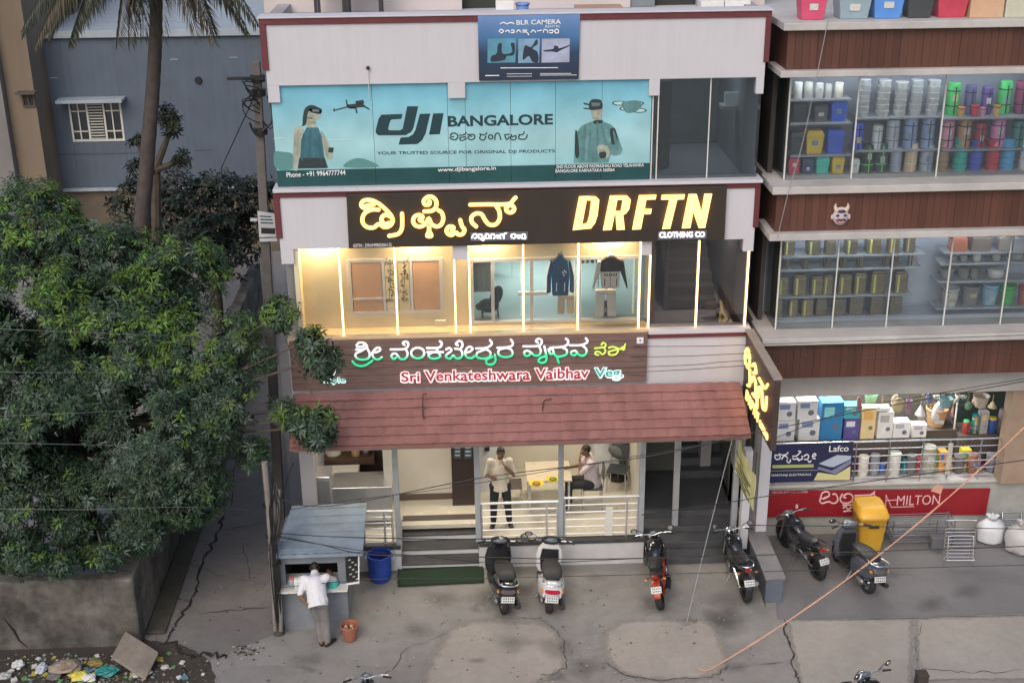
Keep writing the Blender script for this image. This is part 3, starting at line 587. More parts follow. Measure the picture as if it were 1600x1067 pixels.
# DRFTN block italics, zoom of (800,280) at 3.81
LT = {'D': [[(400, 105), (450, 103), (412, 300), (362, 305)], [(450, 103), (500, 106), (520, 125), (470, 128), (445, 128)], [(472, 128), (520, 125), (510, 215), (495, 262), (450, 255), (462, 215)], [(495, 262), (470, 295), (412, 300), (418, 272), (445, 265), (455, 250)]],
      'R': [[(584, 100), (633, 99), (593, 303), (542, 306)], [(633, 99), (685, 100), (708, 125), (628, 124)], [(660, 124), (708, 125), (698, 180), (680, 205), (648, 195)], [(680, 205), (660, 216), (611, 216), (616, 192), (648, 194)], [(618, 216), (662, 214), (672, 302), (624, 303)]],
      'F': [[(757, 98), (805, 97), (768, 299), (716, 302)], [(805, 97), (860, 95), (855, 122), (800, 124)], [(794, 180), (832, 179), (827, 208), (789, 210)]],
      'T': [[(893, 96), (1030, 93), (1024, 122), (888, 124)], [(938, 123), (984, 122), (942, 296), (895, 299)]],
      'N': [[(1052, 92), (1100, 91), (1062, 292), (1012, 294)], [(1100, 91), (1128, 190), (1124, 292), (1112, 292), (1080, 195)], [(1146, 90), (1192, 89), (1150, 291), (1118, 292), (1124, 235)]]}
for k, pl in LT.items(): o = letter('letter', pl, 800, 280, 3.81, -.16, .03, NEON, S); letter('backlight', [[(sum(x for x, y in p_)/len(p_)+(x-sum(x for x, y in p_)/len(p_))*.7, sum(y for x, y in p_)/len(p_)+(y-sum(y for x, y in p_)/len(p_))*.7) for x, y in p_] for p_ in pl], 800, 280, 3.81, -.125, .012, BACK2, o)
for nm, x0, y0, x1, y1, tx in (('caption_plate', 735, 363, 825, 376, None), ('caption_plate', 1028, 361, 1104, 374, 'CLOTHING CO')):
    q = R(x0, y0, x1, y1, -.13); o = MB().box(q[0], q[1], -.135, -.12, q[2], q[3]).build(nm, M('caption_grey', (.12, .12, .14), .5, var=0), S)
    if tx: text_px('caption', tx, x0+2, y1-2.6, x1-3, y1-3.6, 8.5, -.137, WGLOW, o, .012, .012)
    else:
        strokes_px('caption', [[(1110, 450), (1125, 420), (1150, 415), (1160, 440), (1135, 455)], [(1175, 420), (1200, 420), (1210, 450), (1180, 455), (1170, 440)], [(1195, 460), (1215, 475), (1225, 455)], [(1235, 445), (1240, 415), (1265, 420), (1270, 450), (1240, 455)], [(1290, 455), (1285, 425), (1310, 415), (1325, 440), (1315, 455)], circ(1350, 438, 12), [(1375, 455), (1370, 425), (1400, 418), (1405, 455)], [(1395, 420), (1430, 405)],
                   [(1480, 450), (1475, 425), (1500, 415), (1520, 430), (1500, 455)], circ(1545, 438, 13), [(1575, 455), (1570, 425), (1600, 418), (1605, 455), (1580, 455)]], 550, 296, 5.926, -.145, .011, WGLOW, o, 6, 3)['kind'] = 'stuff'
text_px('small_print', 'GSTIN : 29RAMPB0550A1ZL', 552, 386.5, 613, 385, 5, -.101, WHT, S, .004)
# --- restaurant sign
S = sign('restaurant_sign', 'brown plank sign with green and white Kannada lettering above the tiled awning', 'sign', 730, 605, -.1)
zt0, zb0 = ZP(528.5, -.1, 730), ZP(604, -.1, 730); xs0, xs1 = XP(454, 570, -.1), XP(1011, 560, -.1)
nP = 7
for i in range(nP):
    z0 = zb0+(zt0-zb0)*i/nP; z1 = zb0+(zt0-zb0)*(i+1)/nP; MB().box(xs0, xs1, -.1, -.06, z0+.004, z1-.002).build('plank', M('sign_plank', (.175, .112, .10), .55, var=.25, scale=3, streak=6), S, bevel=.004)
MB().box(xs0, xs1, -.06, -.02, zb0, zt0).build('backing', WOODB, S)
GRN = GRAD('green_white_face', [(0, (.02, .62, .28)), (.50, (.05, .65, .33)), (.72, (.8, .82, .86)), (1, (.9, .88, .92))], zb0+.42, zt0-.14, .4, .55)
A = [[[(120, 135), (145, 108), (190, 108), (225, 130), (240, 180), (262, 225), (250, 275), (200, 292), (140, 285), (108, 255), (118, 222), (170, 198), (222, 165)], [(125, 152), (170, 152), (205, 138)], [(115, 182), (165, 186), (215, 170)]],
     [[(75, 310), (110, 345), (170, 362), (230, 345), (290, 305)]],
     [[(300, 215), (340, 210), (375, 190), (370, 165), (340, 165), (310, 190), (290, 230), (310, 275), (355, 290), (395, 265)]],
     [[(490, 180), (600, 180), (650, 172), (678, 145), (680, 112), (650, 95), (622, 112), (640, 132)], [(655, 178), (675, 230), (650, 280), (600, 285), (570, 250), (540, 225), (505, 235), (500, 262), (525, 285), (550, 270)]],
     [circ(785, 220, 72, 58)], [[(885, 165), (1000, 165), (1040, 140), (1045, 110), (1025, 92)], [(890, 210), (1060, 210)], [(940, 215), (902, 240), (925, 275), (985, 280), (1030, 255), (1010, 215), (985, 170)]],
     [[(1095, 180), (1130, 165), (1150, 195), (1095, 240), (1100, 270), (1140, 280), (1170, 245), (1200, 275), (1245, 275), (1270, 235), (1250, 185), (1190, 172)], [(1250, 172), (1272, 140), (1262, 100), (1230, 90), (1198, 120), (1220, 135)]],
     [[(1310, 215), (1350, 205), (1382, 175), (1350, 150), (1315, 175), (1300, 220), (1320, 265), (1370, 275), (1400, 255)]],
     [[(1420, 170), (1520, 165), (1575, 140), (1590, 110), (1570, 80)], [(1430, 215), (1480, 195), (1530, 182), (1575, 215), (1560, 265), (1490, 280), (1430, 265), (1425, 230)]]]
for K in A: strokes_px('kannada_letter', K, 540, 520, 6.957, -.135, .021, GRN, S)
A = [[[(85, 220), (92, 280), (60, 315), (10, 312), (-2, 275), (30, 255), (60, 240)]], [[(110, 150), (200, 145), (255, 130), (265, 100), (245, 70)], [(190, 152), (130, 170), (120, 210), (160, 240), (225, 240), (262, 215), (250, 170), (200, 150)]],
     [[(370, 135), (480, 135), (525, 128), (552, 105), (550, 72), (520, 60), (495, 82), (515, 98)], [(530, 138), (545, 185), (525, 225), (480, 225), (450, 200), (415, 180), (380, 190), (385, 222), (410, 232), (440, 215)], [(580, 135), (592, 190), (602, 250), (590, 290), (545, 300), (520, 275), (545, 250), (595, 232)]],
     [[(620, 170), (650, 148), (720, 145), (780, 135), (815, 110), (815, 75), (795, 60)], [(625, 170), (640, 212), (672, 200), (660, 165), (630, 160)], [(672, 200), (700, 235), (750, 235), (800, 215), (802, 170), (760, 148)], [(708, 235), (714, 270), (725, 300)]],
     [[(835, 125), (930, 125), (985, 110), (1012, 85), (995, 55)], [(960, 128), (1000, 165), (995, 210), (960, 230), (920, 215), (890, 180), (850, 190), (850, 215), (880, 226), (905, 205)]]]
for K in A: strokes_px('kannada_letter', K, 760, 520, 6.4, -.135, .021, GRN, S)
LIME = M('lime_face', (.55, .75, .12), .4, var=0, em=(.55, .8, .12), es=.5)
for K in ([[(1085, 155), (1150, 148), (1188, 138), (1190, 112), (1165, 100), (1150, 120)], [(1180, 150), (1190, 190), (1160, 215), (1130, 192), (1095, 190), (1088, 213), (1120, 222)]], [[(1225, 150), (1260, 140), (1300, 150), (1330, 160), (1372, 155), (1388, 115)], [(1222, 190), (1270, 175), (1325, 165)], [(1225, 190), (1225, 215), (1260, 222), (1300, 210), (1318, 180)], circ(1368, 155, 14)]):
    strokes_px('kannada_letter', K, 760, 520, 6.4, -.135, .017, LIME, S)
HAL = M('pink_white_halo', (.9, .75, .76), .4, var=0, em=(1, .62, .64), es=.75); RED = M('red_letter_face', (.45, .06, .08), .4, var=0)
HALT = M('mint_halo', (.75, .9, .88), .4, var=0, em=(.6, .95, .88), es=.75); TEA = M('teal_letter_face', (.05, .42, .38), .4, var=0)
for tx, xl, yl, xr, yr, h, m0, m1 in (('Sri', 627, 596.5, 656, 596, 15, HAL, RED), ('Venkateshwara', 664, 596, 828, 592.5, 16.5, HAL, RED), ('Vaibhav', 836, 592.5, 920, 590.5, 16.5, HAL, RED), ('Veg.', 929, 593.5, 973, 592.5, 18, HALT, TEA)):
    o = text_px('word', tx, xl-1.5, yl+1.5, xr+1.5, yr+1.5, h+3, -.102, m0, S, .03, .075); text_px('letter_face', tx, xl, yl, xr, yr, h, -.134, m1, o, .006, .02)
o = text_px('word', 'Style', 506, 600.5, 541, 600, 11, -.102, HALT, S, .03, .06); text_px('letter_face', 'Style', 507, 599.5, 540, 599, 9.5, -.134, TEA, o, .005, .01)
strokes_px('emblem', [[(500, 545), (512, 540), (522, 552), (524, 575), (515, 592), (503, 590)], [(505, 560), (515, 565), (512, 580)]], 0, 0, 1, -.135, .02, WGLOW, S)
o = rb('small_plate', WHT, 995, 527.5, 1005.5, 537, -.125, .02, S); rb('dot', M('purple_dot', (.25, .2, .45), .5), 999, 530.5, 1002, 533.5, -.13, .004, o, 0)
# --- drone shop window banner (printed film on the glass)
YB = .07
S = thing('window_banner', 'wide teal printed banner with the DJI BANGALORE logo on second-floor glass', 'banner', P(720, 284, YB))
zb0, zb1 = ZF2-.015, zS2+.02
SKYP = GRAD('teal_print', [(0, (.02, .075, .08)), (.163, (.022, .08, .085)), (.166, (.30, .55, .60)), (.45, (.36, .62, .67)), (.8, (.22, .52, .64)), (1, (.14, .42, .58))], zb0, zb1, .22)
edges = [XP(p, 200, YB) for p in (427, 583.5, 700, 727.5, 798, 868, 940, 1017)]
tops = [zb1, zb1, zb1, zb1, zb1, zb1, zb1]
for a, b in zip(edges[:-1], edges[1:]): MB().box(a+.003, b-.003, YB, YB+.012, zb0, zb1).build('banner_panel', SKYP, S)
Yp = YB-.003
def flat(name, polys, x0, y0, s, mat, parent, Y=Yp, d=.0015):
    for pl in polys:
        if name in ('printed_figure', 'printed_hair', 'printed_goggles', 'printed_hill', 'printed_camera', 'printed_drone_body', 'printed_fold', 'printed_face_shade'): pl = [(v.x, v.y) for v in smooth_path([(a_, b_, 0) for a_, b_ in pl], 4, True)]
        mb = MB(); mb.hexa([P(x0+x/s, y0+y/s, Y) for x, y in pl], (0, d, 0)); o = mb.build(name, mat, parent)
    return o
LOGO = [[[(300, 8), (392, 8), (352, 190), (330, 225), (285, 248), (60, 250), (38, 230), (38, 205), (62, 110), (85, 78), (260, 72), (252, 112), (172, 118), (158, 130), (140, 195), (150, 208), (240, 208), (262, 195)]],
        [[(405, 72), (492, 68), (455, 230), (425, 290), (385, 322), (228, 328), (245, 268), (310, 264), (350, 240), (370, 200)]], [[(516, 68), (603, 65), (572, 240), (482, 244)]]]
for pl in LOGO: flat('logo_shape', pl, 580, 165, 5.333, INK, S)
text_px('word', 'BANGALORE', 700, 198.5, 864, 195, 17, Yp, INK, S, .002, .03)
strokes_px('kannada_word', [[(685, 262), (662, 258), (668, 236), (700, 232), (722, 255), (705, 285), (672, 282), (655, 270)], [(735, 248), (775, 243), (790, 225)], [(740, 266), (785, 262)], [(738, 270), (742, 288), (765, 290), (790, 275)], [(805, 243), (855, 243), (862, 270), (835, 285), (805, 275), (815, 255), (838, 258)],
            [(905, 238), (945, 245), (962, 228)], [(912, 248), (905, 278), (940, 287), (955, 258)], circ(995, 262, 18), [(1030, 285), (1035, 240), (1065, 235), (1080, 285)], [(1110, 245), (1150, 240)], [(1115, 258), (1130, 285), (1150, 262)], [(1170, 245), (1160, 280), (1200, 285), (1205, 250), (1175, 262)], [(1230, 245), (1265, 240), (1275, 220)], [(1235, 250), (1228, 275), (1260, 282), (1290, 275), (1300, 245)]], 580, 165, 5.333, Yp, .011, INK, S, 5, 3)
text_px('word', 'YOUR TRUSTED SOURCE FOR ORIGINAL DJI PRODUCTS', 589, 243.5, 867, 240, 6.2, Yp, INK, S, .002, .012)
text_px('word', 'Phone - +91 9964777744', 448, 277.5, 540, 273.5, 8, Yp, WHT, S, .002, .01); text_px('word', 'www.djibangalore.in', 684, 270.5, 775, 267.5, 8, Yp, WHT, S, .002, .015)
text_px('word', '2ND FLOOR ABOVE PADMASHALI ROAD YELAHANKA', 869, 263.5, 1006, 260.5, 5, Yp, WHT, S, .002, .01); text_px('word', 'BANGALORE KARNATAKA 560064', 868, 270, 960, 268, 5, Yp, WHT, S, .002, .01)
SKIN_P = M('printed_skin', (.36, .41, .35), .4, var=.4, scale=7, pos=True, streak=.5); HAIR_P = M('printed_dark', (.03, .045, .05), .4, var=0); TOP_P = M('printed_teal_cloth', (.05, .16, .2), .4, var=.4, scale=7, pos=True, streak=.5); JAC_P = M('printed_jacket', (.12, .27, .28), .4, var=.4, scale=7, pos=True, streak=.5)
PALE_P = M('printed_cloud', (.45, .66, .66), .4, var=0); SEA_P = M('printed_hill', (.10, .26, .26), .4, var=0)
z = (400, 0, 3.557)
flat('printed_hill', [[(102, 850), (150, 845), (205, 860), (212, 935), (112, 938)], [(500, 905), (560, 880), (620, 890), (680, 928), (500, 932)]], *z, SEA_P, S)
flat('printed_wave', [[(100, 768), (145, 766), (145, 771), (100, 774)], [(390, 778), (525, 774), (525, 780), (390, 784)]], *z, PALE_P, S, Yp)
flat('printed_figure', [[(215, 715), (250, 705), (270, 740), (250, 800), (240, 935), (205, 935), (210, 800)], [(285, 655), (325, 665), (335, 690), (330, 710), (285, 710)], [(270, 615), (300, 590), (350, 610), (358, 640), (340, 665), (300, 662), (275, 650)], [(360, 730), (390, 770), (420, 850), (425, 880), (395, 885), (370, 800)]], *z, SKIN_P, S, Yp-.002)
flat('printed_hair', [[(258, 690), (262, 640), (275, 600), (310, 585), (350, 600), (365, 610), (360, 632), (330, 630), (300, 615), (285, 640), (278, 690), (255, 702)], [(300, 605), (362, 612), (358, 634), (320, 630), (300, 622)]], *z, HAIR_P, S, Yp-.004)
flat('printed_top', [[(280, 710), (345, 710), (365, 760), (380, 880), (245, 885), (250, 780)]], *z, TOP_P, S, Yp-.004); flat('printed_skirt', [[(240, 880), (382, 878), (400, 935), (232, 938)], [(405, 820), (432, 822), (428, 850), (400, 848)]], *z, HAIR_P, S, Yp-.0042)
SHD_P = M('printed_shadow', (.095, .225, .235), .4, var=.3, scale=9, pos=True); LIT_P = M('printed_light', (.15, .31, .32), .4, var=.3, scale=9, pos=True); SKD_P = M('printed_skin_shade', (.33, .32, .25), .4, var=.2, scale=9, pos=True); GRY_P = M('printed_grey', (.14, .2, .22), .4, var=.2, pos=True)
flat('printed_fold', [[(258, 760), (272, 752), (262, 880), (250, 882)], [(300, 740), (308, 740), (302, 870), (292, 872)], [(345, 760), (358, 770), (368, 875), (352, 876)]], *z, M('printed_teal_shade', (.035, .12, .155), .4, var=.2, pos=True), S, Yp-.0055)
flat('printed_face_shade', [[(300, 640), (322, 642), (318, 656), (302, 654)], [(290, 672), (330, 676), (328, 690), (290, 688)], [(228, 740), (240, 736), (236, 860), (224, 862)], [(372, 770), (384, 790), (402, 860), (392, 866)]], *z, SKD_P, S, Yp-.0055)
flat('printed_goggle_lens', [[(312, 608), (352, 612), (350, 624), (316, 622)]], *z, GRY_P, S, Yp-.0065)
def drone_print(cx, cy, s, x0, y0, sc_):
    mb = []
    for pl in ([(-60, -10), (60, -22), (70, 8), (-50, 18)], [(-150, 28), (-50, 0), (-48, 10), (-150, 36)], [(60, -12), (110, 22), (104, 30), (55, 0)], [(-160, 18), (-150, 18), (-150, 42), (-160, 42)], [(-70, -45), (-60, -46), (-52, 0), (-62, 0)], [(0, -35), (60, -45), (70, -20), (10, -12)], [(-40, 10), (10, 8), (20, 55), (10, 55), (0, 20), (-40, 20)]): mb.append([(cx+a*s, cy+b*s) for a, b in pl])
    return flat('printed_drone', mb, x0, y0, sc_, HAIR_P, S, Yp-.002)
drone_print(550, 590, .75, *z)
z = (800, 0, 3.556)
flat('printed_figure', [[(440, 600), (500, 600), (498, 645), (480, 672), (455, 668), (442, 640)], [(475, 815), (530, 812), (540, 870), (490, 880)]], *z, SKIN_P, S, Yp-.002)
flat('printed_jacket', [[(342, 907), (345, 850), (350, 785), (362, 735), (385, 702), (420, 685), (450, 675), (510, 678), (545, 690), (570, 712), (588, 755), (602, 800), (615, 832), (606, 858), (575, 866), (548, 860), (535, 905)]], *z, JAC_P, S, Yp-.001)
flat('printed_goggles', [[(430, 570), (450, 553), (490, 556), (503, 580), (500, 605), (470, 612), (435, 612), (428, 595)], [(400, 572), (430, 580), (428, 586), (400, 580)], [(400, 600), (430, 602), (430, 608), (402, 606)], [(485, 850), (520, 845), (520, 878), (490, 880)], [(455, 672), (500, 668), (500, 685), (458, 690)], [(350, 740), (362, 735), (374, 860), (352, 870)], [(545, 720), (575, 720), (585, 790), (552, 800)]], *z, HAIR_P, S, Yp-.004)
flat('printed_fold', [[(395, 720), (410, 712), (400, 880), (384, 884)], [(430, 740), (440, 740), (436, 890), (424, 892)], [(500, 720), (512, 722), (528, 800), (514, 806)], [(560, 730), (572, 740), (590, 820), (576, 824)], [(470, 690), (480, 690), (478, 800), (470, 800)]], *z, SHD_P, S, Yp-.0055)
flat('printed_fold', [[(412, 715), (426, 708), (420, 870), (406, 875)], [(520, 725), (540, 735), (552, 800), (534, 800)]], *z, LIT_P, S, Yp-.0055)
flat('printed_face_shade', [[(470, 618), (494, 616), (490, 640), (474, 642)], [(450, 650), (482, 654), (478, 668), (456, 665)], [(482, 835), (510, 830), (512, 842), (486, 846)]], *z, SKD_P, S, Yp-.0055)
flat('printed_goggle_lens', [[(440, 572), (488, 572), (486, 590), (444, 592)]], *z, GRY_P, S, Yp-.0065)
for cx, cy in ((600, 575), (690, 575), (640, 605), (705, 615)): flat('printed_rotor', [[(cx+45*cos(t)*k, cy+14*sin(t)*k) for t in [i*pi/6+o_ for i in range(3)] for k in (1,)] for o_ in (0,)] and [[(cx+45*cos(i*pi/5), cy+13*sin(i*pi/5)) for i in range(10)]], *z, HAIR_P, S, Yp-.002)
for cx, cy in ((600, 575), (690, 575), (640, 605), (705, 615)): flat('printed_rotor', [[(cx+36*cos(i*pi/5), cy+9*sin(i*pi/5)) for i in range(10)]], *z, PALE_P, S, Yp-.004)
flat('printed_drone_body', [[(615, 570), (700, 560), (720, 590), (690, 620), (640, 628), (615, 600)]], *z, JAC_P, S, Yp-.006)
# --- blue camera banner on the parapet
S = thing('camera_banner', 'blue printed camera shop banner with three pictures hung on the top parapet', 'banner', P(826, 125, -.06))
BLU = GRAD('blue_banner', [(0, (.018, .03, .06)), (.4, (.02, .045, .10)), (.66, (.06, .17, .36)), (1, (.16, .28, .55))], ZP(125, -.05, 826), ZP(22, -.05, 826), .45)
MB().hexa([P(746.5, 22, -.05), P(906.5, 20, -.05), P(904, 124, -.05), P(748.5, 126.5, -.05)], (0, .02, 0)).build('banner_sheet', BLU, S)
z = (640, 0, 5.0)
for pl, cc in ([[(610, 305), (832, 302), (826, 490), (608, 494)], (.10, .30, .42)], [[(850, 306), (1018, 303), (1012, 492), (848, 495)], (.22, .38, .55)], [[(1034, 305), (1252, 302), (1248, 488), (1030, 492)], (.38, .42, .58)]):
    o = flat('picture_card', [pl], *z, M('card%.2f' % cc[0], cc, .45, var=.25, scale=4), S, -.053)
flat('printed_camera', [[(640, 440), (680, 420), (690, 350), (720, 345), (725, 420), (800, 410), (790, 345), (820, 345), (815, 430), (760, 440), (740, 470), (640, 485)], [(885, 470), (900, 360), (950, 370), (990, 310), (1000, 345), (960, 380), (1000, 410), (1005, 485), (960, 485), (930, 440)], [(1050, 395), (1120, 385), (1130, 360), (1160, 365), (1170, 380), (1245, 355), (1248, 362), (1170, 400), (1150, 412), (1120, 405), (1055, 405)]], *z, M('printed_navy', (.02, .035, .06), .45, var=0), S, -.056)
text_px('word', 'BLR CAMERA', 640+835/5, 39.5, 640+1182/5, 38, 7.5, -.053, WHT, S, .002, .015); text_px('word', 'RENTAL', 640+1060/5, 44, 640+1178/5, 43, 3.6, -.053, WHT, S, .002)
strokes_px('kannada_word', [[(700, 250), (715, 232), (735, 250), (712, 262)], [(750, 250), (770, 240), (780, 256)], [(795, 240), (815, 240), (815, 258), (795, 258)], [(835, 255), (850, 238), (870, 255)], [(885, 240), (915, 240)], [(885, 255), (915, 255), (930, 275)], [(950, 255), (965, 238), (985, 255)], [(1000, 245), (1030, 240)], [(1045, 255), (1050, 235), (1075, 240), (1080, 258)], [(1095, 240), (1120, 240), (1115, 260), (1095, 258)], circ(1150, 248, 15), [(710, 190), (735, 178), (760, 190), (790, 180), (815, 190)]], 640, 0, 5.0, -.053, .011, WHT, S, 5, 3)
for x0, y0, x1, y1 in ((710, 530, 1160, 536), (590, 590, 700, 597), (760, 578, 955, 582), (760, 598, 955, 601), (1020, 576, 1262, 580), (1020, 588, 1305, 592)): flat('printed_rule', [[(x0, y0), (x1, y0-2), (x1, y1-2), (x0, y1)]], *z, WHT, S, -.053)
# --- projecting sign of the clothing shop (perpendicular to the facade)
XSG = P(1165, 515, 0).x
ys1 = -2.3; zsT = P(1165, 515, 0).z; zsB0 = PX(1161, 598, XSG).z; pb = PX(1200, 668, XSG)
S = thing('projecting_sign', 'black projecting sign with yellow lettering standing out beside the white wall', 'sign', (XSG, -1.1, zsT-1.3))
zbot = zsT-1.28
MB().box(XSG, XSG+.10, ys1, -.06, zbot, zsT).build('sign_box', M('sign_brown', (.06, .04, .035), .5, var=.1), S, bevel=.01)
MB().box(XSG-.02, XSG+.13, -2.26, -.06, zsT+.001, zsT+.035).build('cap', M('cap_beige', (.34, .29, .25), .6), S)
for yy, z0 in ((-.5, 3.0), (-1.9, 2.9)): pass
MB().tube([(XSG+.05, -.08, zsT-.3), (XSG+.05, .1, zsT-.3)], .03, 6).build('bracket', GREYP, S); MB().tube([(XSG+.05, -.08, zbot+.2), (XSG+.05, .1, zbot+.2)], .03, 6).build('bracket', GREYP, S)
NEON2 = M('neon_side', (1, .8, .4), .4, var=0, em=(1, .58, .14), es=1.5)
def side_stroke(name, sts, r, mat):
    mb = MB()
    for st in sts: mb.tube(smooth_path([(XSG-.02, y, zz) for y, zz in st], 4), r, 6)
    return mb.build(name, mat, S, smooth=True)
yy = lambda u: -.12-2.1*u
zz_ = lambda v: zsT-1.28*v
def sline(pts): return [(yy(u), zz_(v)) for u, v in pts]
for j, K in enumerate(([[(.03, .28), (.1, .18), (.2, .25), (.18, .42), (.06, .42), (.04, .3), (.12, .3)]], [[(.23, .40), (.26, .62), (.18, .68)]], [[(.3, .30), (.38, .22), (.45, .3), (.36, .36)], [(.3, .55), (.36, .42), (.46, .45), (.48, .62), (.38, .66)]], [[(.44, .66), (.54, .62), (.56, .75)]], [[(.56, .3), (.76, .3), (.85, .18)], [(.58, .58), (.58, .42), (.68, .4), (.74, .58), (.84, .55), (.84, .36)]])):
    side_stroke('kannada_letter', [sline(k) for k in K], .028, NEON2)
text_on('word', 'DRFTN', (XSG-.004, yy(.12), zz_(.93)), (0, -1.05, 0), (0, 0, .2), (-1, 0, 0), NEON2, S, .02, .03, .2)
text_on('word', 'CLOTHING CO', (XSG-.004, yy(.66), zz_(.92)), (0, -.62, 0), (0, 0, .12), (-1, 0, 0), NEON2, S, .02, .02)
# --- pale yellow hanging banner below it
XB = P(1153, 684, 0).x
zT = P(1153, 684, 0).z; e = PX(1185, 740, XB)
S = thing('yellow_banner', 'pale yellow printed cloth banner hung edge-on beside the stair entrance', 'banner', (XB, -.7, zT-.7))
nb = MB(); N1, N2 = 10, 5; ye = -1.45
gridp = [[Vector((XB+.02*sin(i*1.3+j)+.03*(j/N2)*sin(i*.8), ye*i/N1, zT-.72*j/N2-.05*sin(pi*i/N1)*(1-j/N2))) for i in range(N1+1)] for j in range(N2+1)]
for j in range(N2):
    for i in range(N1): nb.hexa([gridp[j][i], gridp[j][i+1], gridp[j+1][i+1], gridp[j+1][i]], (.004, 0, 0))
nb.build('banner_cloth', M('pale_yellow_cloth', (.72, .68, .36), .7, var=.12, scale=4), S)
for v, u0, u1 in ((.25, .1, .5), (.4, .3, .9), (.5, .15, .8), (.62, .2, .95), (.74, .1, .7), (.84, .3, .9)):
    mb = MB(); u = u0
    while u < u1: mb.box(XB-.045, XB-.04, ye*u, ye*(u+.025), zT-.72*v-.05*sin(pi*u)-.02, zT-.72*v-.05*sin(pi*u)+.02); u += .045
    mb.build('printed_line', M('dark_green_print', (.06, .09, .03), .6, var=0), S)
for y0 in (0.0, ye): MB().tube([(XB+.01, y0, zT+.0), (XB+.01, y0, zT+.45)], .008, 6).build('tie_rope', BLACKP, S)
# --- sign and notices on the utility pole come with the pole
# ================================================================== neighbouring shop building on the right
N = thing('household_goods_building', 'brown clad shop building with glazed showcases full of plastic goods', 'building', (8, 4, 0))
NX0, NX1 = P(1207, 307, -.35).x, 14.5
BRN = M('brown_cladding', (.105, .043, .031), .5, var=.35, scale=1.6, streak=.15, pos=True, objr=.12); LEDG = M('ledge_paint', (.48, .46, .45), .7, var=.2, scale=1.5)
NYF, NYG, NYS = -.35, .12, .42
def nb(name, mat, x0, x1, y0, y1, z0, z1, bevel=.006, parent=N): return bx(name, mat, x0, x1, y0, y1, z0, z1, parent, bevel)
zl = {k: ZP(v, NYF, 1400) for k, v in dict(t3a=36, t3b=46, b3a=111, b3b=119, t2a=291, t2b=301, b2a=364, b2b=373, t1a=527, t1b=536, b1a=592).items()}
slat = MB(); SW = .125; slat.hexa([(0, 0, 0), (SW-.004, 0, 0), (SW-.004, 0, 1), (0, 0, 1)], (0, .03, 0)); slme = slat.mesh('slat'); slme.materials.append(BRN)
def band(zb_, zt_, y=-.2):
    core = nb('cladding_band', M('band_core', (.04, .018, .014), .7), NX0+.12, NX1, y+.031, y+.3, zb_, zt_, 0)
    x = NX0+.12
    while x < 11.2:
        o = bpy.data.objects.new('slat', slme); COL.objects.link(o); o.parent = core; o.matrix_basis = Matrix.Translation((x, y+rnd.uniform(-.004, .004), zb_)) @ Matrix.Diagonal((1, 1, zt_-zb_, 1)); x += SW
    MB().box(NX0+.115, NX0+.12, y, .6, zb_, zt_).build('end_panel', BRN, core)
def ledge(z0, z1, y0=NYF, x0=None): nb('ledge', LEDG, NX0 if x0 is None else x0, NX1, y0, .6, z0, z1, .012)
for a, b in (('t3b', 't3a'), ('b3b', 'b3a'), ('t2b', 't2a'), ('b2b', 'b2a'), ('t1b', 't1a')): ledge(zl[a], zl[b]+.02)
band(zl['b3a']+.02, zl['t3b']); band(zl['b2a']+.02, zl['t2b']); band(zl['b1a'], zl['t1b'])
zsl = {3: zl['t3a']+.02, 2: zl['t2a']+.02, 1: zl['t1a']+.02}       # showcase floors
for z0 in (zsl[2], zsl[1]): nb('floor_slab', LEDG, NX0+.05, NX1, .6, 6, z0-.14, z0-.004, 0)
nb('floor_slab', LEDG, NX0+.05, NX1, .6, 9, zsl[3]-.14, zsl[3]-.004, 0)
INW = M('showcase_wall', (.30, .33, .38), .7, var=.12); INB = M('showcase_blue_white', (.50, .56, .66), .6, var=.08)
nb('side_wall', M('dark_side', (.05, .045, .045), .8, var=.3), NX0+.12, NX0+.2, .62, 9, 0, zsl[3]-.15, 0)
nb('rear_wall', INW, NX0+.2, NX1, 8.9, 9, 0, zsl[3]-.15, 0)
for k, zb_, zt_, m in ((2, zsl[2], zl['b3b'], INW), (1, zsl[1], zl['b2b'], INB)):
    nb('showcase_back', m, NX0+.2, NX1, NYS+.62, NYS+.7, zb_, zt_+.3, 0)
    nb('showcase_ceiling', m, NX0+.2, NX1, .15, NYS+.62, zt_+.05, zt_+.09, 0)
    xs_ = [1230, 1336, 1470, 1620, 1780] if k == 2 else [1216, 1305, 1390, 1480, 1570, 1680]
    yp = 205 if k == 2 else 450
    X = [XP(p, yp, NYG) for p in xs_]
    for a, b in zip(X[:-1], X[1:]): nb('glass_pane', GL('showcase_pane', (.95, .97, .98), .05, .035, (.35, .42, .5)), a+.012, b-.012, NYG, NYG+.012, zb_+.002, zt_-.002, 0)
    for a in X: nb('mullion', ALU, a-.011, a+.011, NYG-.014, NYG+.026, zb_+.001, zt_-.001, 0)
    nb('glass_pane', GL('side_pane', (.6, .68, .68), .12, .15, (.3, .36, .36)), X[0]-.012, X[0]-.003, NYG+.04, 1.2, zb_+.002, zt_-.002, 0)
    area('showcase_fill', ((X[0]+10)/2+.0, .3, zt_+.03), 4.2, .12, 165 if k == 2 else 130, (.9, .95, 1), (radians(42), 0, 0), parent=N)  # added fill aimed at the goods, on top of the daylight they get
    MB().box(X[0], 10.5, .24, .36, zt_+.035, zt_+.05).build('fill_tube', M('fill_tube_glow', (1, 1, 1), .5, var=0, em=(.9, .95, 1), es=2), N)  # glowing strip added along with the fill, not a known fitting
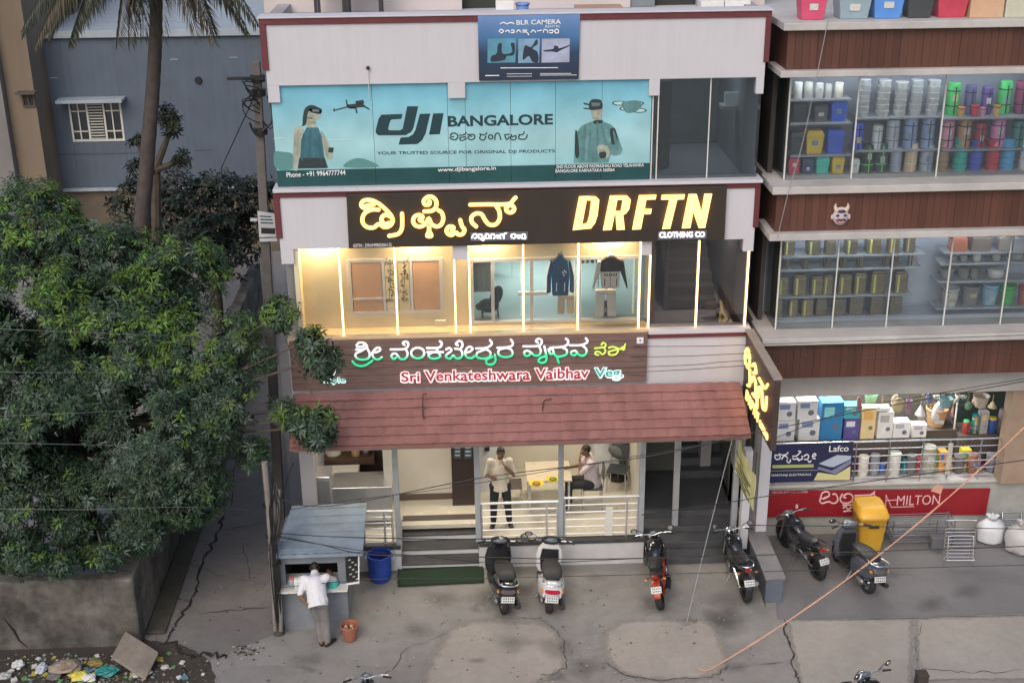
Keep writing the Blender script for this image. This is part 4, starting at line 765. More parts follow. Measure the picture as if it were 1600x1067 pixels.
# ground floor of the neighbour
NY0 = .85
nb('beam', LEDG, NX0+.02, NX1, .55, .8, ZP(614, .6, 1400), zl['b1a']+.01)
zfl = ZP(752, NY0, 1400)
nb('plinth', M('grey_plinth', (.36, .36, .34), .7, var=.2), NX0+.1, NX1, NY0, 8.8, 0, zfl-.05)
nb('floor_edge', LEDG, NX0+.08, NX1, NY0-.06, NY0+.3, zfl-.049, zfl)
nb('shop_back_wall', M('dim_shop', (.16, .15, .13), .8, var=.3), NX0+.2, NX1, 3.4, 3.5, zfl, 4.6, 0); nb('shop_side_wall', LEDG, NX0+.1, NX0+.22, .9, 8, 0, 4.6, 0)
nb('shop_ceiling', LEDG, NX0+.2, NX1, .9, 3.5, ZP(600, .8, 1400), ZP(600, .8, 1400)+.05, 0); nb('shop_floor', M('shop_floor_tile', (.3, .28, .25), .4), NX0+.2, NX1, NY0+.3, 3.4, zfl-.04, zfl-.001, 0)
nb('shop_pillar', M('tan_pillar', (.33, .24, .18), .7, var=.15), XP(1577, 640, .7), XP(1625, 640, .7), .62, .95, zfl, zl['b1a'])
NR_ = NY0+.02
def nrail(px0, px1, ptop, n, posts):
    return railing(XP(px0, 720, NR_), XP(px1, 720, NR_), NR_, zfl+.001, ZP(ptop, NR_, 1400), n, [XP(p, 720, NR_) for p in posts], N, STEEL, .012, 'railing')
nrail(1208, 1580, 688.5, 5, (1212, 1336, 1388, 1440, 1482, 1530, 1578))
nb('rail_plate', M('pale_rail_plate', (.5, .48, .42), .6), XP(1479, 715, NR_), XP(1486, 715, NR_), NR_-.03, NR_-.012, ZP(740, NR_, 1480), ZP(692, NR_, 1480), .003)
ceil_lamp(XP(1300, 640, 1.6), 1.6, ZP(600, .8, 1400), 1.2, .3, 55, (1, .95, .88), 'white ceiling lamp over the boxed goods in the electrical shop'); ceil_lamp(XP(1420, 640, 1.8), 1.9, ZP(600, .8, 1400), 1.2, .3, 70, (.97, 1, .95), 'white ceiling lamp over the carton piles in the electrical shop')
# banners of the ground floor
S = thing('electrical_banner', 'dark blue Lafco electrical banner with white lettering tied to the railing', 'banner', P(1268, 752, NY0-.1)); YL = NY0-.1
MB().hexa([P(1205, 695, YL), P(1334, 690, YL), P(1330, 750, YL), P(1200, 754, YL)], (0, .012, 0)).build('banner_sheet', M('navy_banner', (.02, .024, .075), .5, var=.1), S)
z = (1195, 690, 8.89)
flat('printed_corner', [[(740, 425), (985, 460), (1190, 340), (1182, 530), (680, 535)]], *z, M('pale_yellow_print', (.6, .58, .30), .5, var=0), S, YL-.003)
flat('printed_panel', [[(750, 305), (1005, 185), (1200, 195), (1195, 240), (960, 350), (900, 350)]], *z, M('pale_blue_print', (.42, .48, .62), .5, var=0), S, YL-.005)
flat('printed_panel', [[(730, 380), (750, 345), (930, 400), (1195, 250), (1200, 300), (980, 450), (930, 435)]], *z, M('grey_blue_print', (.2, .22, .34), .5, var=0), S, YL-.007)
flat('printed_rule', [[(105, 325), (680, 312), (676, 355), (108, 368)], [(80, 402), (740, 390), (740, 396), (80, 408)]], *z, M('lime_print', (.42, .46, .2), .5, var=0), S, YL-.003)
text_px('word', 'Lafco', 1195+890/8.89, 690+140/8.89, 1195+1162/8.89, 690+132/8.89, 9.5, YL-.003, WHT, S, .002, .01); text_px('word', 'MARTHAJI ELECTRICALS', 1195+92/8.89, 690+488/8.89, 1195+640/8.89, 690+474/8.89, 4, YL-.003, WHT, S, .002, .005)
strokes_px('kannada_word', [[(180, 195), (150, 180), (140, 215), (160, 242), (200, 240), (215, 205), (190, 170), (250, 185)], [(250, 185), (300, 175), (320, 150)], [(235, 240), (265, 200), (300, 205), (318, 235)], [(305, 260), (325, 290), (350, 280), (355, 250)], [(390, 200), (440, 195), (480, 160), (500, 135), (470, 130)], [(385, 230), (420, 245), (450, 225), (480, 250), (520, 235), (515, 200)], [(455, 245), (475, 265)], [(545, 200), (590, 175), (610, 205), (590, 240), (550, 245)], [(600, 260), (620, 285), (640, 265)], [(660, 205), (690, 200), (710, 175), (685, 165), (665, 190), (668, 230), (700, 232)]], 1195, 690, 8.89, YL-.004, .013, WHT, S, 6, 3)
S = thing('kitchenware_banner', 'long red Milton banner with white lettering across the plinth', 'banner', P(1370, 808, NY0-.06)); YL = NY0-.06
MB().hexa([P(1199, 767, YL), P(1548, 763, YL), P(1540, 804, YL), P(1198, 808, YL)], (0, .015, 0)).build('banner_sheet', M('red_banner', (.27, .012, .02), .5, var=.12, scale=2), S)
PINK = M('pale_pink_print', (.75, .5, .5), .5, var=0)
strokes_px('kannada_word', [[(205, 150), (170, 160), (150, 145), (165, 100), (205, 85), (238, 100), (230, 135), (190, 148)], [(150, 150), (138, 185), (165, 207), (205, 195), (240, 190), (270, 207), (312, 198), (326, 160), (305, 112), (278, 112)], [(410, 150), (385, 140), (410, 112), (450, 108), (482, 135), (470, 185), (420, 206), (365, 195), (352, 155), (375, 110)], [(505, 128), (620, 122), (680, 115), (710, 88)], circ(690, 128, 20), [(380, 225), (460, 225)], [(385, 255), (410, 240), (430, 270), (465, 250)], [(390, 290), (465, 285)]], 1260, 755, 6.667, YL-.006, .017, PINK, S, 6, 3)
text_px('word', 'MILTON', 1260+938/6.667, 755+228/6.667, 1260+1385/6.667, 755+218/6.667, 15, YL-.001, PINK, S, .003, -.004)
strokes_px('logo_mark', [[(830, 120), (825, 235)], [(830, 122), (880, 235)], [(830, 180), (950, 170)], [(880, 248), (1120, 240)]], 1260, 755, 6.667, YL-.002, .009, PINK, S, 5, 1)
text_px('small_print', 'MILTON EXCLUSIVE STORE', 1207, 770.5, 1262, 769.5, 2.6, YL-.001, PINK, S, .002)['kind'] = 'stuff'; rb('printed_dot', PINK, 1243, 788, 1247, 794, YL-.004, .003, S, 0)
# oni-like guardian mask on the brown band
S = thing('guardian_mask', 'small horned white guardian face mask hung on the brown cladding', 'mask', P(1315, 356, -.24)); ym = -.245
mp = lambda x, y: P(1190+x/3.902, 280+y/3.902, ym)
c = mp(482, 225); k = (mp(540, 225).x-mp(425, 225).x)/2
MB().ell(c, (k*.85, .05, k*1.0)).build('face', M('mask_white', (.55, .45, .47), .5, var=.1), S, smooth=True)
for sx in (-1, 1):
    MB().tube(smooth_path([c+Vector((sx*k*.45, 0, k*.6)), c+Vector((sx*k*.68, -.01, k*1.0)), c+Vector((sx*k*.62, -.01, k*1.42))], 3), [.05, .045, .038, .03, .022, .012, .004], 8).build('horn', M('mask_horn', (.6, .5, .42), .5), S, smooth=True)
    MB().ell(c+Vector((sx*k*.38, -.04, k*.12)), (k*.2, .02, k*.14)).build('eye', M('mask_dark', (.04, .04, .08), .4), S, smooth=True)
    MB().ell(c+Vector((sx*k*.9, 0, -k*.1)), (k*.16, .03, k*.3)).build('ear', M('mask_white'), S, smooth=True)
MB().ell(c+Vector((0, -.03, k*.55)), (k*.5, .035, k*.2)).build('hair', M('mask_dark'), S, smooth=True); MB().tube(smooth_path([c+Vector((x*k, -.048, zz*k)) for x, zz in ((-.5, -.42), (-.25, -.3), (0, -.36), (.25, -.3), (.5, -.42))], 3), .02, 6).build('moustache', M('mask_dark'), S, smooth=True)
MB().ell(c+Vector((0, -.045, -k*.62)), (k*.35, .02, k*.12)).build('mouth', M('mask_red', (.5, .2, .2), .5), S, smooth=True)
# ------------------------------------------------------------------ goods: one object each
def PM(c):
    c = tuple(min(.8, v*1.5+.008) for v in c); return M('plastic_%.2f_%.2f_%.2f' % c, c, .38, var=.1, scale=6)
def item(kind, name, label, cat, px, w, pyb, pyt, Y, col, z=None, group=None, col2=None):
    """goods standing on level z (or at pixel row pyb) at plane Y, w pixels wide"""
    px += rnd.uniform(-1.2, 1.2); pyt += rnd.uniform(-.05, .05)*(pyb-pyt); b = P(px, pyb, Y); z = b.z if z is None else z; hw = (P(px+w/2, pyb, Y).x-P(px-w/2, pyb, Y).x)/2; h = max(.05, P(px, pyt, Y).z-b.z); x = b.x; yc = Y+hw
    t = thing(name, label, cat, (x, yc, z), group); m = PM(col); m2 = PM(col2) if col2 else M('goods_dark', (.03, .03, .035), .5)
    z += .002
    if kind == 'can':
        MB().lathe([(hw*.94, 0), (hw, .01), (hw, h*.88), (hw*.97, h*.89)], (x, yc, z), 18).build('body', m, t, smooth=True); MB().lathe([(hw*1.02, h*.885), (hw*1.02, h*.97), (hw*.9, h)], (x, yc, z), 18).build('lid', m2 if col2 else m, t, smooth=True)
    elif kind == 'bucket':
        MB().lathe([(hw*.72, 0), (hw*.95, h*.9), (hw, h*.9), (hw, h), (hw*.92, h), (hw*.68, .03)], (x, yc, z), 18).build('body', m, t, smooth=True); MB().tube([(x-hw*1.0, yc, z+h*.95)]+[(x+hw*1.0*cos(pi-a_), yc-hw*.9*sin(a_), z+h*.95-h*.12*sin(a_)) for a_ in (.4, .8, 1.2, 1.6, 2, 2.4, 2.8)]+[(x+hw, yc, z+h*.95)], .008, 5).build('handle', m2, t, smooth=True)
    elif kind == 'stack':
        n = max(2, int(h/(hw*.8))); 
        for i in range(n): MB().lathe([(hw*.86, 0), (hw*.97, h/n*.8), (hw, h/n*.82), (hw, h/n*.96), (hw*.9, h/n*.98)], (x, yc, z+h/n*i), 16).build('cup', m, t, smooth=True)
    elif kind == 'bin':
        MB().loft([[(x-hw*.82, yc-hw*.7, z), (x+hw*.82, yc-hw*.7, z), (x+hw*.82, yc+hw*.7, z), (x-hw*.82, yc+hw*.7, z)], [(x-hw, yc-hw*.85, z+h*.8), (x+hw, yc-hw*.85, z+h*.8), (x+hw, yc+hw*.85, z+h*.8), (x-hw, yc+hw*.85, z+h*.8)]]).build('body', m, t, bevel=.012)
        MB().loft([[(x-hw*1.05, yc-hw*.9, z+h*.805), (x+hw*1.05, yc-hw*.9, z+h*.805), (x+hw*1.05, yc+hw*.9, z+h*.805), (x-hw*1.05, yc+hw*.9, z+h*.805)], [(x-hw*.8, yc-hw*.6, z+h), (x+hw*.8, yc-hw*.6, z+h), (x+hw*.8, yc+hw*.6, z+h), (x-hw*.8, yc+hw*.6, z+h)]]).build('lid', m2 if col2 else m, t, bevel=.012)
    elif kind == 'strap':
        MB().lathe([(hw*.9, 0), (hw, .01), (hw, h*.92), (hw*.9, h)], (x, yc, z), 16).build('body', m, t, smooth=True)
        for q in (.28, .75): MB().lathe([(hw*1.015, h*q), (hw*1.015, h*q+.02)], (x, yc, z), 16, cap=False).build('strap', m2, t, smooth=True)
        MB().box(x-.01, x+.01, yc-hw*1.04, yc-hw*.98, z+.02, z+h*.9).build('strap', m2, t)
    elif kind == 'box':
        MB().box(x-hw, x+hw, Y, Y+max(.2, hw*1.4), z, z+h).build('carton', m, t, bevel=.006)
        if col2:
            q = rnd.random(); MB().box(x-hw*.75, x+hw*(.1+.5*q), Y-.003, Y-.0005, z+h*.62, z+h*.88).build('printed_panel', m2, t); MB().lathe([(hw*.3, 0), (hw*.3, .003)], (x+hw*.35, Y-.0005, z+h*.36), 12, (0, -1, 0)).build('printed_picture', M('box_picture', (.16, .18, .24), .5), t)
    elif kind == 'canister':
        m = M('brass_%.2f' % col[0], tuple(min(1, v*2.3) for v in col), .34, .75, var=.2, scale=7)
        MB().box(x-hw, x+hw, Y, Y+hw*1.7, z, z+h*.9).build('body', m, t, bevel=.014); MB().box(x-hw*.8, x+hw*.8, Y+hw*.2, Y+hw*1.5, z+h*.902, z+h).build('lid', m, t, bevel=.01)
        MB().box(x-hw*.62, x-hw*.34, Y-.004, Y-.001, z+h*.05, z+h*.86).build('trim_stripe', m2, t)
    elif kind == 'pot':
        MB().lathe([(hw*.55, 0), (hw*.85, h*.15), (hw, h*.5), (hw*.92, h*.85), (hw, h*.9), (hw*.98, h), (hw*.6, h*1.02)], (x, yc, z), 18).build('body', m, t, smooth=True)
        for sx in (-1, 1): MB().tube([(x+sx*hw*.95, yc, z+h*.7), (x+sx*hw*1.15, yc, z+h*.72), (x+sx*hw*1.12, yc, z+h*.55), (x+sx*hw*.96, yc, z+h*.5)], .008, 5).build('handle', m2, t, smooth=True)
    if kind in ('can', 'bin', 'strap', 'bucket') and rnd.random() < .6:
        lw, lz = hw*rnd.uniform(.25, .45), z+h*rnd.uniform(.25, .5); yf = yc-hw*({'bin': .80, 'bucket': .86}.get(kind, 1.0))-.004
        MB().box(x-lw, x+lw, yf, yf+.012, lz, lz+h*.22).build('paper_label', M('label_%d' % rnd.randrange(4), [(.6, .6, .58), (.55, .5, .3), (.5, .2, .2), (.25, .35, .5)][rnd.randrange(4)], .6, var=.3, scale=40), t)
    return t
def shelf(px0, px1, py, Y0, Y1, mat=None): 
    a, b = XP(px0, py, Y0), XP(px1, py, Y0); zz = ZP(py, Y0, (px0+px1)/2); nb('shelf', mat or M('shelf_grey', (.33, .36, .4), .5, var=.1), a, b, Y0-.04, Y1, zz-.03, zz, 0); return zz
YI = NYS
def row(kind, name, cat, where, z, pyb, items, group=None, adj=''):
    """items: (px, w, pyt, colour, colourword[, col2])"""
    for i, it in enumerate(items):
        px, w, pyt, col, cw = it[:5]; c2 = it[5] if len(it) > 5 else None
        kd = it[6] if len(it) > 6 else kind
        item(kd, name, '%s %s%s, %s from left %s' % (cw, adj, name.replace('_', ' '), ORD[min(i, 11)], where), cat, px, w, pyb, pyt, YI, col, z, group, c2)
BLUc, YELc, TEAc, REDc, BKc, GYc, GRc, LBc, PKc, PUc, ORc, BRc, WHc, NVc = (.04, .10, .5), (.65, .38, .05), (.03, .33, .30), (.42, .04, .06), (.025, .03, .035), (.30, .32, .33), (.05, .35, .10), (.18, .34, .6), (.5, .22, .34), (.12, .06, .22), (.6, .25, .08), (.28, .2, .13), (.6, .6, .6), (.03, .05, .12)
# second-floor showcase, left bay
zsA = shelf(1234, 1330, 155, YI, YI+.5); row('can', 'canister', 'canister', 'on the top shelf of the left bay', zsA, 155, [(1247, 14, 130, (.5, .5, .48), 'off-white'), (1264, 13, 131, (.4, .4, .38), 'grey'), (1280, 12, 131, (.42, .43, .42), 'pale grey'), (1295, 10, 133, (.38, .38, .36), 'dull grey'), (1312, 13, 131, (.5, .47, .4), 'cream')], 'canisters in the upper showcase', 'small ')
zsB = shelf(1234, 1330, 192, YI, YI+.5); row('bin', 'storage_bin', 'bin', 'on the upper middle shelf of the left bay', zsB, 192, [(1250, 24, 161, BKc, 'black'), (1282, 22, 166, (.08, .085, .09), 'charcoal'), (1311, 26, 158, BLUc, 'bright blue')], 'bins in the upper showcase')
zsC = shelf(1234, 1330, 242, YI, YI+.5); row('bin', 'storage_bin', 'bin', 'on the lower middle shelf of the left bay', zsC, 241, [(1246, 22, 205, (.03, .04, .04), 'black lidded'), (1274, 28, 206, YELc, 'yellow'), (1306, 27, 204, BLUc, 'royal blue')], 'bins in the upper showcase')
row('bin', 'waste_bin', 'bin', 'along the bottom of the left bay', zsl[2], 287, [(1239, 18, 262, REDc, 'red'), (1261, 18, 264, NVc, 'navy'), (1285, 21, 261, (.05, .42, .36), 'turquoise'), (1308, 20, 260, YELc, 'mustard'), (1334, 14, 264, (.45, .52, .55), 'pale')], 'bins in the upper showcase')
# middle bay
zsD = shelf(1340, 1468, 183, YI, YI+.5); row('stack', 'cup_stack', 'cups', 'on the top shelf of the middle bay', zsD, 183, [(1350, 20, 126, GYc, 'tall grey'), (1380, 21, 127, (.32, .33, .33), 'tall grey'), (1407, 20, 127, (.33, .34, .34), 'tall grey'), (1432, 20, 127, GYc, 'tall grey'), (1457, 20, 126, (.34, .35, .36), 'tall grey')], 'tall grey cup stacks')
zsE = shelf(1337, 1466, 234, YI, YI+.5); row('strap', 'storage_drum', 'drum', 'on the middle shelf of the middle bay', zsE, 234, [(1341, 17, 193, BLUc, 'blue'), (1371, 16, 197, (.5, .52, .56), 'white', (.2, .25, .35)), (1396, 20, 188, (.33, .37, .45), 'grey', (.15, .18, .25)), (1423, 21, 186, (.2, .28, .45), 'slate blue', (.05, .07, .12)), (1449, 20, 186, (.2, .28, .45), 'slate blue', (.05, .07, .12))], 'drums in the upper showcase')
row('strap', 'storage_drum', 'drum', 'along the bottom of the middle bay', zsl[2], 286, [(1355, 20, 240, (.025, .04, .03), 'black', (.1, .42, .1)), (1376, 20, 240, (.03, .05, .06), 'dark', (.1, .42, .1)), (1398, 17, 248, (.25, .3, .38), 'slate', (.3, .35, .45)), (1422, 19, 243, (.5, .38, .26), 'tan', (.7, .6, .4)), (1446, 20, 245, (.3, .35, .42), 'blue grey', (.15, .2, .3))], 'drums in the upper showcase')
# right bay
zsF = shelf(1474, 1640, 183, YI-.14, YI+.5); row('strap', 'gift_tin', 'tin', 'on the top shelf of the right bay', zsF, 183, [(1489, 20, 132, GRc, 'bright green'), (1517, 17, 136, (.07, .07, .16), 'dark blue'), (1543, 17, 140, (.08, .05, .2), 'violet'), (1570, 20, 130, GRc, 'bright green'), (1595, 18, 132, (.16, .03, .08), 'maroon')], 'strapped tins')
YI -= .14; row('bucket', 'toy_pail', 'pail', 'before the tins in the right bay', zsF, 182, [(1503, 12, 166, ORc, 'orange'), (1524, 13, 164, REDc, 'red'), (1536, 10, 168, PKc, 'pink'), (1558, 11, 165, (.6, .3, .1), 'amber')], 'small pails'); YI += .14
zsG = shelf(1470, 1640, 232, YI, YI+.5); row('strap', 'gift_tin', 'tin', 'on the middle shelf of the right bay', zsG, 232, [(1481, 22, 188, PKc, 'pink'), (1507, 21, 188, (.35, .2, .1), 'brown'), (1532, 18, 192, (.28, .03, .06), 'dark red'), (1560, 22, 187, (.5, .2, .4), 'rose'), (1590, 20, 190, (.03, .16, .16), 'dark teal')], 'strapped tins')
row('stack', 'bucket_stack', 'buckets', 'along the bottom of the right bay', zsl[2], 285, [(1471, 19, 238, BRc, 'brown'), (1499, 23, 235, TEAc, 'teal'), (1524, 21, 236, (.05, .09, .42), 'blue'), (1550, 22, 236, REDc, 'red'), (1574, 24, 235, (.08, .3, .62), 'sky blue'), (1600, 18, 236, WHc, 'white')], 'bucket stacks')
# first-floor showcase: brass canisters and pots
BRS = (.17, .145, .09); BRD = (.125, .115, .085); GOLD = (.75, .55, .14)
PM(GOLD)
zz = shelf(1222, 1446, 398, YI, YI+.4, M('glass_shelf', (.42, .46, .5), .3)); row('canister', 'brass_canister', 'canister', 'on the highest shelf of the glazed brass display', zz, 398, [(1234, 17, 372, (.15, .135, .10), 'dull brass', GOLD), (1270, 20, 373, (.15, .135, .10), 'dull brass', GOLD), (1297, 16, 374, (.15, .135, .10), 'dark brass', BRS), (1331, 18, 372, (.15, .135, .10), 'dull brass', GOLD), (1364, 21, 371, BRS, 'bright brass', GOLD), (1395, 17, 371, BRS, 'bright brass', GOLD), (1422, 15, 370, (.15, .135, .10), 'copper toned', (.7, .4, .2))], 'brass canisters')
zz = shelf(1220, 1440, 419, YI, YI+.4, M('glass_shelf')); row('canister', 'slim_canister', 'canister', 'on the second shelf of the brass display', zz, 419, [(1229, 9, 402, BRD, 'small dark'), (1257, 10, 400, BRD, 'small dark'), (1291, 10, 398, BRD, 'small dark'), (1319, 11, 399, BRD, 'small dark'), (1344, 10, 400, BRD, 'small dark'), (1385, 9, 398, BRD, 'small dark'), (1399, 11, 396, BRD, 'small dark'), (1425, 12, 395, (.25, .24, .22), 'small grey')], 'slim canisters')
zz = shelf(1214, 1425, 461, YI, YI+.4, M('glass_shelf')); row('canister', 'brass_canister', 'canister', 'on the third shelf of the brass display', zz, 461, [(1224, 16, 433, BRS, 'shiny brass', GOLD), (1249, 20, 430, BRS, 'shiny brass', GOLD), (1275, 18, 432, BRS, 'shiny brass', GOLD), (1294, 15, 430, BRS, 'shiny brass', GOLD), (1319, 20, 430, BRS, 'shiny brass', GOLD), (1344, 18, 430, BRS, 'shiny brass', GOLD), (1371, 22, 426, BRS, 'shiny brass', GOLD), (1406, 20, 428, BRS, 'shiny brass', GOLD)], 'brass canisters')
zz = shelf(1212, 1420, 493, YI, YI+.4, M('glass_shelf')); row('canister', 'brass_canister', 'canister', 'on the lowest shelf of the brass display', zz, 493, [(1217, 12, 466, BRS, 'shaded brass', GOLD), (1239, 14, 466, BRS, 'shaded brass', GOLD), (1260, 18, 466, BRS, 'shaded brass', GOLD), (1283, 17, 466, BRD, 'dark brass', BRS), (1310, 19, 466, BRD, 'dark brass', BRS), (1338, 21, 464, BRD, 'dark brass', BRS), (1370, 20, 463, BRD, 'dark brass', BRS), (1398, 19, 464, BRD, 'dark brass', BRS)], 'brass canisters')
nb('display_base', INB, XP(1210, 510, YI), XP(1700, 505, YI), YI+.02, YI+.5, zsl[1]+.001, ZP(494, YI, 1310)-.03, 0)
zz = shelf(1476, 1640, 393, YI, YI+.4, M('glass_shelf')); row('box', 'cookware_box', 'box', 'on the highest shelf beside the brass display', zz, 393, [(1498, 24, 372, (.35, .12, .07), 'rust red'), (1533, 30, 372, (.16, .13, .11), 'dark brown'), (1570, 20, 372, (.25, .22, .2), 'grey brown'), (1592, 18, 374, (.3, .3, .34), 'grey')], 'cookware boxes')
zz = shelf(1470, 1640, 410, YI, YI+.4, M('glass_shelf')); row('pot', 'steel_tumbler', 'tumbler', 'on the second shelf beside the brass display', zz, 410, [(1490, 12, 399, (.2, .2, .2), 'grey'), (1506, 13, 398, (.2, .2, .2), 'grey'), (1527, 14, 397, (.4, .4, .4), 'shiny'), (1558, 14, 398, (.3, .3, .3), 'grey'), (1590, 22, 398, (.22, .22, .22), 'wide grey')], 'steel tumblers')
zz = shelf(1466, 1640, 438, YI, YI+.4, M('glass_shelf')); row('pot', 'cooking_pot', 'pot', 'on the third shelf beside the brass display', zz, 438, [(1482, 22, 421, (.2, .2, .2), 'steel'), (1508, 17, 420, (.18, .18, .17), 'dark steel'), (1524, 14, 420, (.2, .19, .17), 'dark steel'), (1560, 26, 424, (.5, .52, .55), 'white enamel')], 'cooking pots')
zz = shelf(1462, 1640, 479, YI, YI+.4, M('glass_shelf')); row('bucket', 'planter', 'planter', 'on the lowest shelf beside the brass display', zz, 479, [(1488, 28, 452, (.42, .43, .43), 'pale grey'), (1519, 31, 449, (.17, .17, .18), 'dark grey'), (1550, 27, 449, (.22, .38, .62), 'light blue'), (1576, 26, 449, (.06, .34, .08), 'bright green'), (1602, 20, 452, (.3, .1, .07), 'brick red')], 'planters')
# terrace storage on the right building (seen along the top edge)
zT3 = zsl[3]
for i, (px, w, col, cw, kd) in enumerate(((1271, 42, (.42, .06, .12), 'crimson', 'bin'), (1336, 52, (.2, .27, .32), 'slate grey', 'bin'), (1388, 48, (.07, .2, .5), 'royal blue', 'bin'), (1437, 42, (.04, .045, .05), 'black', 'bin'), (1488, 50, (.36, .04, .07), 'dark red', 'bin'), (1540, 52, (.4, .26, .17), 'tan cardboard', 'box'), (1590, 40, (.35, .35, .28), 'olive', 'box'))):
    item(kd, 'storage_tub' if kd == 'bin' else 'carton', 'large %s %s on the terrace edge of the goods building' % (cw, 'storage tub' if kd == 'bin' else 'carton'), 'tub' if kd == 'bin' else 'box', px, w, 33, -14, -.12, col, zT3, 'goods on the terrace')
# ground-floor shop goods
YQ = 1.35
def gi(kind, name, label, cat, px, w, pyb, pyt, col, col2=None, Y=YQ, z=None): return item(kind, name, label, cat, px, w, pyb, pyt, Y, col, zfl if z is None else z, 'boxed goods in the electrical shop', col2)
nb('display_table', M('dark_table', (.10, .08, .07), .6), XP(1212, 700, YQ), XP(1440, 700, YQ), YQ-.02, YQ+.6, zfl+.001, ZP(687, YQ, 1310), .01)
zq = ZP(687, YQ, 1310)
for i, (px, w, yt_, c, c2, lb) in enumerate(((1226, 29, 655, (.55, .57, .6), (.15, .2, .35), 'white fan carton at the far left of the lower row'), (1262, 32, 654, (.52, .56, .6), (.15, .2, .35), 'white fan carton second from left in the lower row'), (1298, 34, 626, (.03, .16, .34), (.2, .5, .7), 'tall blue cooler carton beside the white fan cartons'), (1328, 24, 655, (.07, .06, .22), (.5, .5, .65), 'purple appliance carton right of the blue carton'), (1354, 22, 640, (.55, .42, .22), (.6, .3, .1), 'tan appliance carton beside the purple one'), (1380, 24, 645, (.6, .58, .52), (.3, .3, .3), 'cream carton beside the tan one'), (1408, 26, 662, (.62, .62, .62), (.3, .3, .35), 'low white carton behind the railing'), (1434, 22, 668, (.6, .6, .58), (.35, .3, .3), 'small white carton at the right end of the row'))):
    t_ = gi('box', 'carton', lb, 'box', px, w, 687, yt_, c, c2, z=zq)
h1 = P(1226, 655, YQ).z-P(1226, 687, YQ).z+.004
for px, w, y0, y1, c, c2, lb in ((1227, 29, 655, 628, (.55, .57, .6), (.15, .2, .35), 'white fan carton on top at the far left'), (1262, 31, 654, 627, (.52, .56, .6), (.15, .2, .35), 'white fan carton on top, second from left'), (1329, 25, 655, 634, (.04, .3, .36), (.3, .6, .6), 'teal carton on top of the purple carton'), (1381, 22, 645, 640, (.6, .6, .55), None, 'thin cream carton lying on the cream carton')):
    item('box', 'carton', lb, 'box', px, w, y0, y1, YQ, c, zq+(P(px, y0, YQ).z-P(px, 687, YQ).z)+.004, 'boxed goods in the electrical shop', c2)
gi('can', 'basket', 'large straw basket in the electrical shop behind the railing', 'basket', 1466, 36, 690, 648, (.35, .2, .1), (.28, .15, .08), 2.0, zfl+.001) if False else item('bucket', 'basket', 'wide straw basket on a stand in the electrical shop', 'basket', 1466, 34, 676, 650, 1.7, (.36, .21, .11), zq, None)
nb('display_table', M('dark_table'), XP(1444, 700, 1.7), XP(1492, 700, 1.7), 1.66, 2.3, zfl+.001, zq-.001, .01)
def pedestal_fan(px, pyb, pyt, Y, col, label):
    b = P(px, pyb, Y); h = P(px, pyt, Y).z-zfl; t = thing('pedestal_fan', label, 'fan', (b.x, Y, zfl), 'fans in the electrical shop'); m = PM(col); x = b.x; z0 = zfl+.002
    MB().lathe([(.16, 0), (.16, .03), (.04, .06)], (x, Y, z0), 16).build('base', m, t, smooth=True); MB().tube([(x, Y, z0+.05), (x, Y, z0+h-.1)], .018, 8).build('pole', m, t, smooth=True)
    MB().ell((x, Y+.03, z0+h-.1), (.05, .09, .05)).build('motor', m, t, smooth=True)
    mb = MB(); 
    for r_ in (.08, .13, .18, .2): mb.tube([(x+r_*cos(i*pi/9), Y-.06, z0+h-.1+r_*sin(i*pi/9)) for i in range(18)], .005, 4, closed=True)
    g = mb.build('guard', CHROME, t, smooth=True)
    tag(g, None, None, None, 'stuff')
    for i in range(3): a_ = i*2*pi/3; MB().ell((x+.09*cos(a_), Y-.04, z0+h-.1+.09*sin(a_)), (.08, .012, .045), Matrix.Rotation(-a_, 3, 'Y'), 10, 6).build('blade', m, t, smooth=True)
pedestal_fan(1488, 690, 612, 1.7, (.5, .5, .48), 'pale pedestal fan standing behind the basket'); pedestal_fan(1446, 690, 612, 2.1, (.62, .62, .62), 'white pedestal fan behind the carton row')
for i, (px, w, y0, c, nm) in enumerate(((1350, 16, 712, (.5, .48, .42), 'cream'), (1368, 15, 708, (.2, .22, .24), 'grey'), (1400, 18, 706, (.45, .45, .42), 'pale'), (1424, 16, 712, (.12, .12, .13), 'dark'), (1452, 22, 702, (.25, .24, .2), 'olive grey'), (1500, 18, 715, (.1, .09, .09), 'black'), (1520, 16, 712, (.22, .1, .08), 'brown'), (1550, 16, 716, (.15, .16, .2), 'slate'))):
    item('pot' if i % 2 else 'can', 'kitchen_jar', '%s kitchen jar standing low behind the steel railing, %s from left' % (nm, ORD[i]), 'jar', px, w, 742, y0, NY0+.18, c, zfl, 'jars behind the railing')
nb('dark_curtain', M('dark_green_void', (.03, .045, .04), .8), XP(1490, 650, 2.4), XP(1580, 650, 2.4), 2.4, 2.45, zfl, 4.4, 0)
item('can', 'hanging_bag_roll', 'blue printed bag roll hanging near the tan pillar', 'bag', 1560, 13, 668, 630, .95, (.06, .1, .25), None, None, (.3, .35, .5)) if False else None

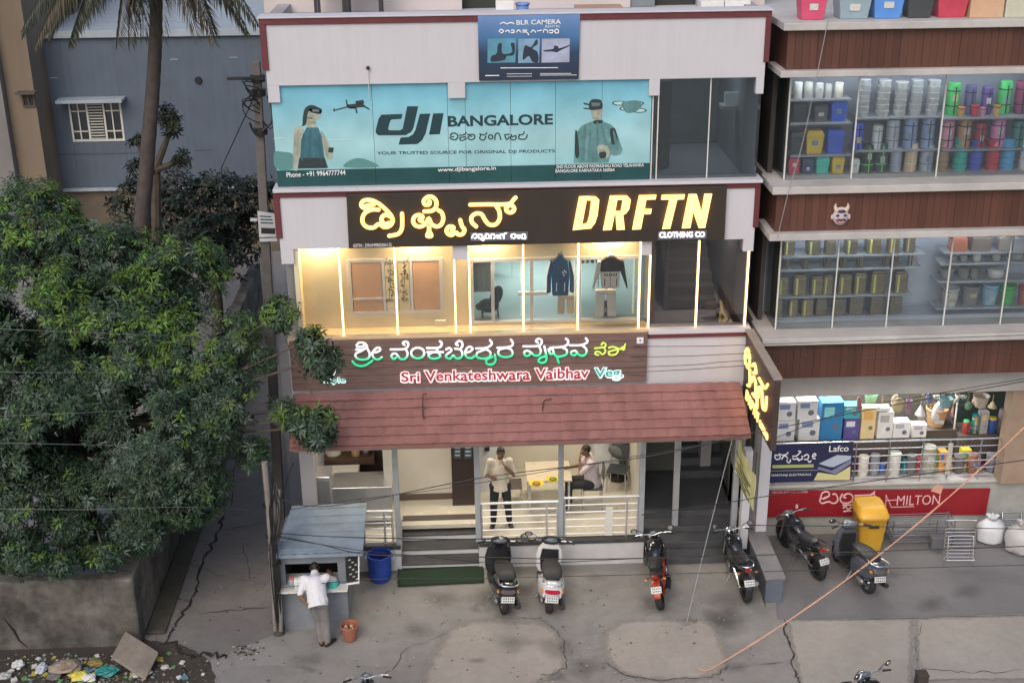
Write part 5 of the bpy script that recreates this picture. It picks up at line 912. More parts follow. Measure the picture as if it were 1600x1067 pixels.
# more stock crammed into the electrical shop
q = random.Random(31); vivid = [((.5, .05, .06), 'red'), ((.05, .14, .5), 'blue'), ((.6, .42, .05), 'yellow'), ((.05, .35, .14), 'green'), ((.55, .55, .57), 'white'), ((.35, .06, .3), 'magenta'), ((.6, .25, .06), 'orange'), ((.03, .35, .4), 'cyan'), ((.3, .3, .32), 'grey'), ((.45, .33, .2), 'tan')]
zh = ZP(600, .8, 1400)
for i in range(15):
    px = 1350+i*14.5+q.uniform(-6, 6); c, cw = vivid[(i*3) % 10]; g_ = sum(c)/3; c = tuple(.30*v+.45*g_ for v in c); Y_ = q.uniform(1.1, 1.9); top_ = P(px, 613+q.uniform(0, 14), Y_); h_ = q.uniform(.12, .5); w_ = q.uniform(.04, .13); k_ = i % 4
    nm, wd = (('hanging_packet', 'packet'), ('hanging_basket', 'basket'), ('hanging_broom', 'broom'), ('hanging_bag', 'bag'))[k_]
    t = thing(nm, 'dull %s %s hanging from the shop ceiling, %s along the row' % (cw, wd, (ORD+['thirteenth', 'fourteenth', 'fifteenth'])[i]), wd, (top_.x, Y_, top_.z-h_), 'stock hanging in the electrical shop')
    MB().tube([(top_.x, Y_, top_.z-.01), (top_.x, Y_, zh)], .004, 5).build('cord', BLACKP, t); r_ = Matrix.Rotation(q.uniform(-.2, .2), 3, 'Y')
    if k_ == 1: MB().lathe([(w_*.9, -h_*.6), (w_*1.4, 0), (w_*1.3, 0), (w_*.8, -h_*.55)], top_, 14).build('body', PM(c), t, smooth=True)
    elif k_ == 2:
        MB().tube([top_, top_-Vector((0, 0, h_*.6))], .012, 6).build('handle', M('hanger_pole', (.3, .2, .1), .6), t); MB().lathe([(.015, 0), (w_, -h_*.5), (w_*.8, -h_*.5)], top_-Vector((0, 0, h_*.55)), 10).build('bristles', PM(c), t, smooth=True)
    else: MB().ell(top_-Vector((0, 0, h_/2)), (w_, .05, h_/2), r_, 12, 8).build('body', PM(c), t, smooth=True)
nb('display_table', M('dark_table'), XP(1496, 700, 1.5), XP(1576, 700, 1.5), 1.46, 2.1, zfl+.001, zq-.05, .01)
for i in range(9):
    px = 1452+i*14; c, cw = vivid[(i*7+2) % 10]; c = tuple(.45*v for v in c); onr = px > 1497; item(('box', 'can', 'strap')[i % 3], ('carton', 'kettle_tin', 'storage_drum')[i % 3], '%s %s on the dark table behind the railing, %s from the basket' % (cw, ('carton', 'kettle tin', 'strapped drum')[i % 3], ORD[i]), ('box', 'tin', 'drum')[i % 3], px, q.uniform(9, 13), 684, 684-q.uniform(18, 34), 1.52 if onr else 2.32, c, zq-.05 if onr else zfl, 'stock at the right of the electrical shop', vivid[(i*3+1) % 10][0]) if onr else None
for i in range(13):
    px = 1344+i*18+q.uniform(-3, 3); c, cw = vivid[(i*3+5) % 10]; item(('box', 'box', 'bucket')[i % 3], ('carton', 'carton', 'pail')[i % 3], 'small %s %s on the floor behind the railing, %s from the blue banner' % (cw, ('carton', 'carton', 'pail')[i % 3], (ORD+['thirteenth'])[i]), ('box', 'box', 'pail')[i % 3], px, q.uniform(10, 15), 740, 740-q.uniform(14, 34), NY0+.36, c, zfl, 'stock on the shop floor', vivid[(i+4) % 10][0])
# ================================================================== buildings behind on the left
BLW = wallmat('blue_grey_wall', (.10, .13, .175), (.07, .08, .095), .6, .85); PALE = M('pale_trim', (.34, .39, .44), .7, var=.15)
T = thing('blue_house', 'blue-grey plastered house behind the palm with one white grilled window', 'house', (-10, 22, 0))
YBh = 20.0; bx0, bx1 = XP(45, 200, YBh), XP(470, 200, YBh); zr = ZP(57, YBh, 250); zlw = ZP(291, YBh, 250)
def hb(name, mat, x0, x1, y0, y1, z0, z1, par=None, bevel=.01): return bx(name, mat, x0, x1, y0, y1, z0, z1, par or T, bevel)
wx0, wx1, wz0_, wz1_ = R(110, 158, 192, 221, YBh)
hb('wall', BLW, bx0, wx0, YBh, YBh+.3, zlw, zr); hb('wall', BLW, wx1, bx1, YBh, YBh+.3, zlw, zr); hb('wall', BLW, wx0, wx1, YBh+.002, YBh+.3, zlw, wz0_); hb('wall', BLW, wx0, wx1, YBh+.002, YBh+.3, wz1_, zr)
hb('wall', BLW, bx0, bx1, YBh+.31, YBh+8, 0, zr-.1); hb('roof_coping', PALE, bx0-.1, bx1+.1, YBh-.15, YBh+8, zr+.002, zr+.22); hb('string_course', PALE, bx0-.1, bx1, YBh-.12, YBh+.1, zlw-.1, zlw-.002)
hb('lower_wall', M('stained_lower_wall', (.16, .13, .10), .85, var=.35, scale=.8), bx0, bx1, YBh+.1, YBh+.3, 0, zlw-.102)
hb('groove', M('groove_dark', (.06, .075, .1), .8), XP(80, 240, YBh), XP(215, 240, YBh), YBh-.006, YBh-.001, ZP(241.5, YBh, 150), ZP(240, YBh, 150), None, 0)
hb('groove', M('groove_dark'), XP(305, 240, YBh), XP(332, 240, YBh), YBh-.006, YBh-.001, ZP(236, YBh, 320), ZP(234.5, YBh, 320), None, 0)
sh = hb('sunshade', PALE, XP(94, 152, YBh)-.0, XP(197, 152, YBh), YBh-.6, YBh-.001, wz1_+.04, wz1_+.14)
WF = M('window_frame_white', (.62, .62, .58), .5, var=.08)
wn = frame('window', wx0, wx1, wz0_, wz1_, YBh-.02, .06, .1, WF, T, mids=[wx0+(wx1-wx0)*.34, wx0+(wx1-wx0)*.66])
for i in range(3):
    a_, b_ = wx0+(wx1-wx0)*(.03+.32*i), wx0+(wx1-wx0)*(.31+.32*i); hb('pane', GL('dark_pane', (.25, .27, .28), .1, .5, (.03, .035, .04)), a_, b_, YBh+.05, YBh+.06, wz0_+.06, wz1_-.06, wn, 0)
    if i == 1:
        for k in range(13): z = wz0_+.1+(wz1_-wz0_-.2)*k/12; MB().box(a_, b_, YBh-.03, YBh-.005, z-.018, z+.012).build('louvre', WF, wn)
    else:
        mb = MB(); mb.box((a_+b_)/2-.02, (a_+b_)/2+.02, YBh+.0, YBh+.03, wz0_+.06, wz1_-.06); mb.build('glazing_bar', WF, wn)
        for q in (.25, .75): MB().box(a_, b_, YBh+.002, YBh+.028, wz0_+(wz1_-wz0_)*q-.018, wz0_+(wz1_-wz0_)*q+.018).build('glazing_bar', WF, wn)
mb = MB(); mb.lathe([(.12, 0), (.1, .08)], P(310, 126, YBh-.001), 12, (0, -1, 0)); mb.build('vent_pipe', BLACKP, T, smooth=True)
for px, py in ((272, 93), (365, 90), (84, 122)): hb('wall_clip', PALE, XP(px-6, py, YBh), XP(px+6, py, YBh), YBh-.02, YBh-.001, ZP(py+.6, YBh, px), ZP(py-.6, YBh, px), None, 0)
T = thing('beige_house', 'tall beige and grey house wall at the far left edge', 'house', (-14, 20, 0)); YE = 18.5
e0, e1 = XP(-120, 200, YE), XP(62, 200, YE)
hb('wall', M('beige_plaster', (.20, .155, .115), .85, var=.25, scale=.6, streak=.3), XP(18, 200, YE), e1, YE, YE+8, 0, 10.5); hb('wall', M('grey_plaster', (.19, .18, .18), .85, var=.2, scale=.6), e0, XP(18, 200, YE)-.01, YE-.3, YE+8, 0, 11)
vx = R(35, 146, 55, 167, YE); v = frame('window', vx[0], vx[1], vx[2], vx[3], YE-.06, .05, .05, M('vent_frame', (.08, .07, .06), .7), T, mids=[(vx[0]+vx[1])/2]); hb('pane', M('vent_dark', (.02, .02, .02), .6), vx[0]+.05, vx[1]-.05, YE-.03, YE-.02, vx[2]+.05, vx[3]-.05, v, 0)
hb('sunshade', M('vent_frame'), vx[0]-.1, vx[1]+.12, YE-.35, YE-.001, vx[3]+.02, vx[3]+.08)
T = thing('pale_house', 'pale pinkish house wall beyond the roof of the blue house', 'house', (-8, 40, 0)); hb('wall', M('pale_pink_wall', (.46, .42, .40), .8, var=.15, scale=.4), -26, 3, 38, 46, 0, 14)
hb('parapet', M('pale_parapet', (.36, .34, .33), .8), -26.1, 3.1, 37.9, 46, 14.002, 14.3)
# terrace of the shop building
T = thing('terrace_room', 'pale rooftop room behind the parapet of the white shop building', 'building', (1, 3, ZT-.18)); zt_ = ZT-.178
for a_, b_ in ((412, 722), (784, 985), (1090, 1195)): hb('wall', M('terrace_wall', (.55, .50, .50), .75, var=.12, scale=1.2), XP(a_, 5, 1.9), XP(b_, 5, 1.9), 1.9, 2.1, zt_, zt_+2.6)
hb('wall', M('terrace_wall'), XP(722, 5, 1.9), XP(784, 5, 1.9), 1.902, 2.1, zt_+2.0, zt_+2.6); hb('wall', M('terrace_wall'), XP(985, 5, 1.9), XP(1090, 5, 1.9), 1.902, 2.1, zt_+2.0, zt_+2.6)
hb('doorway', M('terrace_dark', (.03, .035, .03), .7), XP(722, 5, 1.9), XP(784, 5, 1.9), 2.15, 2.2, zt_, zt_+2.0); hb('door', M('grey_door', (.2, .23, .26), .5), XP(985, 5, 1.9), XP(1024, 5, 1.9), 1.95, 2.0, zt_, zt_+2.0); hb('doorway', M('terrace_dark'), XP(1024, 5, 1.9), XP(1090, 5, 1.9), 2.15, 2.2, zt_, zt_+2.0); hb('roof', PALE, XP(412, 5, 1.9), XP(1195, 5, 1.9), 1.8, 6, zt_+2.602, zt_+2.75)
def chair_t(px0, px1, label):
    Yc = .95; x0, x1 = XP(px0, 8, Yc), XP(px1, 8, Yc); t = thing('terrace_table', label, 'table', ((x0+x1)/2, Yc, zt_), 'tables on the terrace'); D_ = M('dark_metal', (.04, .038, .045), .5, var=.1)
    for x in (x0, x1):
        for y in (Yc, Yc+.55): MB().box(x-.025, x+.025, y-.025, y+.025, zt_+.002, zt_+.72).build('leg', D_, t)
    MB().box(x0-.05, x1+.05, Yc-.05, Yc+.6, zt_+.722, zt_+.76).build('table_top', D_, t, bevel=.006); MB().box(x0+.026, x1-.026, Yc-.015, Yc+.015, zt_+.40, zt_+.44).build('stretcher', D_, t)
chair_t(493, 537, 'dark metal table on the terrace, left of two'); chair_t(542, 594, 'dark metal table on the terrace, right of two')
item('box', 'wooden_crate', 'shallow brown wooden crate on the terrace behind the parapet', 'crate', 939, 74, 17.5, 3, .75, (.24, .13, .08), zt_)
item('box', 'foam_box', 'white box on the terrace near the right corner, left of two', 'box', 1112, 36, 15, -6, .9, (.5, .5, .5), zt_, 'white boxes on the terrace'); item('box', 'foam_box', 'white box on the terrace near the right corner, right of two', 'box', 1153, 40, 15, -6, .9, (.52, .52, .52), zt_, 'white boxes on the terrace')
item('bucket', 'water_pail', 'blue pail on the terrace beside the dark doorway', 'pail', 816, 22, 17, -4, .9, (.12, .2, .42), zt_); item('box', 'crate_stack', 'white ribbed crate on the terrace by the doorway', 'crate', 790, 28, 17, -8, .9, (.55, .55, .57), zt_)
# ================================================================== compound wall on the left
T = thing('compound_wall', 'weathered grey cement compound wall below the big leafy tree', 'wall', (-6.5, -2, 0))
CW = ground_mat('old_cement_wall', (.07, .064, .056), (.23, .215, .195), (.045, .046, .034), 1.7, 5, .95, 1.0)
yw = G(100, 1012).y; zw = ZP(908, yw, 100); xr = G(222, 1008).x; xw0 = XP(-140, 950, yw)
qq = random.Random(2); rings = []; nseg = 30
for i in range(nseg+1):
    x_ = xw0+(xr-.02-xw0)*i/nseg; zt3 = zw+qq.uniform(-.03, .015); dy = qq.uniform(-.012, .012)
    rings.append([(x_, yw+dy-.02, 0), (x_, yw+dy, zt3*.35), (x_, yw+dy*.5, zt3-.03), (x_, yw+.04, zt3), (x_, yw+.21, zt3+qq.uniform(-.01, .01)), (x_, yw+.25, zt3-.04), (x_, yw+.25, 0)])
MB().loft(rings).build('wall_section', CW, T)
crk = MB(); pts = [P(x, y, yw-.004) for x, y in ((5, 965), (22, 985), (30, 1000), (45, 1012))]; crk.tube(pts, [.006, .025, .018, .008], 5); crk.build('crack', CRK, T)
ya = yw+.251; yb_ = 14.0
hb('wall_section', CW, xr-.30, xr-.02, ya, 3.0, 0, zw-.01, T, .02); hb('wall_section', CW, xr-.30, xr-.02, 3.02, yb_, 0, zw+.25, T, .02)
hb('pier', CW, xr-.33, xr+.0, yw-.012, yw+.28, 0, zw+.012, T, .05)
hb('plinth_strip', M('mossy_strip', (.07, .065, .05), .95, var=.4, scale=3), xr+.0, xr+.35, yw+.3, 9, 0.012, .07, T, .02)
# leaning stone slab and rubbish heap
Z0 = .014
def slab():
    g0 = G(222, 1068); g0.z = .02; tp = P(195, 990, yw-.10); ym_ = (g0.y+tp.y)/2; mid_ = (g0+tp)/2+Vector((.03, 0, .02)); ux = Vector((.39, .03, .0)); q = [g0, mid_+ux, tp, mid_-ux]; q[0] = q[1]+q[3]-q[2]
    t = thing('stone_slab', 'square pale stone slab propped against the compound wall above the rubbish', 'slab', q[0])
    MB().hexa([q[0], q[1], q[2], q[3]], (.0, .05, .03)).build('slab', M('slab_stone', (.22, .19, .16), .85, var=.3, scale=4, bump=.2), t, bevel=.012); return t
slab()
def crumple(name, label, px, py, sx, sy, sz, mat, seed, cat='litter', z0=Z0, grp='litter along the compound wall'):
    q = random.Random(seed); c = G(px, py); mb = MB(); nu, nv = 12, 7; rings = []
    for i in range(nv+1):
        t = pi*i/nv; t = min(max(t, .02), pi-.02)
        rings.append([Vector((c.x, c.y, z0+sz))+Vector((sx*sin(t)*cos(2*pi*k/nu), sy*sin(t)*sin(2*pi*k/nu), -sz*cos(t)))*q.uniform(.68, 1.08) for k in range(nu)])
    mb.loft(rings)
    o = mb.build(name, mat, None); zmin = min(v.co.z for v in o.data.vertices); o.data.transform(Matrix.Translation((-c.x, -c.y, -zmin))); o.location = (c.x, c.y, z0)
    return tag(o, label, cat, grp)
for i, (px, py, sx, sy, sz, col, lb) in enumerate(((30, 1045, .12, .1, .08, (.6, .6, .6), 'crumpled white paper at the left end of the rubbish heap'), (65, 1050, .1, .18, .06, (.55, .6, .65), 'pale blue plastic bag lying on the soil'), (105, 1050, .3, .2, .10, (.28, .22, .17), 'brown sack on the rubbish heap'), (125, 1063, .2, .12, .08, (.6, .52, .08), 'yellow plastic bag on the rubbish heap'), (140, 1066, .14, .1, .08, (.65, .65, .62), 'white plastic bag beside the yellow one'), (168, 1056, .22, .13, .09, (.03, .24, .23), 'teal plastic bag on the rubbish heap'), (150, 1040, .15, .1, .05, (.25, .19, .05), 'ochre wrapper behind the teal bag'), (85, 1062, .14, .1, .05, (.16, .15, .14), 'grey crumpled sheet in the rubbish heap'), (230, 1054, .1, .08, .04, (.5, .45, .4), 'cream scrap below the stone slab'), (8, 1062, .14, .1, .06, (.4, .42, .4), 'pale scrap at the frame corner'), (258, 1045, .08, .06, .03, (.5, .48, .45), 'small pale scrap right of the slab'))):
    crumple('litter_bag', lb, px, py, sx, sy, sz, M('litter%d' % i, col, .6, var=.3, scale=9), 60+i)
mb = MB(); q = random.Random(5)
for i in range(700):
    px, py = q.gauss(140, 100), q.uniform(1022, 1075)
    if px > 345: continue
    c = G(px, py); s_ = q.uniform(.008, .03)*(2.2 if i % 9 == 0 else 1); a_ = q.uniform(0, 6); n_ = len(mb.v)
    mb.hexa([c+Vector((s_*cos(a_+k*pi/2), s_*sin(a_+k*pi/2), .014)) for k in range(4)], (q.uniform(-.01, .01), 0, s_*.5)); 
    for r_ in range(6): mb.m[-1-r_] = i % 4 if i % 9 else 4+(i//9) % 4
tag(mb.build('debris', [M('debris_a', (.06, .05, .04), .9), M('debris_b', (.2, .18, .15), .9), M('debris_c', (.4, .38, .35), .8), M('debris_d', (.09, .1, .05), .9), M('debris_e', (.6, .6, .58), .7), M('debris_f', (.1, .25, .35), .6), M('debris_g', (.45, .36, .06), .7), M('debris_h', (.12, .28, .1), .7)], None), 'small loose debris scattered over the dark soil', 'debris', None, 'stuff')
mb = MB()
for i in range(260):
    px, py = q.uniform(270, 1180), q.uniform(900, 1066)
    if 430 < px < 560 and py < 995: continue
    c = G(px, py); s_ = q.uniform(.006, .018); a_ = q.uniform(0, 6)
    mb.hexa([c+Vector((s_*cos(a_+k*pi/2)*1.6, s_*sin(a_+k*pi/2), .017)) for k in range(4)], (0, 0, .006))
    for r_ in range(6): mb.m[-1-r_] = i % 3
for i in range(60):
    px, py = q.gauss(385, 14), q.gauss(1017, 5); c = G(px, py); s_ = q.uniform(.01, .025); a_ = q.uniform(0, 6); mb.hexa([c+Vector((s_*cos(a_+k*pi/2)*1.6, s_*sin(a_+k*pi/2), .017)) for k in range(4)], (0, 0, .01))
    for r_ in range(6): mb.m[-1-r_] = i % 3
tag(mb.build('pavement_grit', [M('debris_a'), M('debris_c'), M('debris_b')], None), 'grit and paper scraps scattered over the cement paving', 'grit', None, 'stuff')
# ================================================================== trees
def leaf_mat(name, col, tr=.35):
    m = bpy.data.materials.new(name); m.use_nodes = True; t = m.node_tree; b = t.nodes['Principled BSDF']; L = t.links.new
    b.inputs['Roughness'].default_value = .42; b.inputs['Specular IOR Level'].default_value = .45
    g = t.nodes.new('ShaderNodeNewGeometry'); hs = t.nodes.new('ShaderNodeHueSaturation'); hs.inputs['Color'].default_value = (*col, 1)
    r1 = t.nodes.new('ShaderNodeMapRange'); r1.inputs[3].default_value = .6; r1.inputs[4].default_value = 1.45; L(g.outputs['Random Per Island'], r1.inputs[0]); L(r1.outputs[0], hs.inputs['Value'])
    r2 = t.nodes.new('ShaderNodeMapRange'); r2.inputs[3].default_value = .47; r2.inputs[4].default_value = .53; L(g.outputs['Random Per Island'], r2.inputs[0]); L(r2.outputs[0], hs.inputs['Hue'])
    L(hs.outputs[0], b.inputs['Base Color'])
    tl = t.nodes.new('ShaderNodeBsdfTranslucent'); L(hs.outputs[0], tl.inputs[0]); mx = t.nodes.new('ShaderNodeMixShader'); mx.inputs[0].default_value = tr; L(b.outputs[0], mx.inputs[1]); L(tl.outputs[0], mx.inputs[2]); L(mx.outputs[0], t.nodes['Material Output'].inputs[0])
    return m
LV = [leaf_mat('leaf_deep', (.040, .076, .046)), leaf_mat('leaf_mid', (.058, .108, .054)), leaf_mat('leaf_young', (.15, .25, .05)), leaf_mat('leaf_grey', (.11, .16, .12))]
BARK = M('bark', (.10, .08, .065), .9, var=.4, scale=6, bump=.5, bs=25)
def leaf(mb, p, d, n, L, W):
    """a folded leaf blade of four triangles starting at p"""
    d = d.normalized(); s_ = d.cross(n)
    if s_.length < 1e-3: return
    s_.normalize(); nn = s_.cross(d); k = len(mb.v); m1 = p+d*L*.45-nn*L*.02; t_ = p+d*L-nn*L*.18
    mb.v += [tuple(p), tuple(m1+s_*W+nn*W*.35), tuple(t_), tuple(m1-s_*W+nn*W*.35), tuple(m1)]
    mb.face(k, k+1, k+4); mb.face(k+1, k+2, k+4); mb.face(k, k+4, k+3); mb.face(k+4, k+2, k+3)
def whorl(mb, p, ax, q, L=.17, W=.021, n=11, mi=0):
    mb.mi = mi; ax = ax.normalized(); a_ = ax.orthogonal().normalized(); b_ = ax.cross(a_); ph = q.uniform(0, 6)
    for i in range(n):
        t = ph+i*2.4; el = q.uniform(-.35, .75); d = (a_*cos(t)+b_*sin(t))*cos(el)+ax*sin(el); d.z -= .22
        leaf(mb, p+ax*q.uniform(-.05, .05)+d*.015, d, ax, L*q.uniform(.7, 1.15), W*q.uniform(.8, 1.2), )
def crown_mesh(lobes, q, dens=62, L=.17, W=.021, young=.16, n=11, zmin=.3):
    mb = MB()
    for c, r in lobes:
        N_ = int(dens*4*pi*r*r*.62); yl = q.random() < .35
        tufts = [Vector((q.gauss(0, 1), q.gauss(0, 1), q.gauss(0, 1))).normalized() for k in range(max(7, int(13*r*r)+7))]
        for i in range(N_):
            v = (q.choice(tufts)+Vector((q.gauss(0, 1), q.gauss(0, 1), q.gauss(0, 1)))*(.21/r)).normalized(); rr = r*(q.uniform(.84, 1.16) if q.random() < .72 else q.uniform(.45, .85)); p = c+Vector((v.x*rr, v.y*rr, v.z*rr*.92))
            if p.z < zmin: continue
            if any((p-c2).length < r2*.62 for c2, r2 in lobes if c2 is not c): continue
            ax = (v+Vector((q.uniform(-.4, .4), q.uniform(-.4, .4), .35+q.uniform(0, .4)))).normalized()
            tip = v.z > -.1 and rr > r*.9
            mi = 2 if tip and q.random() < (young*(3.0 if yl else .35)) else q.choice((0, 0, 1, 1, 3))
            sc_ = q.uniform(.7, 1.2); whorl(mb, p, ax, q, L*sc_, W*sc_, n, mi)
    return mb
q = random.Random(21)
lobes = []
for px, py, rp, Y in ((40, 350, 88, .6), (130, 400, 95, .9), (225, 420, 75, 1.0), (285, 432, 78, .2), (60, 500, 115, -.3), (185, 535, 120, -.4), (300, 550, 96, -.2), (365, 520, 52, -.2), (438, 490, 42, -.6), (100, 650, 130, -.8), (245, 665, 128, -.9), (345, 630, 74, -.9), (392, 708, 40, -1.1), (45, 785, 115, -1.0), (175, 785, 105, -1.1), (285, 755, 78, -1.2), (-60, 420, 120, .2), (-80, 640, 150, -.6), (-60, 800, 110, -1), (412, 560, 30, -.8), (440, 640, 22, -.9), (130, 855, 45, -1.3), (245, 820, 42, -1.3), (40, 868, 42, -2.3), (95, 882, 32, -2.4), (165, 872, 34, -2.2)):
    c = P(px, py, Y); lobes.append((c, max(.22, rp/F*((c-CAM).dot(_f))-.16)))
small = []
for px, py, rp, Y in ((498, 560, 30, -1.45), (486, 530, 20, -1.45), (492, 668, 30, -1.6), (505, 655, 18, -1.6), (462, 655, 22, -1.5)):
    c = P(px, py, Y); small.append((c, rp/F*((c-CAM).dot(_f))))
tb = G(118, 905); tb.y += .6
T = thing('leafy_tree', 'large dense broad-leaved tree spreading over the compound wall and alley', 'tree', (tb.x, tb.y+.4, 0))
base = Vector((tb.x, tb.y+.4, 0)); fork = Vector((base.x-.1, base.y+.2, 2.1))
MB().tube(smooth_path([base, base+Vector((.05, .1, 1)), fork], 4), [.24, .22, .2, .19, .18, .17, .17, .16, .16], 12).build('trunk', BARK, T, smooth=True)
for c, r in lobes+small:
    if r < .2: st = P(440, 520 if c.z > 4 else 660, -1.0)
    else: st = fork
    md = st.lerp(c, .55)+Vector((0, 0, .25*r)); w_ = .02+.045*r if r > .2 else .012
    MB().tube(smooth_path([st, md, c], 5), [w_*1.3*(1-.07*i) for i in range(11)], 7).build('limb', BARK, T, smooth=True)
cm = crown_mesh(lobes, q, 140, .135, .017); cm2 = crown_mesh(small, q, 130, .16, .021, .5)
o = len(cm.v); cm.v += cm2.v; cm.f += [tuple(i+o for i in f) for f in cm2.f]; cm.m += cm2.m
cm.build('crown', LV, T, recalc=False)
# dark creeper-covered tree beside the blue house
T = thing('shaded_tree', 'dark shaded creeper-covered tree behind the palm trunk in the alley', 'tree', P(330, 440, 12)+Vector((0, 0, 0)))
lb2 = []
for px, py, rp, Y in ((345, 315, 48, 12), (300, 350, 52, 11.5), (255, 330, 45, 12), (385, 345, 40, 12.5), (365, 395, 38, 12), (320, 400, 40, 11), (400, 300, 26, 12.5), (215, 320, 40, 13), (280, 300, 34, 13)):
    c = P(px, py, Y); lb2.append((c, rp/F*((c-CAM).dot(_f))))
T.location.z = 0; _W[T.name] = Matrix.Translation(-T.location); tb = Vector(T.location)
MB().tube(smooth_path([tb, tb+Vector((.1, 0, 1.2)), tb+Vector((0, .1, 2.4))], 4), [.16]*9, 10).build('trunk', BARK, T, smooth=True)
for c, r in lb2: MB().tube(smooth_path([tb+Vector((0, .1, 1.8)), (tb+Vector((0, 0, 2))).lerp(c, .6)+Vector((0, 0, .2)), c], 4), [.06, .055, .05, .045, .04, .035, .03, .02, .015], 6).build('limb', BARK, T, smooth=True)
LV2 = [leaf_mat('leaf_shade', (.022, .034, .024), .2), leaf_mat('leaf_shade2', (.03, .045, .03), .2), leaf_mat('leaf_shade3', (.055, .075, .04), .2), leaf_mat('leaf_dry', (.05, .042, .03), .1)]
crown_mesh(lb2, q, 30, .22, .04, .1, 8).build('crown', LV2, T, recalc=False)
# cut tree beside the palm
pk = P(262, 262, 9.2)
T = thing('pollarded_tree', 'small pollarded tree with tufted cut stems right beside the palm trunk', 'tree', (pk.x-.6, 9.2, 0)); kb = Vector((pk.x-.6, 9.2, 0))
jt = P(243, 262, 9.2); MB().tube(smooth_path([kb, kb.lerp(jt, .5)+Vector((-.1, 0, 0)), jt], 4), [.12]*9, 8).build('trunk', BARK, T, smooth=True)
stems = [((243, 262), (258, 225), (268, 195)), ((243, 265), (265, 258), (282, 246)), ((240, 262), (222, 240), (218, 225)), ((268, 200), (262, 185), (258, 178)), ((240, 268), (218, 262), (216, 262))]
lbs = []
for s_ in stems:
    MB().tube(smooth_path([P(x, y, 9.1) for x, y in s_], 4), [.1-.006*i for i in range(9)], 7).build('limb', BARK, T, smooth=True)
    c = P(*s_[-1], 9.0); lbs.append((c, .22))
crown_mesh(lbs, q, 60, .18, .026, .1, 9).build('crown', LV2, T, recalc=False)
# coconut palm
top = P(244, -78, 8.0)
T = thing('coconut_palm', 'tall coconut palm with drooping fronds in front of the blue house', 'palm tree', (P(222, 400, 8).x-.05, 8, 0)); kb = Vector(T.location)
path = smooth_path([kb, P(222, 400, 8), P(230, 250, 8), P(240, 120, 8), P(244, 20, 8), top], 10)
rads = [.195-.075*i/len(path)+(.008 if i % 2 else 0) for i in range(len(path))]
MB().tube(path, rads, 14).build('trunk', M('palm_bark', (.08, .065, .062), .9, var=.35, scale=5, bump=.5, bs=14), T, smooth=True)
FR = [leaf_mat('frond_green', (.045, .055, .035), .3), leaf_mat('frond_dry', (.085, .07, .045), .3)]
def frond(a_, L, droop, dry, q):
    d = Vector((cos(a_), sin(a_), 0)); pts = [top+d*(L*t)+Vector((0, 0, L*(.42*t*(1-t)*1.6-droop*t*t))) for t in [i/14 for i in range(15)]]
    f = MB().tube(pts, [.035-.002*i for i in range(15)], 5).build('frond', FR[1 if dry else 0], T, smooth=True); mb = MB()
    for i in range(58):
        t = .12+.88*i/58; k = min(int(t*14), 13); p = pts[k].lerp(pts[k+1], t*14-k); ax = (pts[k+1]-pts[k]).normalized(); sd = ax.cross(Vector((0, 0, 1))).normalized()
        for sg in (-1, 1):
            ll = (.85*sin(pi*min(1, t*.85+.12))+.15)*q.uniform(.8, 1.1); dv = (sd*sg*.75+ax*.65+Vector((0, 0, -.95-q.uniform(0, .5)))).normalized(); leaf(mb, p, dv, Vector((0, 0, 1)) if abs(dv.z) < .9 else sd, ll, .022)
    mb.build('leaflets', FR[1 if dry else 0], f, recalc=False)['kind'] = 'stuff'
for a_, L, dr, dry in ((3.5, 3.0, .52, 0), (4.1, 2.6, .62, 0), (4.6, 2.2, .75, 1), (5.2, 2.4, .66, 1), (5.75, 2.6, .55, 0), (2.9, 3.2, .45, 0), (6.2, 2.9, .45, 0), (1.2, 3, .3, 0), (2.0, 3, .3, 0), (3.8, 2.2, .8, 1), (5.5, 1.9, .85, 0), (.5, 3, .3, 0), (3.3, 2.5, .72, 0), (4.35, 1.8, .95, 1), (4.9, 1.7, 1.0, 1), (5.9, 2.1, .8, 0), (3.6, 2.8, .66, 1), (4.75, 2.5, .6, 0), (3.05, 2.7, .62, 0), (5.35, 2.4, .72, 1)): frond(a_, L, dr, dry, q)
for i in range(5): a_ = 3.4+i*.6; MB().ell(top+Vector((cos(a_)*.3, sin(a_)*.3, -.25-.1*(i % 2))), (.12, .12, .15)).build('coconut', M('coconut', (.12, .14, .05), .6), T, smooth=True)
# ================================================================== utility pole, cables
pbse = P(439, 838, 1.3); pbse.z = 0; ptop = P(400, 96, 1.3)
T = thing('utility_pole', 'leaning grey concrete utility pole with tangled cables beside the shop building', 'pole', pbse)
CON = M('pole_concrete', (.13, .12, .118), .9, var=.3, scale=4, bump=.2)
MB().loft([[Vector(p_)+Vector((sx*w_, sy*w_*.8, 0)) for sx, sy in ((-1, -1), (1, -1), (1, 1), (-1, 1))] for p_, w_ in ((pbse, .095), (pbse.lerp(ptop, .35), .088), (pbse.lerp(ptop, .7), .08), (ptop, .072))]).build('shaft', CON, T, bevel=.015)
MB().box(ptop.x-.5, ptop.x+.12, ptop.y-.15, ptop.y-.085, P(400, 121, 1.3).z-.02, P(400, 121, 1.3).z+.03).build('cross_arm', BLACKP, T)
for px, py, rr in ((403, 128, .13), (405, 150, .12), (408, 210, .12)): MB().lathe([(rr, 0), (rr, .12)], P(px, py, 1.3), 12).build('clamp_band', BLACKP, T, smooth=True)
q = random.Random(9)
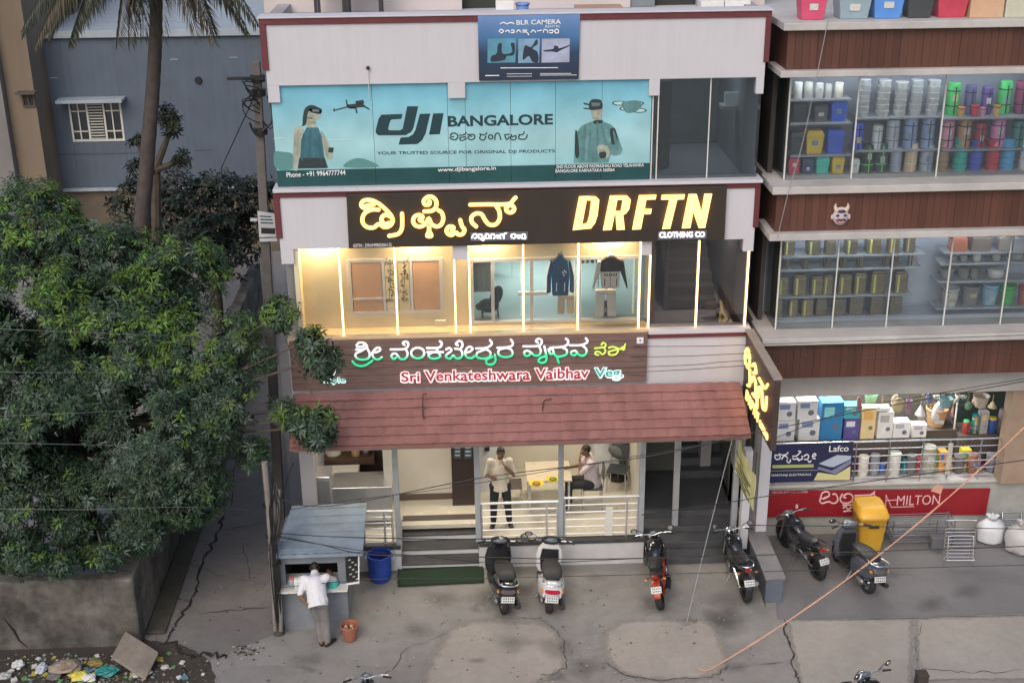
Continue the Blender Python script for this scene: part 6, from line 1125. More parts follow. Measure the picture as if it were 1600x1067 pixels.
for i in range(9):
    y0 = q.uniform(118, 160); pts = [P(402, y0, 1.18), P(q.uniform(378, 392), y0+q.uniform(-5, 12), 1.05), P(q.uniform(384, 396), y0+q.uniform(15, 35), 1.1), P(406, y0+q.uniform(10, 40), 1.18)]
    MB().tube(smooth_path(pts, 5), .010, 5).build('cable_loop', BLACKP, T, smooth=True)
for pts in (((408, 215), (396, 205), (390, 192)), ((410, 205), (425, 190), (424, 165), (418, 150)), ((410, 190), (422, 200), (432, 192))): MB().tube(smooth_path([P(x, y, 1.17) for x, y in pts], 5), .022, 6).build('bracket', BLACKP, T, smooth=True)
T = thing('overhead_cable', 'dark stay cable running from the utility pole down past the blue house', 'cable', P(345, 265, 10), 'overhead cables'); MB().tube([P(398, 150, 1.2), P(345, 265, 10)], .012, 5).build('strand', BLACKP, T)
yn = 1.14
T = thing('pole_notice', 'small white printed notice board fixed to the utility pole', 'notice', P(418, 378, yn))
MB().hexa([P(402, 330, yn), P(429, 334, yn), P(433, 370, yn), P(405, 371, yn)], (0, .02, 0)).build('board', M('notice_white', (.45, .47, .5), .6, var=.15), T); MB().hexa([P(405, 373, yn), P(432, 372.5, yn), P(433, 377, yn), P(406, 378, yn)], (0, .02, 0)).build('lower_strip', M('notice_white'), T); MB().hexa([P(391, 341, yn), P(402, 341.5, yn), P(402, 346, yn), P(391, 346, yn)], (0, .02, 0)).build('tab', M('notice_white'), T)
for x0, y0, x1, y1, m in ((406, 337, 424, 339, INK), (407, 342, 426, 344, INK), (407, 347, 427, 349, INK), (408, 356, 430, 365, BLACKP)): MB().hexa([P(x0, y0, yn-.003), P(x1, y0+1, yn-.003), P(x1, y1+1, yn-.003), P(x0, y1, yn-.003)], (0, .002, 0)).build('printed_line', m, T)
MB().box(P(416, 350, yn).x-.02, P(416, 350, yn).x+.02, yn+.021, yn+.09, P(416, 350, yn).z-.05, P(416, 350, yn).z+.05).build('fixing', STEEL, T)
pc = G(436, 990); yp = pc.y
T = thing('cable_post', 'old timber and pipe post bound with cables beside the blue-roofed kiosk', 'post', pc)
MB().tube([pc, P(430, 900, yp), P(424, 830, yp), P(413, 728, yp)], [.10, .09, .075, .05], 9).build('shaft', M('old_timber', (.085, .07, .065), .9, var=.35, scale=5, bump=.3), T, smooth=True)
for k, (a_, b_, r_) in enumerate((((413, 722), (424, 848), .052), ((430, 755), (428, 850), .035), ((436, 765), (431, 850), .03), ((422, 862), (430, 985), .035), ((437, 930), (439, 985), .035))):
    pa, pb2 = P(*a_, yp-.11), P(*b_, yp-.11); MB().tube([pa, pa.lerp(pb2, .5)+Vector((.01, 0, 0)), pb2], r_, 8).build('pipe', M('duct_grey', (.22, .20, .19), .6, var=.25, scale=5), T, smooth=True)
for px, py in ((420, 790), (426, 838), (429, 880)): MB().lathe([(.115, 0), (.115, .03)], P(px, py, yp-.03), 12).build('binding', BLACKP, T, smooth=True)
for i in range(8): x_ = q.uniform(418, 432); MB().tube(smooth_path([P(x_, 735+i*6, yp-.17), P(x_+q.uniform(-6, 8), 800, yp-.2), P(x_+q.uniform(-3, 8), 870, yp-.17), P(x_+8, 972, yp-.13)], 5), .010, 5).build('drop_cable', BLACKP, T, smooth=True)
MB().tube(smooth_path([P(458, 722, yp-.1), P(445, 760, yp-.1), P(436, 790, yp-.1)], 4), .012, 5).build('stay', CBL if 'CBL' in globals() else BLACKP, T, smooth=True)
CBL = M('cable_black', (.02, .02, .022), .6, var=0); CBW = M('cable_pale', (.32, .34, .34), .6, var=0)
def cable(pts, Y, r, mat, label, z=None):
    w3 = [P(x, y, Y if not isinstance(Y, (list, tuple)) else Y[i]) for i, (x, y) in enumerate(pts)]
    o = MB().tube(smooth_path(w3, 6), r, 5).build('overhead_cable', mat, None, smooth=True); return tag(o, label, 'cable', 'overhead cables')
YC = -5.0
cable([(-200, 512), (150, 523), (450, 528), (700, 540)], YC, .006, CBW, 'thin pale overhead cable highest across the tree') if False else None
for i, (pts, mat, lb) in enumerate((
    ([(-250, 505), (0, 514), (250, 524), (424, 528)], CBW, 'thin pale cable crossing the middle of the tree crown'), ([(-250, 565), (0, 581), (200, 583), (427, 598)], CBW, 'thin pale cable just below the tree crown middle'),
    ([(-250, 690), (0, 692), (200, 696), (432, 701)], CBW, 'thin pale cable across the lower tree crown'), ([(-250, 652), (0, 650), (200, 641), (429, 628)], CBW, 'thin pale cable rising towards the awning left end'),
    ([(-250, 790), (100, 796), (300, 792), (432, 800)], CBW, 'thin dark cable across the lowest leaves of the tree'))): cable(pts, [-3.4, -3.2, -2.2, 1.2], .0038, M('cable_tree', (.17, .19, .18), .6, var=0), lb)
for i, (pts, lb) in enumerate((([(990, 541), (1080, 541), (1190, 538), (1700, 520)], 'thin cable highest over the white wall beside the restaurant sign'), ([(985, 558), (1080, 556), (1190, 551), (1700, 530)], 'thin cable second over the white wall beside the restaurant sign'), ([(950, 575), (1080, 570), (1190, 562), (1700, 540)], 'thin cable third over the white wall beside the restaurant sign'), ([(960, 583), (1080, 577), (1190, 570), (1700, 545)], 'thin cable fourth over the white wall beside the restaurant sign'))):
    cable(pts, [-.1, -.4, -.6, -.6], .006, CBL, lb)
for pts, Y, r, mat, lb in (
    ([(430, 778), (520, 790), (760, 745), (1000, 715), (1160, 680), (1400, 632), (1800, 560)], [-2.0]+[-2.4]*6, .008, CBL, 'long black cable climbing from the kiosk roof to the right edge'),
    ([(430, 800), (520, 785), (700, 762), (900, 728), (1160, 685)], [-2.0, -2.4, -2.2, -1.8, -1.25], .006, CBL, 'thin black cable over the kitchen counter and dining room'),
    ([(425, 832), (520, 838), (700, 842), (860, 839), (1003, 836)], [-2.0, -2.5, -1.8, -.9, -.01], .009, CBL, 'black cable running level in front of the restaurant steps'),
    ([(425, 835), (500, 850), (580, 866), (760, 870), (1000, 872), (1700, 850)], [-2.0]+[-2.6]*5, .009, CBL, 'black cable sagging low past the parked scooters'),
    ([(425, 838), (560, 859), (650, 868), (800, 880), (1000, 872)], [-2.0, -2.5, -2.0, -1.2, -.01], .007, CBL, 'lower black cable crossing behind the white scooter'),
    ([(432, 918), (600, 904), (800, 902), (1700, 880)], [-2.0, -2.5, -2.5, -2.5], .006, CBL, 'thin black cable over the green mat'),
    ([(1003, 804), (1100, 790), (1300, 760), (1700, 705)], [-.01, -1.4, -2.2, -2.2], .008, CBL, 'black cable rising over the dark stair entrance'),
    ([(1150, 820), (1350, 822), (1480, 824), (1700, 828)], [.19, -1.0, -1.4, -1.6], .008, CBL, 'black cable sagging in front of the yellow wheelie bin'),
    ([(1196, 690), (1330, 640), (1450, 617), (1700, 575)], [.1, -.3, -.4, -.4], .007, CBL, 'black cable crossing the electrical shop front')): cable(pts, Y, r, mat, lb)
RP = M('orange_rope', (.62, .33, .22), .8, var=.2, scale=20)
a_, b_ = P(1600, 668, -.2), G(1112, 1046); b_.z = .03
pts = [a_.lerp(b_, t)+Vector((0, 0, -.35*4*t*(1-t))) for t in [i/16 for i in range(17)]]
T = thing('orange_rope', 'long faded orange rope slanting from the shop pillar down to the paving', 'rope', b_)
MB().tube([a_+Vector((2.2, .3, 1.2))]+pts, [.014+.004*sin(i*2.2) for i in range(18)], 7).build('rope', RP, T, smooth=True); MB().tube(smooth_path([b_, b_+Vector((-.12, -.05, -.005)), b_+Vector((-.22, .02, -.008))], 3), .01, 6).build('loose_end', RP, T, smooth=True)
MB().hexa([P(1455, 767, pts[4].y), P(1467, 756, pts[4].y), P(1474, 760, pts[4].y), P(1470, 772, pts[4].y)], (0, .02, 0)).build('cloth_scrap', M('peach_cloth', (.6, .33, .24), .8), T)
T = thing('white_string', 'thin white string hanging from the awning corner to the paving', 'string', G(1073, 972)); MB().tube([P(1145, 683, -1.22), P(1110, 820, -1.5), G(1073, 972)+Vector((0, 0, .01))], .007, 5).build('string', CBW, T, smooth=True)
T = thing('hanging_string', 'thin pale string hanging down the brown cladding of the goods building', 'string', P(1213, 375, -.38)); MB().tube(smooth_path([P(1300, 2, -.4), P(1278, 110, -.4), P(1255, 220, -.4), P(1232, 300, -.4), P(1214, 375, -.4)], 4), .006, 5).build('string', CBW, T, smooth=True)
# ================================================================== vehicles
def sring(y, w, z0, z1, n=14, e=2.6, x=0.0):
    zc, h = (z0+z1)/2, (z1-z0)/2; out = []
    for k in range(n):
        t = 2*pi*k/n; c, s_ = cos(t), sin(t); out.append((x+w*math.copysign(abs(c)**(2/e), c), y, zc+h*math.copysign(abs(s_)**(2/e), s_)))
    return out
def hring(z, w, d, yc, n=14, e=2.6):
    return [(w*math.copysign(abs(cos(2*pi*k/n))**(2/e), cos(2*pi*k/n)), yc+d*math.copysign(abs(sin(2*pi*k/n))**(2/e), sin(2*pi*k/n)), z) for k in range(n)]
def wheel(t, y, r, w, rim_mat, x=0, spokes=5):
    tw = MB().lathe([(r*.62, -w*.42), (r*.88, -w*.5), (r*.97, -w*.3), (r, 0), (r*.97, w*.3), (r*.88, w*.5), (r*.62, w*.42)], (x, y, r), 24, (1, 0, 0), cap=False)
    o = MB(); o.lathe([(r*.62, -w*.42), (r*.6, -w*.2), (r*.6, w*.2), (r*.62, w*.42)], (x, y, r), 24, (1, 0, 0), cap=False)
    o.lathe([(r*.2, -w*.6), (r*.2, w*.6)], (x, y, r), 12, (1, 0, 0))
    for k in range(spokes): a = 2*pi*k/spokes; o.beam((x, y+cos(a)*r*.15, r+sin(a)*r*.15), (x, y+cos(a)*r*.62, r+sin(a)*r*.62), .02, w*.35, (1, 0, 0))
    ty = tw.build('wheel', RUBBER, t, smooth=True); o.build('rim', rim_mat, ty, smooth=True); return ty
def mirror(t, sx, bx_, by, bz, tip, r=.055, glassy=True):
    o = MB().tube(smooth_path([(sx*bx_, by, bz), (sx*(bx_+.06), by-.02, bz+.10), tip], 4), .007, 6).build('mirror', BLACKP, t, smooth=True)
    MB().ell(tip, (r*1.25, .018, r), nu=14, nv=8).build('mirror_shell', BLACKP, o, smooth=True)
    MB().lathe([(r*.85, 0), (r*.8, .004)], (tip[0], tip[1]-.0165, tip[2]), 14, (0, -1, 0)).build('mirror_glass', M('mirror_silver', (.75, .78, .82), .08, 1.0, var=0), o, smooth=True)
PLATE = M('plate_white', (.62, .62, .62), .5, var=.05)
def plate(t, y, z, w=.2, h=.12, tilt=.25):
    o = MB().hexa([(-w/2, y, z), (w/2, y, z), (w/2, y+tilt*h, z+h), (-w/2, y+tilt*h, z+h)], (0, .006, 0)).build('number_plate', PLATE, t, bevel=.002)
    for r_ in range(2):
        for k in range(5):
            x = -w*.36+k*w*.17; zz = z+h*(.62-.42*r_); yy_ = y+tilt*(zz-z)-.002; MB().hexa([(x, yy_, zz), (x+w*.09, yy_, zz), (x+w*.09, yy_+tilt*h*.2, zz+h*.22), (x, yy_+tilt*h*.2, zz+h*.22)], (0, .001, 0)).build('plate_mark', BLACKP, o)
def scooter(label, px, py, heading, paint, grp, tailc=(.4, .02, .03), lean=.12, mir=(1, 1), scale=1.0, light_panels=None):
    b = G(px, py); t = thing('scooter', label, 'scooter', (b.x, b.y, .0165), grp, True, (0, lean, heading)); t.scale = (scale*1.18, scale*.95, scale*.92)
    p2 = light_panels or paint
    wheel(t, .66, .225, .09, STEEL); wheel(t, -.56, .225, .10, STEEL)
    MB().loft([sring(-.90, .07, .60, .70), sring(-.84, .13, .50, .755), sring(-.70, .175, .40, .775), sring(-.5, .19, .33, .77), sring(-.25, .18, .29, .74), sring(-.06, .15, .27, .60), sring(.0, .12, .27, .45)]).build('rear_body', paint, t, smooth=True)
    for sx in (-1, 1):
        MB().loft([sring(-.86, .012, .52, .72, x=sx*.125), sring(-.6, .016, .44, .70, x=sx*.185), sring(-.2, .014, .36, .62, x=sx*.183)]).build('side_panel', p2, t, smooth=True)
    MB().loft([sring(-.64, .10, .775, .80), sring(-.56, .145, .765, .845), sring(-.35, .16, .76, .85), sring(-.1, .15, .745, .83), sring(.08, .11, .70, .80), sring(.13, .07, .68, .76)]).build('seat', M('seat_vinyl', (.022, .022, .024), .5, var=.2, scale=10), t, smooth=True)
    MB().loft([sring(-.06, .17, .24, .30), sring(.2, .18, .235, .29), sring(.44, .17, .235, .30)]).build('footboard', BLACKP, t, smooth=True)
    MB().loft([hring(.26, .15, .05, .45), hring(.4, .20, .06, .47), hring(.6, .215, .07, .50), hring(.8, .19, .075, .50), hring(.92, .12, .07, .49)]).build('front_apron', paint, t, smooth=True)
    MB().loft([hring(.34, .12, .02, .395), hring(.6, .15, .02, .42), hring(.82, .13, .02, .415)]).build('leg_shield', BLACKP, t, smooth=True)
    MB().loft([sring(.50, .055, .43, .47), sring(.62, .075, .45, .50), sring(.78, .075, .40, .48), sring(.88, .05, .30, .38)]).build('front_fender', paint, t, smooth=True)
    for sx in (-1, 1): MB().tube([(sx*.07, .66, .225), (sx*.06, .56, .60)], .018, 8).build('fork_leg', STEEL, t, smooth=True)
    MB().ell((0, .47, 1.0), (.17, .11, .085)).build('headset', BKP if paint is WHP else paint, t, smooth=True); MB().ell((0, .56, 1.0), (.09, .04, .06)).build('headlight', M('lens_clear', (.7, .72, .75), .1, var=0), t, smooth=True)
    MB().ell((0, .40, 1.03), (.10, .05, .05)).build('instrument_panel', M('dial_glass', (.12, .14, .16), .15, var=0), t, smooth=True)
    for sx in (-1, 1):
        h = MB().tube([(sx*.12, .46, 1.0), (sx*.24, .43, 1.01), (sx*.35, .38, 1.0)], .014, 8).build('handlebar', STEEL, t, smooth=True)
        MB().tube([(sx*.24, .43, 1.01), (sx*.365, .372, 1.0)], .02, 8).build('grip', RUBBER, h, smooth=True); MB().tube([(sx*.2, .48, 1.0), (sx*.33, .47, .99)], .006, 6).build('brake_lever', CHROME, h, smooth=True)
    for sx, on in zip((-1, 1), mir):
        if on: mirror(t, sx, .2, .43, 1.02, (sx*.37, .40, 1.15))
    MB().tube(smooth_path([(-.13, -.58, .80), (-.15, -.80, .83), (-.09, -.93, .84), (.09, -.93, .84), (.15, -.80, .83), (.13, -.58, .80)], 4), .013, 8).build('grab_rail', STEEL, t, smooth=True)
    MB().loft([sring(-.915, .095, .635, .70), sring(-.89, .115, .62, .715), sring(-.86, .12, .62, .715)]).build('tail_light', M('tail%.2f' % tailc[0], tailc, .15, var=0), t, smooth=True)
    for sx in (-1, 1): MB().ell((sx*.15, -.83, .66), (.022, .05, .03)).build('turn_signal', M('amber_lens', (.6, .22, .04), .2, var=0), t, smooth=True)
    MB().loft([sring(-.92, .05, .46, .52), sring(-.86, .07, .46, .58), sring(-.8, .06, .5, .6)]).build('rear_mudguard', BLACKP, t, smooth=True); plate(t, -.935, .46)
    MB().tube([(.17, -.25, .22), (.18, -.5, .25), (.18, -.85, .31)], [.03, .055, .05], 10).build('exhaust', M('exhaust_dark', (.08, .08, .085), .35, .8), t, smooth=True)
    MB().ell((-.12, -.42, .25), (.06, .2, .1)).build('engine_case', M('cast_alloy', (.3, .3, .31), .4, .8), t, smooth=True)
    MB().tube([(-.1, -.1, .24), (-.22, -.16, .01)], .011, 6).build('side_stand', STEEL, t, smooth=True)
    return t
G1 = 'scooters and motorcycles parked on the forecourt'
DKP = M('dark_grey_paint', (.045, .048, .055), .22, .4, var=.1, coat=.5); WHP = M('white_paint', (.72, .70, .72), .2, var=.06, coat=.6); BKP = M('gloss_black_paint', (.014, .016, .022), .18, var=.1, coat=.6); GRP = M('grey_blue_paint', (.11, .12, .15), .25, .3, var=.1, coat=.5)
scooter('dark grey scooter parked in front of the restaurant left of the white one', 780, 932, .10, BKP, G1, (.12, .1, .1), .1, (0, 1), 1.0, DKP)
scooter('white-tailed scooter with red rear lamp in front of the railing', 855, 931, -.03, WHP, G1, (.42, .02, .05), .1, (1, 0), 1.0)
scooter('grey scooter parked beside the yellow wheelie bin', 1332, 903, .22, GRP, G1, (.12, .02, .02), .1, (1, 0), .97)
def motorcycle(label, px, py, heading, tank, acc, grp, lean=.2, sporty=False, scale=1.0, mirrors=True, rear_red=False, white_tail=False):
    b = G(px, py); t = thing('motorcycle', label, 'motorcycle', (b.x, b.y, .0165), grp, True, (0, lean, heading)); t.scale = (scale*.98, scale*.94, scale*.92); AC = acc
    wheel(t, .68, .30, .10, ALW, spokes=6); wheel(t, -.66, .30, .13, ALW, spokes=6)
    MB().loft([sring(-.08, .06, .70, .80), sring(.02, .12, .68, .90), sring(.18, .155, .68, .96), sring(.32, .15, .70, .97), sring(.42, .10, .74, .93), sring(.46, .05, .78, .88)]).build('fuel_tank', tank, t, smooth=True)
    MB().loft([sring(-.62, .07, .80, .88), sring(-.52, .12, .79, .90), sring(-.3, .135, .74, .82), sring(-.1, .13, .72, .80), sring(.02, .08, .74, .80)]).build('seat', M('seat_vinyl'), t, smooth=True)
    MB().loft([sring(-.86, .03, .82, .87), sring(-.74, .085, .74, .86), sring(-.5, .12, .66, .80), sring(-.25, .12, .62, .74), sring(-.08, .09, .6, .7)]).build('tail_cowl', tank if not sporty else BLACKP, t, smooth=True)
    en = MB(); en.box(-.15, .15, -.08, .30, .27, .48); en.build('engine', M('engine_black', (.05, .05, .052), .45, .5), t, bevel=.03)
    for k in range(5): MB().box(-.12, .12, .06-.0, .28, .495+k*.035, .512+k*.035).build('cooling_fin', M('cast_alloy'), t)
    MB().lathe([(.1, -.17), (.11, -.165), (.11, .165), (.1, .17)], (0, .05, .38), 16, (1, 0, 0)).build('crankcase', M('cast_alloy'), t, smooth=True)
    for sx in (-1, 1):
        MB().tube([(sx*.08, .44, .84), (sx*.12, .2, .58), (sx*.12, -.12, .42)], .02, 8).build('frame_tube', AC if sporty else BLACKP, t, smooth=True)
        MB().tube([(sx*.09, -.12, .42), (sx*.10, -.66, .30)], .022, 8).build('swing_arm', STEEL if not sporty else AC, t, smooth=True)
        MB().tube([(sx*.085, .68, .30), (sx*.085, .42, .95)], .024, 8).build('fork_leg', STEEL, t, smooth=True)
        if sporty:
            for k in range(3): MB().tube([(sx*.10, .36-.16*k, .70-.07*k), (sx*.125, .26-.16*k, .52-.02*k), (sx*.10, .20-.16*k, .66-.07*k)], .014, 6).build('trellis_tube', AC, t, smooth=True)
            MB().loft([sring(.05, .01, .55, .82, x=sx*.165), sring(.25, .016, .5, .9, x=sx*.175), sring(.48, .008, .6, .85, x=sx*.14)]).build('tank_shroud', tank, t, smooth=True)
        h = MB().tube(smooth_path([(0, .38, 1.0), (sx*.16, .37, 1.04), (sx*.34, .28, 1.05)], 4), .013, 8).build('handlebar', STEEL, t, smooth=True)
        MB().tube([(sx*.25, .32, 1.05), (sx*.38, .262, 1.05)], .019, 8).build('grip', RUBBER, h, smooth=True); MB().tube([(sx*.2, .38, 1.045), (sx*.34, .36, 1.04)], .006, 6).build('lever', CHROME, h, smooth=True)
        if mirrors: mirror(t, sx, .18, .34, 1.06, (sx*.34, .30, 1.18))
        MB().ell((sx*.17, -.78, .72), (.035, .02, .022)).build('turn_signal', M('amber_lens'), t, smooth=True)
        MB().tube([(sx*.12, -.1, .33), (sx*.26, -.1, .32)], .012, 6).build('foot_peg', BLACKP, t, smooth=True)
    MB().ell((0, .52, .90), (.11, .10, .11)).build('headlight', BLACKP if sporty else CHROME, t, smooth=True); MB().ell((0, .42, 1.02), (.08, .04, .05)).build('instrument_panel', M('dial_glass'), t, smooth=True)
    MB().loft([sring(.50, .05, .58, .61), sring(.62, .065, .60, .63), sring(.80, .06, .58, .61), sring(.92, .04, .50, .53)]).build('front_fender', tank if not sporty else AC, t, smooth=True)
    MB().loft([sring(-1.0, .06, .42, .46), sring(-.92, .075, .55, .59), sring(-.75, .07, .64, .68), sring(-.5, .06, .6, .64)]).build('rear_fender', AC if rear_red else BLACKP, t, smooth=True)
    MB().loft([sring(-.90, .06, .80, .85), sring(-.87, .07, .79, .86), sring(-.84, .06, .79, .86)]).build('tail_light', M('tail_red', (.3, .02, .02), .2, var=0), t, smooth=True); plate(t, -.975, .53, .19, .11, .5)
    MB().tube(smooth_path([(.09, .3, .40), (.15, .15, .24), (.17, -.2, .28), (.18, -.75, .42)], 4), [.022]*5+[.03, .04, .05, .055, .055, .055, .055, .05], 10).build('exhaust', M('exhaust_dark') if sporty else STEEL, t, smooth=True)
    if not sporty: MB().tube(smooth_path([(-.12, -.5, .84), (-.13, -.78, .90), (0, -.88, .91), (.13, -.78, .90), (.12, -.5, .84)], 4), .013, 8).build('grab_rail', CHROME if white_tail else BLACKP, t, smooth=True)
    MB().tube([(-.1, 0, .28), (-.26, -.05, .01)], .012, 6).build('side_stand', STEEL, t, smooth=True); MB().tube([(0, .38, 1.0), (0, .42, .80)], .03, 8).build('steering_head', BLACKP, t, smooth=True)
    return t
ORG = M('orange_paint', (.40, .05, .025), .3, var=.15, coat=.4); ALW = M('black_alloy', (.03, .03, .032), .4, .5)
motorcycle('black and orange sport motorcycle leaning before the stair entrance', 1034, 920, -.16, BKP, ORG, G1, -.20, True, 1.02, True, True)
motorcycle('black motorcycle with round mirrors parked beside the blue ledge wall', 1151, 910, .06, BKP, ALW, G1, -.06, False, 1.0, True, False, True)
motorcycle('black motorcycle under the red banner on the neighbour forecourt', 1251, 879, .28, BKP, ALW, G1, -.10, False, .98, False)
motorcycle('silver mirrored motorcycle cut by the bottom edge on the pale cement', 1374, 1152, .5, BKP, ALW, G1, 0, False, 1.0, True)
motorcycle('dark motorcycle cut by the bottom edge below the cement patch', 580, 1158, .1, BKP, ALW, G1, 0, False, 1.0, False)
# ================================================================== kiosk
kg = G(445, 984); ky = kg.y; kx0 = kg.x+.0; kx1 = G(546, 984).x; kd = 1.15
T = thing('street_kiosk', 'small grey street kiosk with a blue sheet roof beside the cable post', 'kiosk', ((kx0+kx1)/2, ky+.5, 0))
KB = M('kiosk_grey', (.20, .22, .255), .6, var=.2, scale=3); KR = M('blue_roof_sheet', (.22, .28, .345), .5, var=.25, scale=2.5)
zc = ZP(914, ky, 495); zo = ZP(880, ky, 495); zr0 = ZP(864, ky-.18, 500)
def kb_(name, mat, x0, x1, y0, y1, z0, z1, par=None, bevel=.006): return bx(name, mat, x0, x1, y0, y1, z0, z1, par or T, bevel)
kb_('front_panel', KB, kx0, kx1, ky, ky+.04, .004, zc-.02); kb_('side_panel', KB, kx0, kx0+.04, ky+.041, ky+kd, .004, zr0-.02); kb_('side_panel', KB, kx1-.04, kx1, ky+.041, ky+kd, .004, zr0-.02); kb_('rear_panel', KB, kx0+.041, kx1-.041, ky+kd-.04, ky+kd, .004, zr0)
kb_('lintel', KB, kx0, kx1, ky, ky+.04, zo, zr0-.01); kb_('jamb', KB, kx0, kx0+.10, ky+.002, ky+.04, zc-.019, zo-.001); kb_('jamb', KB, kx1-.14, kx1, ky+.002, ky+.04, zc-.019, zo-.001)
kb_('counter', ALU, kx0-.04, kx1+.03, ky-.22, ky+.4, zc-.018, zc+.012); kb_('interior_shelf', DARK, kx0+.05, kx1-.05, ky+kd-.3, ky+kd-.05, zo-.25, zo-.22, None, 0); kb_('interior_back', DARK, kx0+.05, kx1-.05, ky+kd-.06, ky+kd-.045, .05, zo+.1, None, 0)
q4 = [P(430, 866, ky-.2), P(567, 861, ky-.2), P(573, 785, ky+kd+.1), P(456, 790, ky+kd+.1)]
rf = MB().hexa(q4, (0, 0, -.025)).build('roof', KR, T, bevel=.004)
for i in range(6):
    t0 = (i+.5)/6; a_, b_ = q4[3].lerp(q4[0], t0), q4[2].lerp(q4[1], t0); MB().beam(a_+Vector((.02, 0, .008)), b_+Vector((-.02, 0, .008)), .03, .016).build('roof_rib', KR, rf)
MB().hexa([q4[0], q4[1], q4[1]+Vector((0, .0, -.09)), q4[0]+Vector((0, 0, -.09))], (0, .012, 0)).build('roof_edge', KR, rf)
kb_('roof_support', KB, kx0+.05, kx0+.09, ky+.05, ky+.09, zr0-.1, zr0+.12); kb_('roof_support', KB, kx1-.09, kx1-.05, ky+kd-.1, ky+kd-.05, zr0-.3, zr0+.12)
def jar(label, px, w, h, col, lid, Y=None, cat='jar', grp='jars on the kiosk counter'):
    b = P(px, 914, ky-.08); r_ = w/2; t = thing('jar', label, cat, (b.x, ky-.06, zc+.012), grp); MB().lathe([(r_*.9, 0), (r_, .02), (r_, h*.75), (r_*.7, h*.85)], (b.x, ky-.06, zc+.013), 14).build('body', PM(col), t, smooth=True); MB().lathe([(r_*.75, h*.85), (r_*.75, h)], (b.x, ky-.06, zc+.013), 14).build('lid', PM(lid), t, smooth=True)
for px, w_, h, c, l, lb in ((456, .11, .2, (.2, .22, .26), (.4, .1, .1), 'dark jar at the left end of the kiosk counter'), (463, .1, .18, (.45, .47, .5), (.5, .5, .5), 'grey jar on the kiosk counter'), (471, .13, .2, (.6, .62, .58), (.6, .6, .6), 'white jar with pale lid on the kiosk counter'), (483, .12, .24, (.55, .58, .65), (.12, .16, .4), 'white jar with blue label near the man'), (520, .2, .11, (.05, .32, .3), (.06, .4, .36), 'flat teal tin at the right of the kiosk counter')): jar(lb, px, w_, h, c, l)
S_ = thing('menu_board', 'narrow black and white price board on the right side of the kiosk front', 'board', P(551, 913, ky-.06)); ym = ky-.06
MB().hexa([P(541, 872, ym), P(561, 861, ym), P(561, 909, ym), P(541, 913, ym)], (0, .02, 0)).build('board', BLACKP, S_)
MB().hexa([P(559.5, 862, ym-.004), P(561.5, 861, ym-.004), P(561.5, 911, ym-.004), P(559.5, 912, ym-.004)], (0, .004, 0)).build('edge_strip', WHT, S_); MB().hexa([P(541, 911, ym-.004), P(561, 908, ym-.004), P(561, 911, ym-.004), P(541, 914, ym-.004)], (0, .004, 0)).build('edge_strip', WHT, S_)
for i in range(9): x_, y_ = 544+(i*5) % 14, 874+i*3.7; MB().hexa([P(x_, y_, ym-.003), P(x_+4, y_-1, ym-.003), P(x_+3.5, y_+1.3, ym-.003), P(x_, y_+2, ym-.003)], (0, .002, 0)).build('printed_mark', M('mark_pale', (.4, .45, .4), .6, var=0), S_)
MB().tube([P(543, 914, ym+.01), G(544, 960)+Vector((0, 0, .02))], .014, 6).build('prop', BLACKP, S_, smooth=True); MB().tube([P(546, 890, ym+.015), P(543, 890, ky)], .01, 6).build('bracket', BLACKP, S_)
# ================================================================== drum, pot, mat
b = G(594, 911)
T = thing('plastic_drum', 'round blue plastic drum standing beside the restaurant steps', 'drum', (b.x, b.y+.15, .0165)); BLP = M('blue_drum', (.02, .06, .32), .35, var=.15, scale=4)
bc = (b.x, b.y+.15, .017); MB().lathe([(.19, 0), (.2, .02), (.215, .12), (.21, .14), (.225, .3), (.22, .32), (.232, .5), (.235, .54), (.215, .54), (.205, .06), (.0, .05)], bc, 28).build('shell', BLP, T, smooth=True)
for sx in (-1, 1): MB().tube(smooth_path([(bc[0]+sx*.228, bc[1]-.05, .47), (bc[0]+sx*.27, bc[1], .47), (bc[0]+sx*.228, bc[1]+.05, .47)], 3), .012, 6).build('handle', M('pale_handle', (.4, .45, .55), .5), T, smooth=True)
b = G(547, 1004); T = thing('waste_pot', 'small terracotta coloured plastic bin holding paper cups before the kiosk', 'bin', (b.x, b.y+.1, .0165)); bc = (b.x, b.y+.1, .017); TCP = M('terracotta', (.34, .13, .085), .55, var=.15)
MB().lathe([(.105, 0), (.115, .02), (.148, .26), (.165, .265), (.165, .30), (.15, .30), (.11, .04), (0, .03)], bc, 24).build('shell', TCP, T, smooth=True); MB().lathe([(.108, .0), (.112, .035), (.108, .04)], bc, 20).build('base_ring', M('pot_base', (.08, .04, .03), .6), T, smooth=True)
q = random.Random(3)
for i in range(5):
    a_ = i*1.3; c_ = Vector((bc[0]+.05*cos(a_), bc[1]+.05*sin(a_), .16+.02*i)); cu = MB().lathe([(.022, 0), (.032, .08), (.028, .08), (.02, .01)], c_, 10, (cos(a_)*.5, sin(a_)*.5, .6)).build('paper_cup', M('cup_paper', (.6, .45, .32), .7), None, smooth=True); cu.data.transform(Matrix.Translation(-c_)); cu.location = c_; tag(cu, '%s paper cup in the terracotta bin' % ('lowest tipped', 'second lowest tipped', 'middle tipped', 'second highest tipped', 'topmost tipped')[i], 'cup', 'paper cups in the bin')
MATG = M('green_turf_mat', (.018, .045, .022), .95, var=.35, scale=20, bump=.6, bs=150)
T = thing('door_mat', 'dark green turf mat in front of the restaurant steps', 'mat', G(688, 902)); mq = [G(623, 890), G(753, 886), G(755, 911), G(623, 917)]
MB().hexa([Vector((p_.x, p_.y, .034)) for p_ in mq], (0, 0, -.017)).build('pile', MATG, T, bevel=.004)
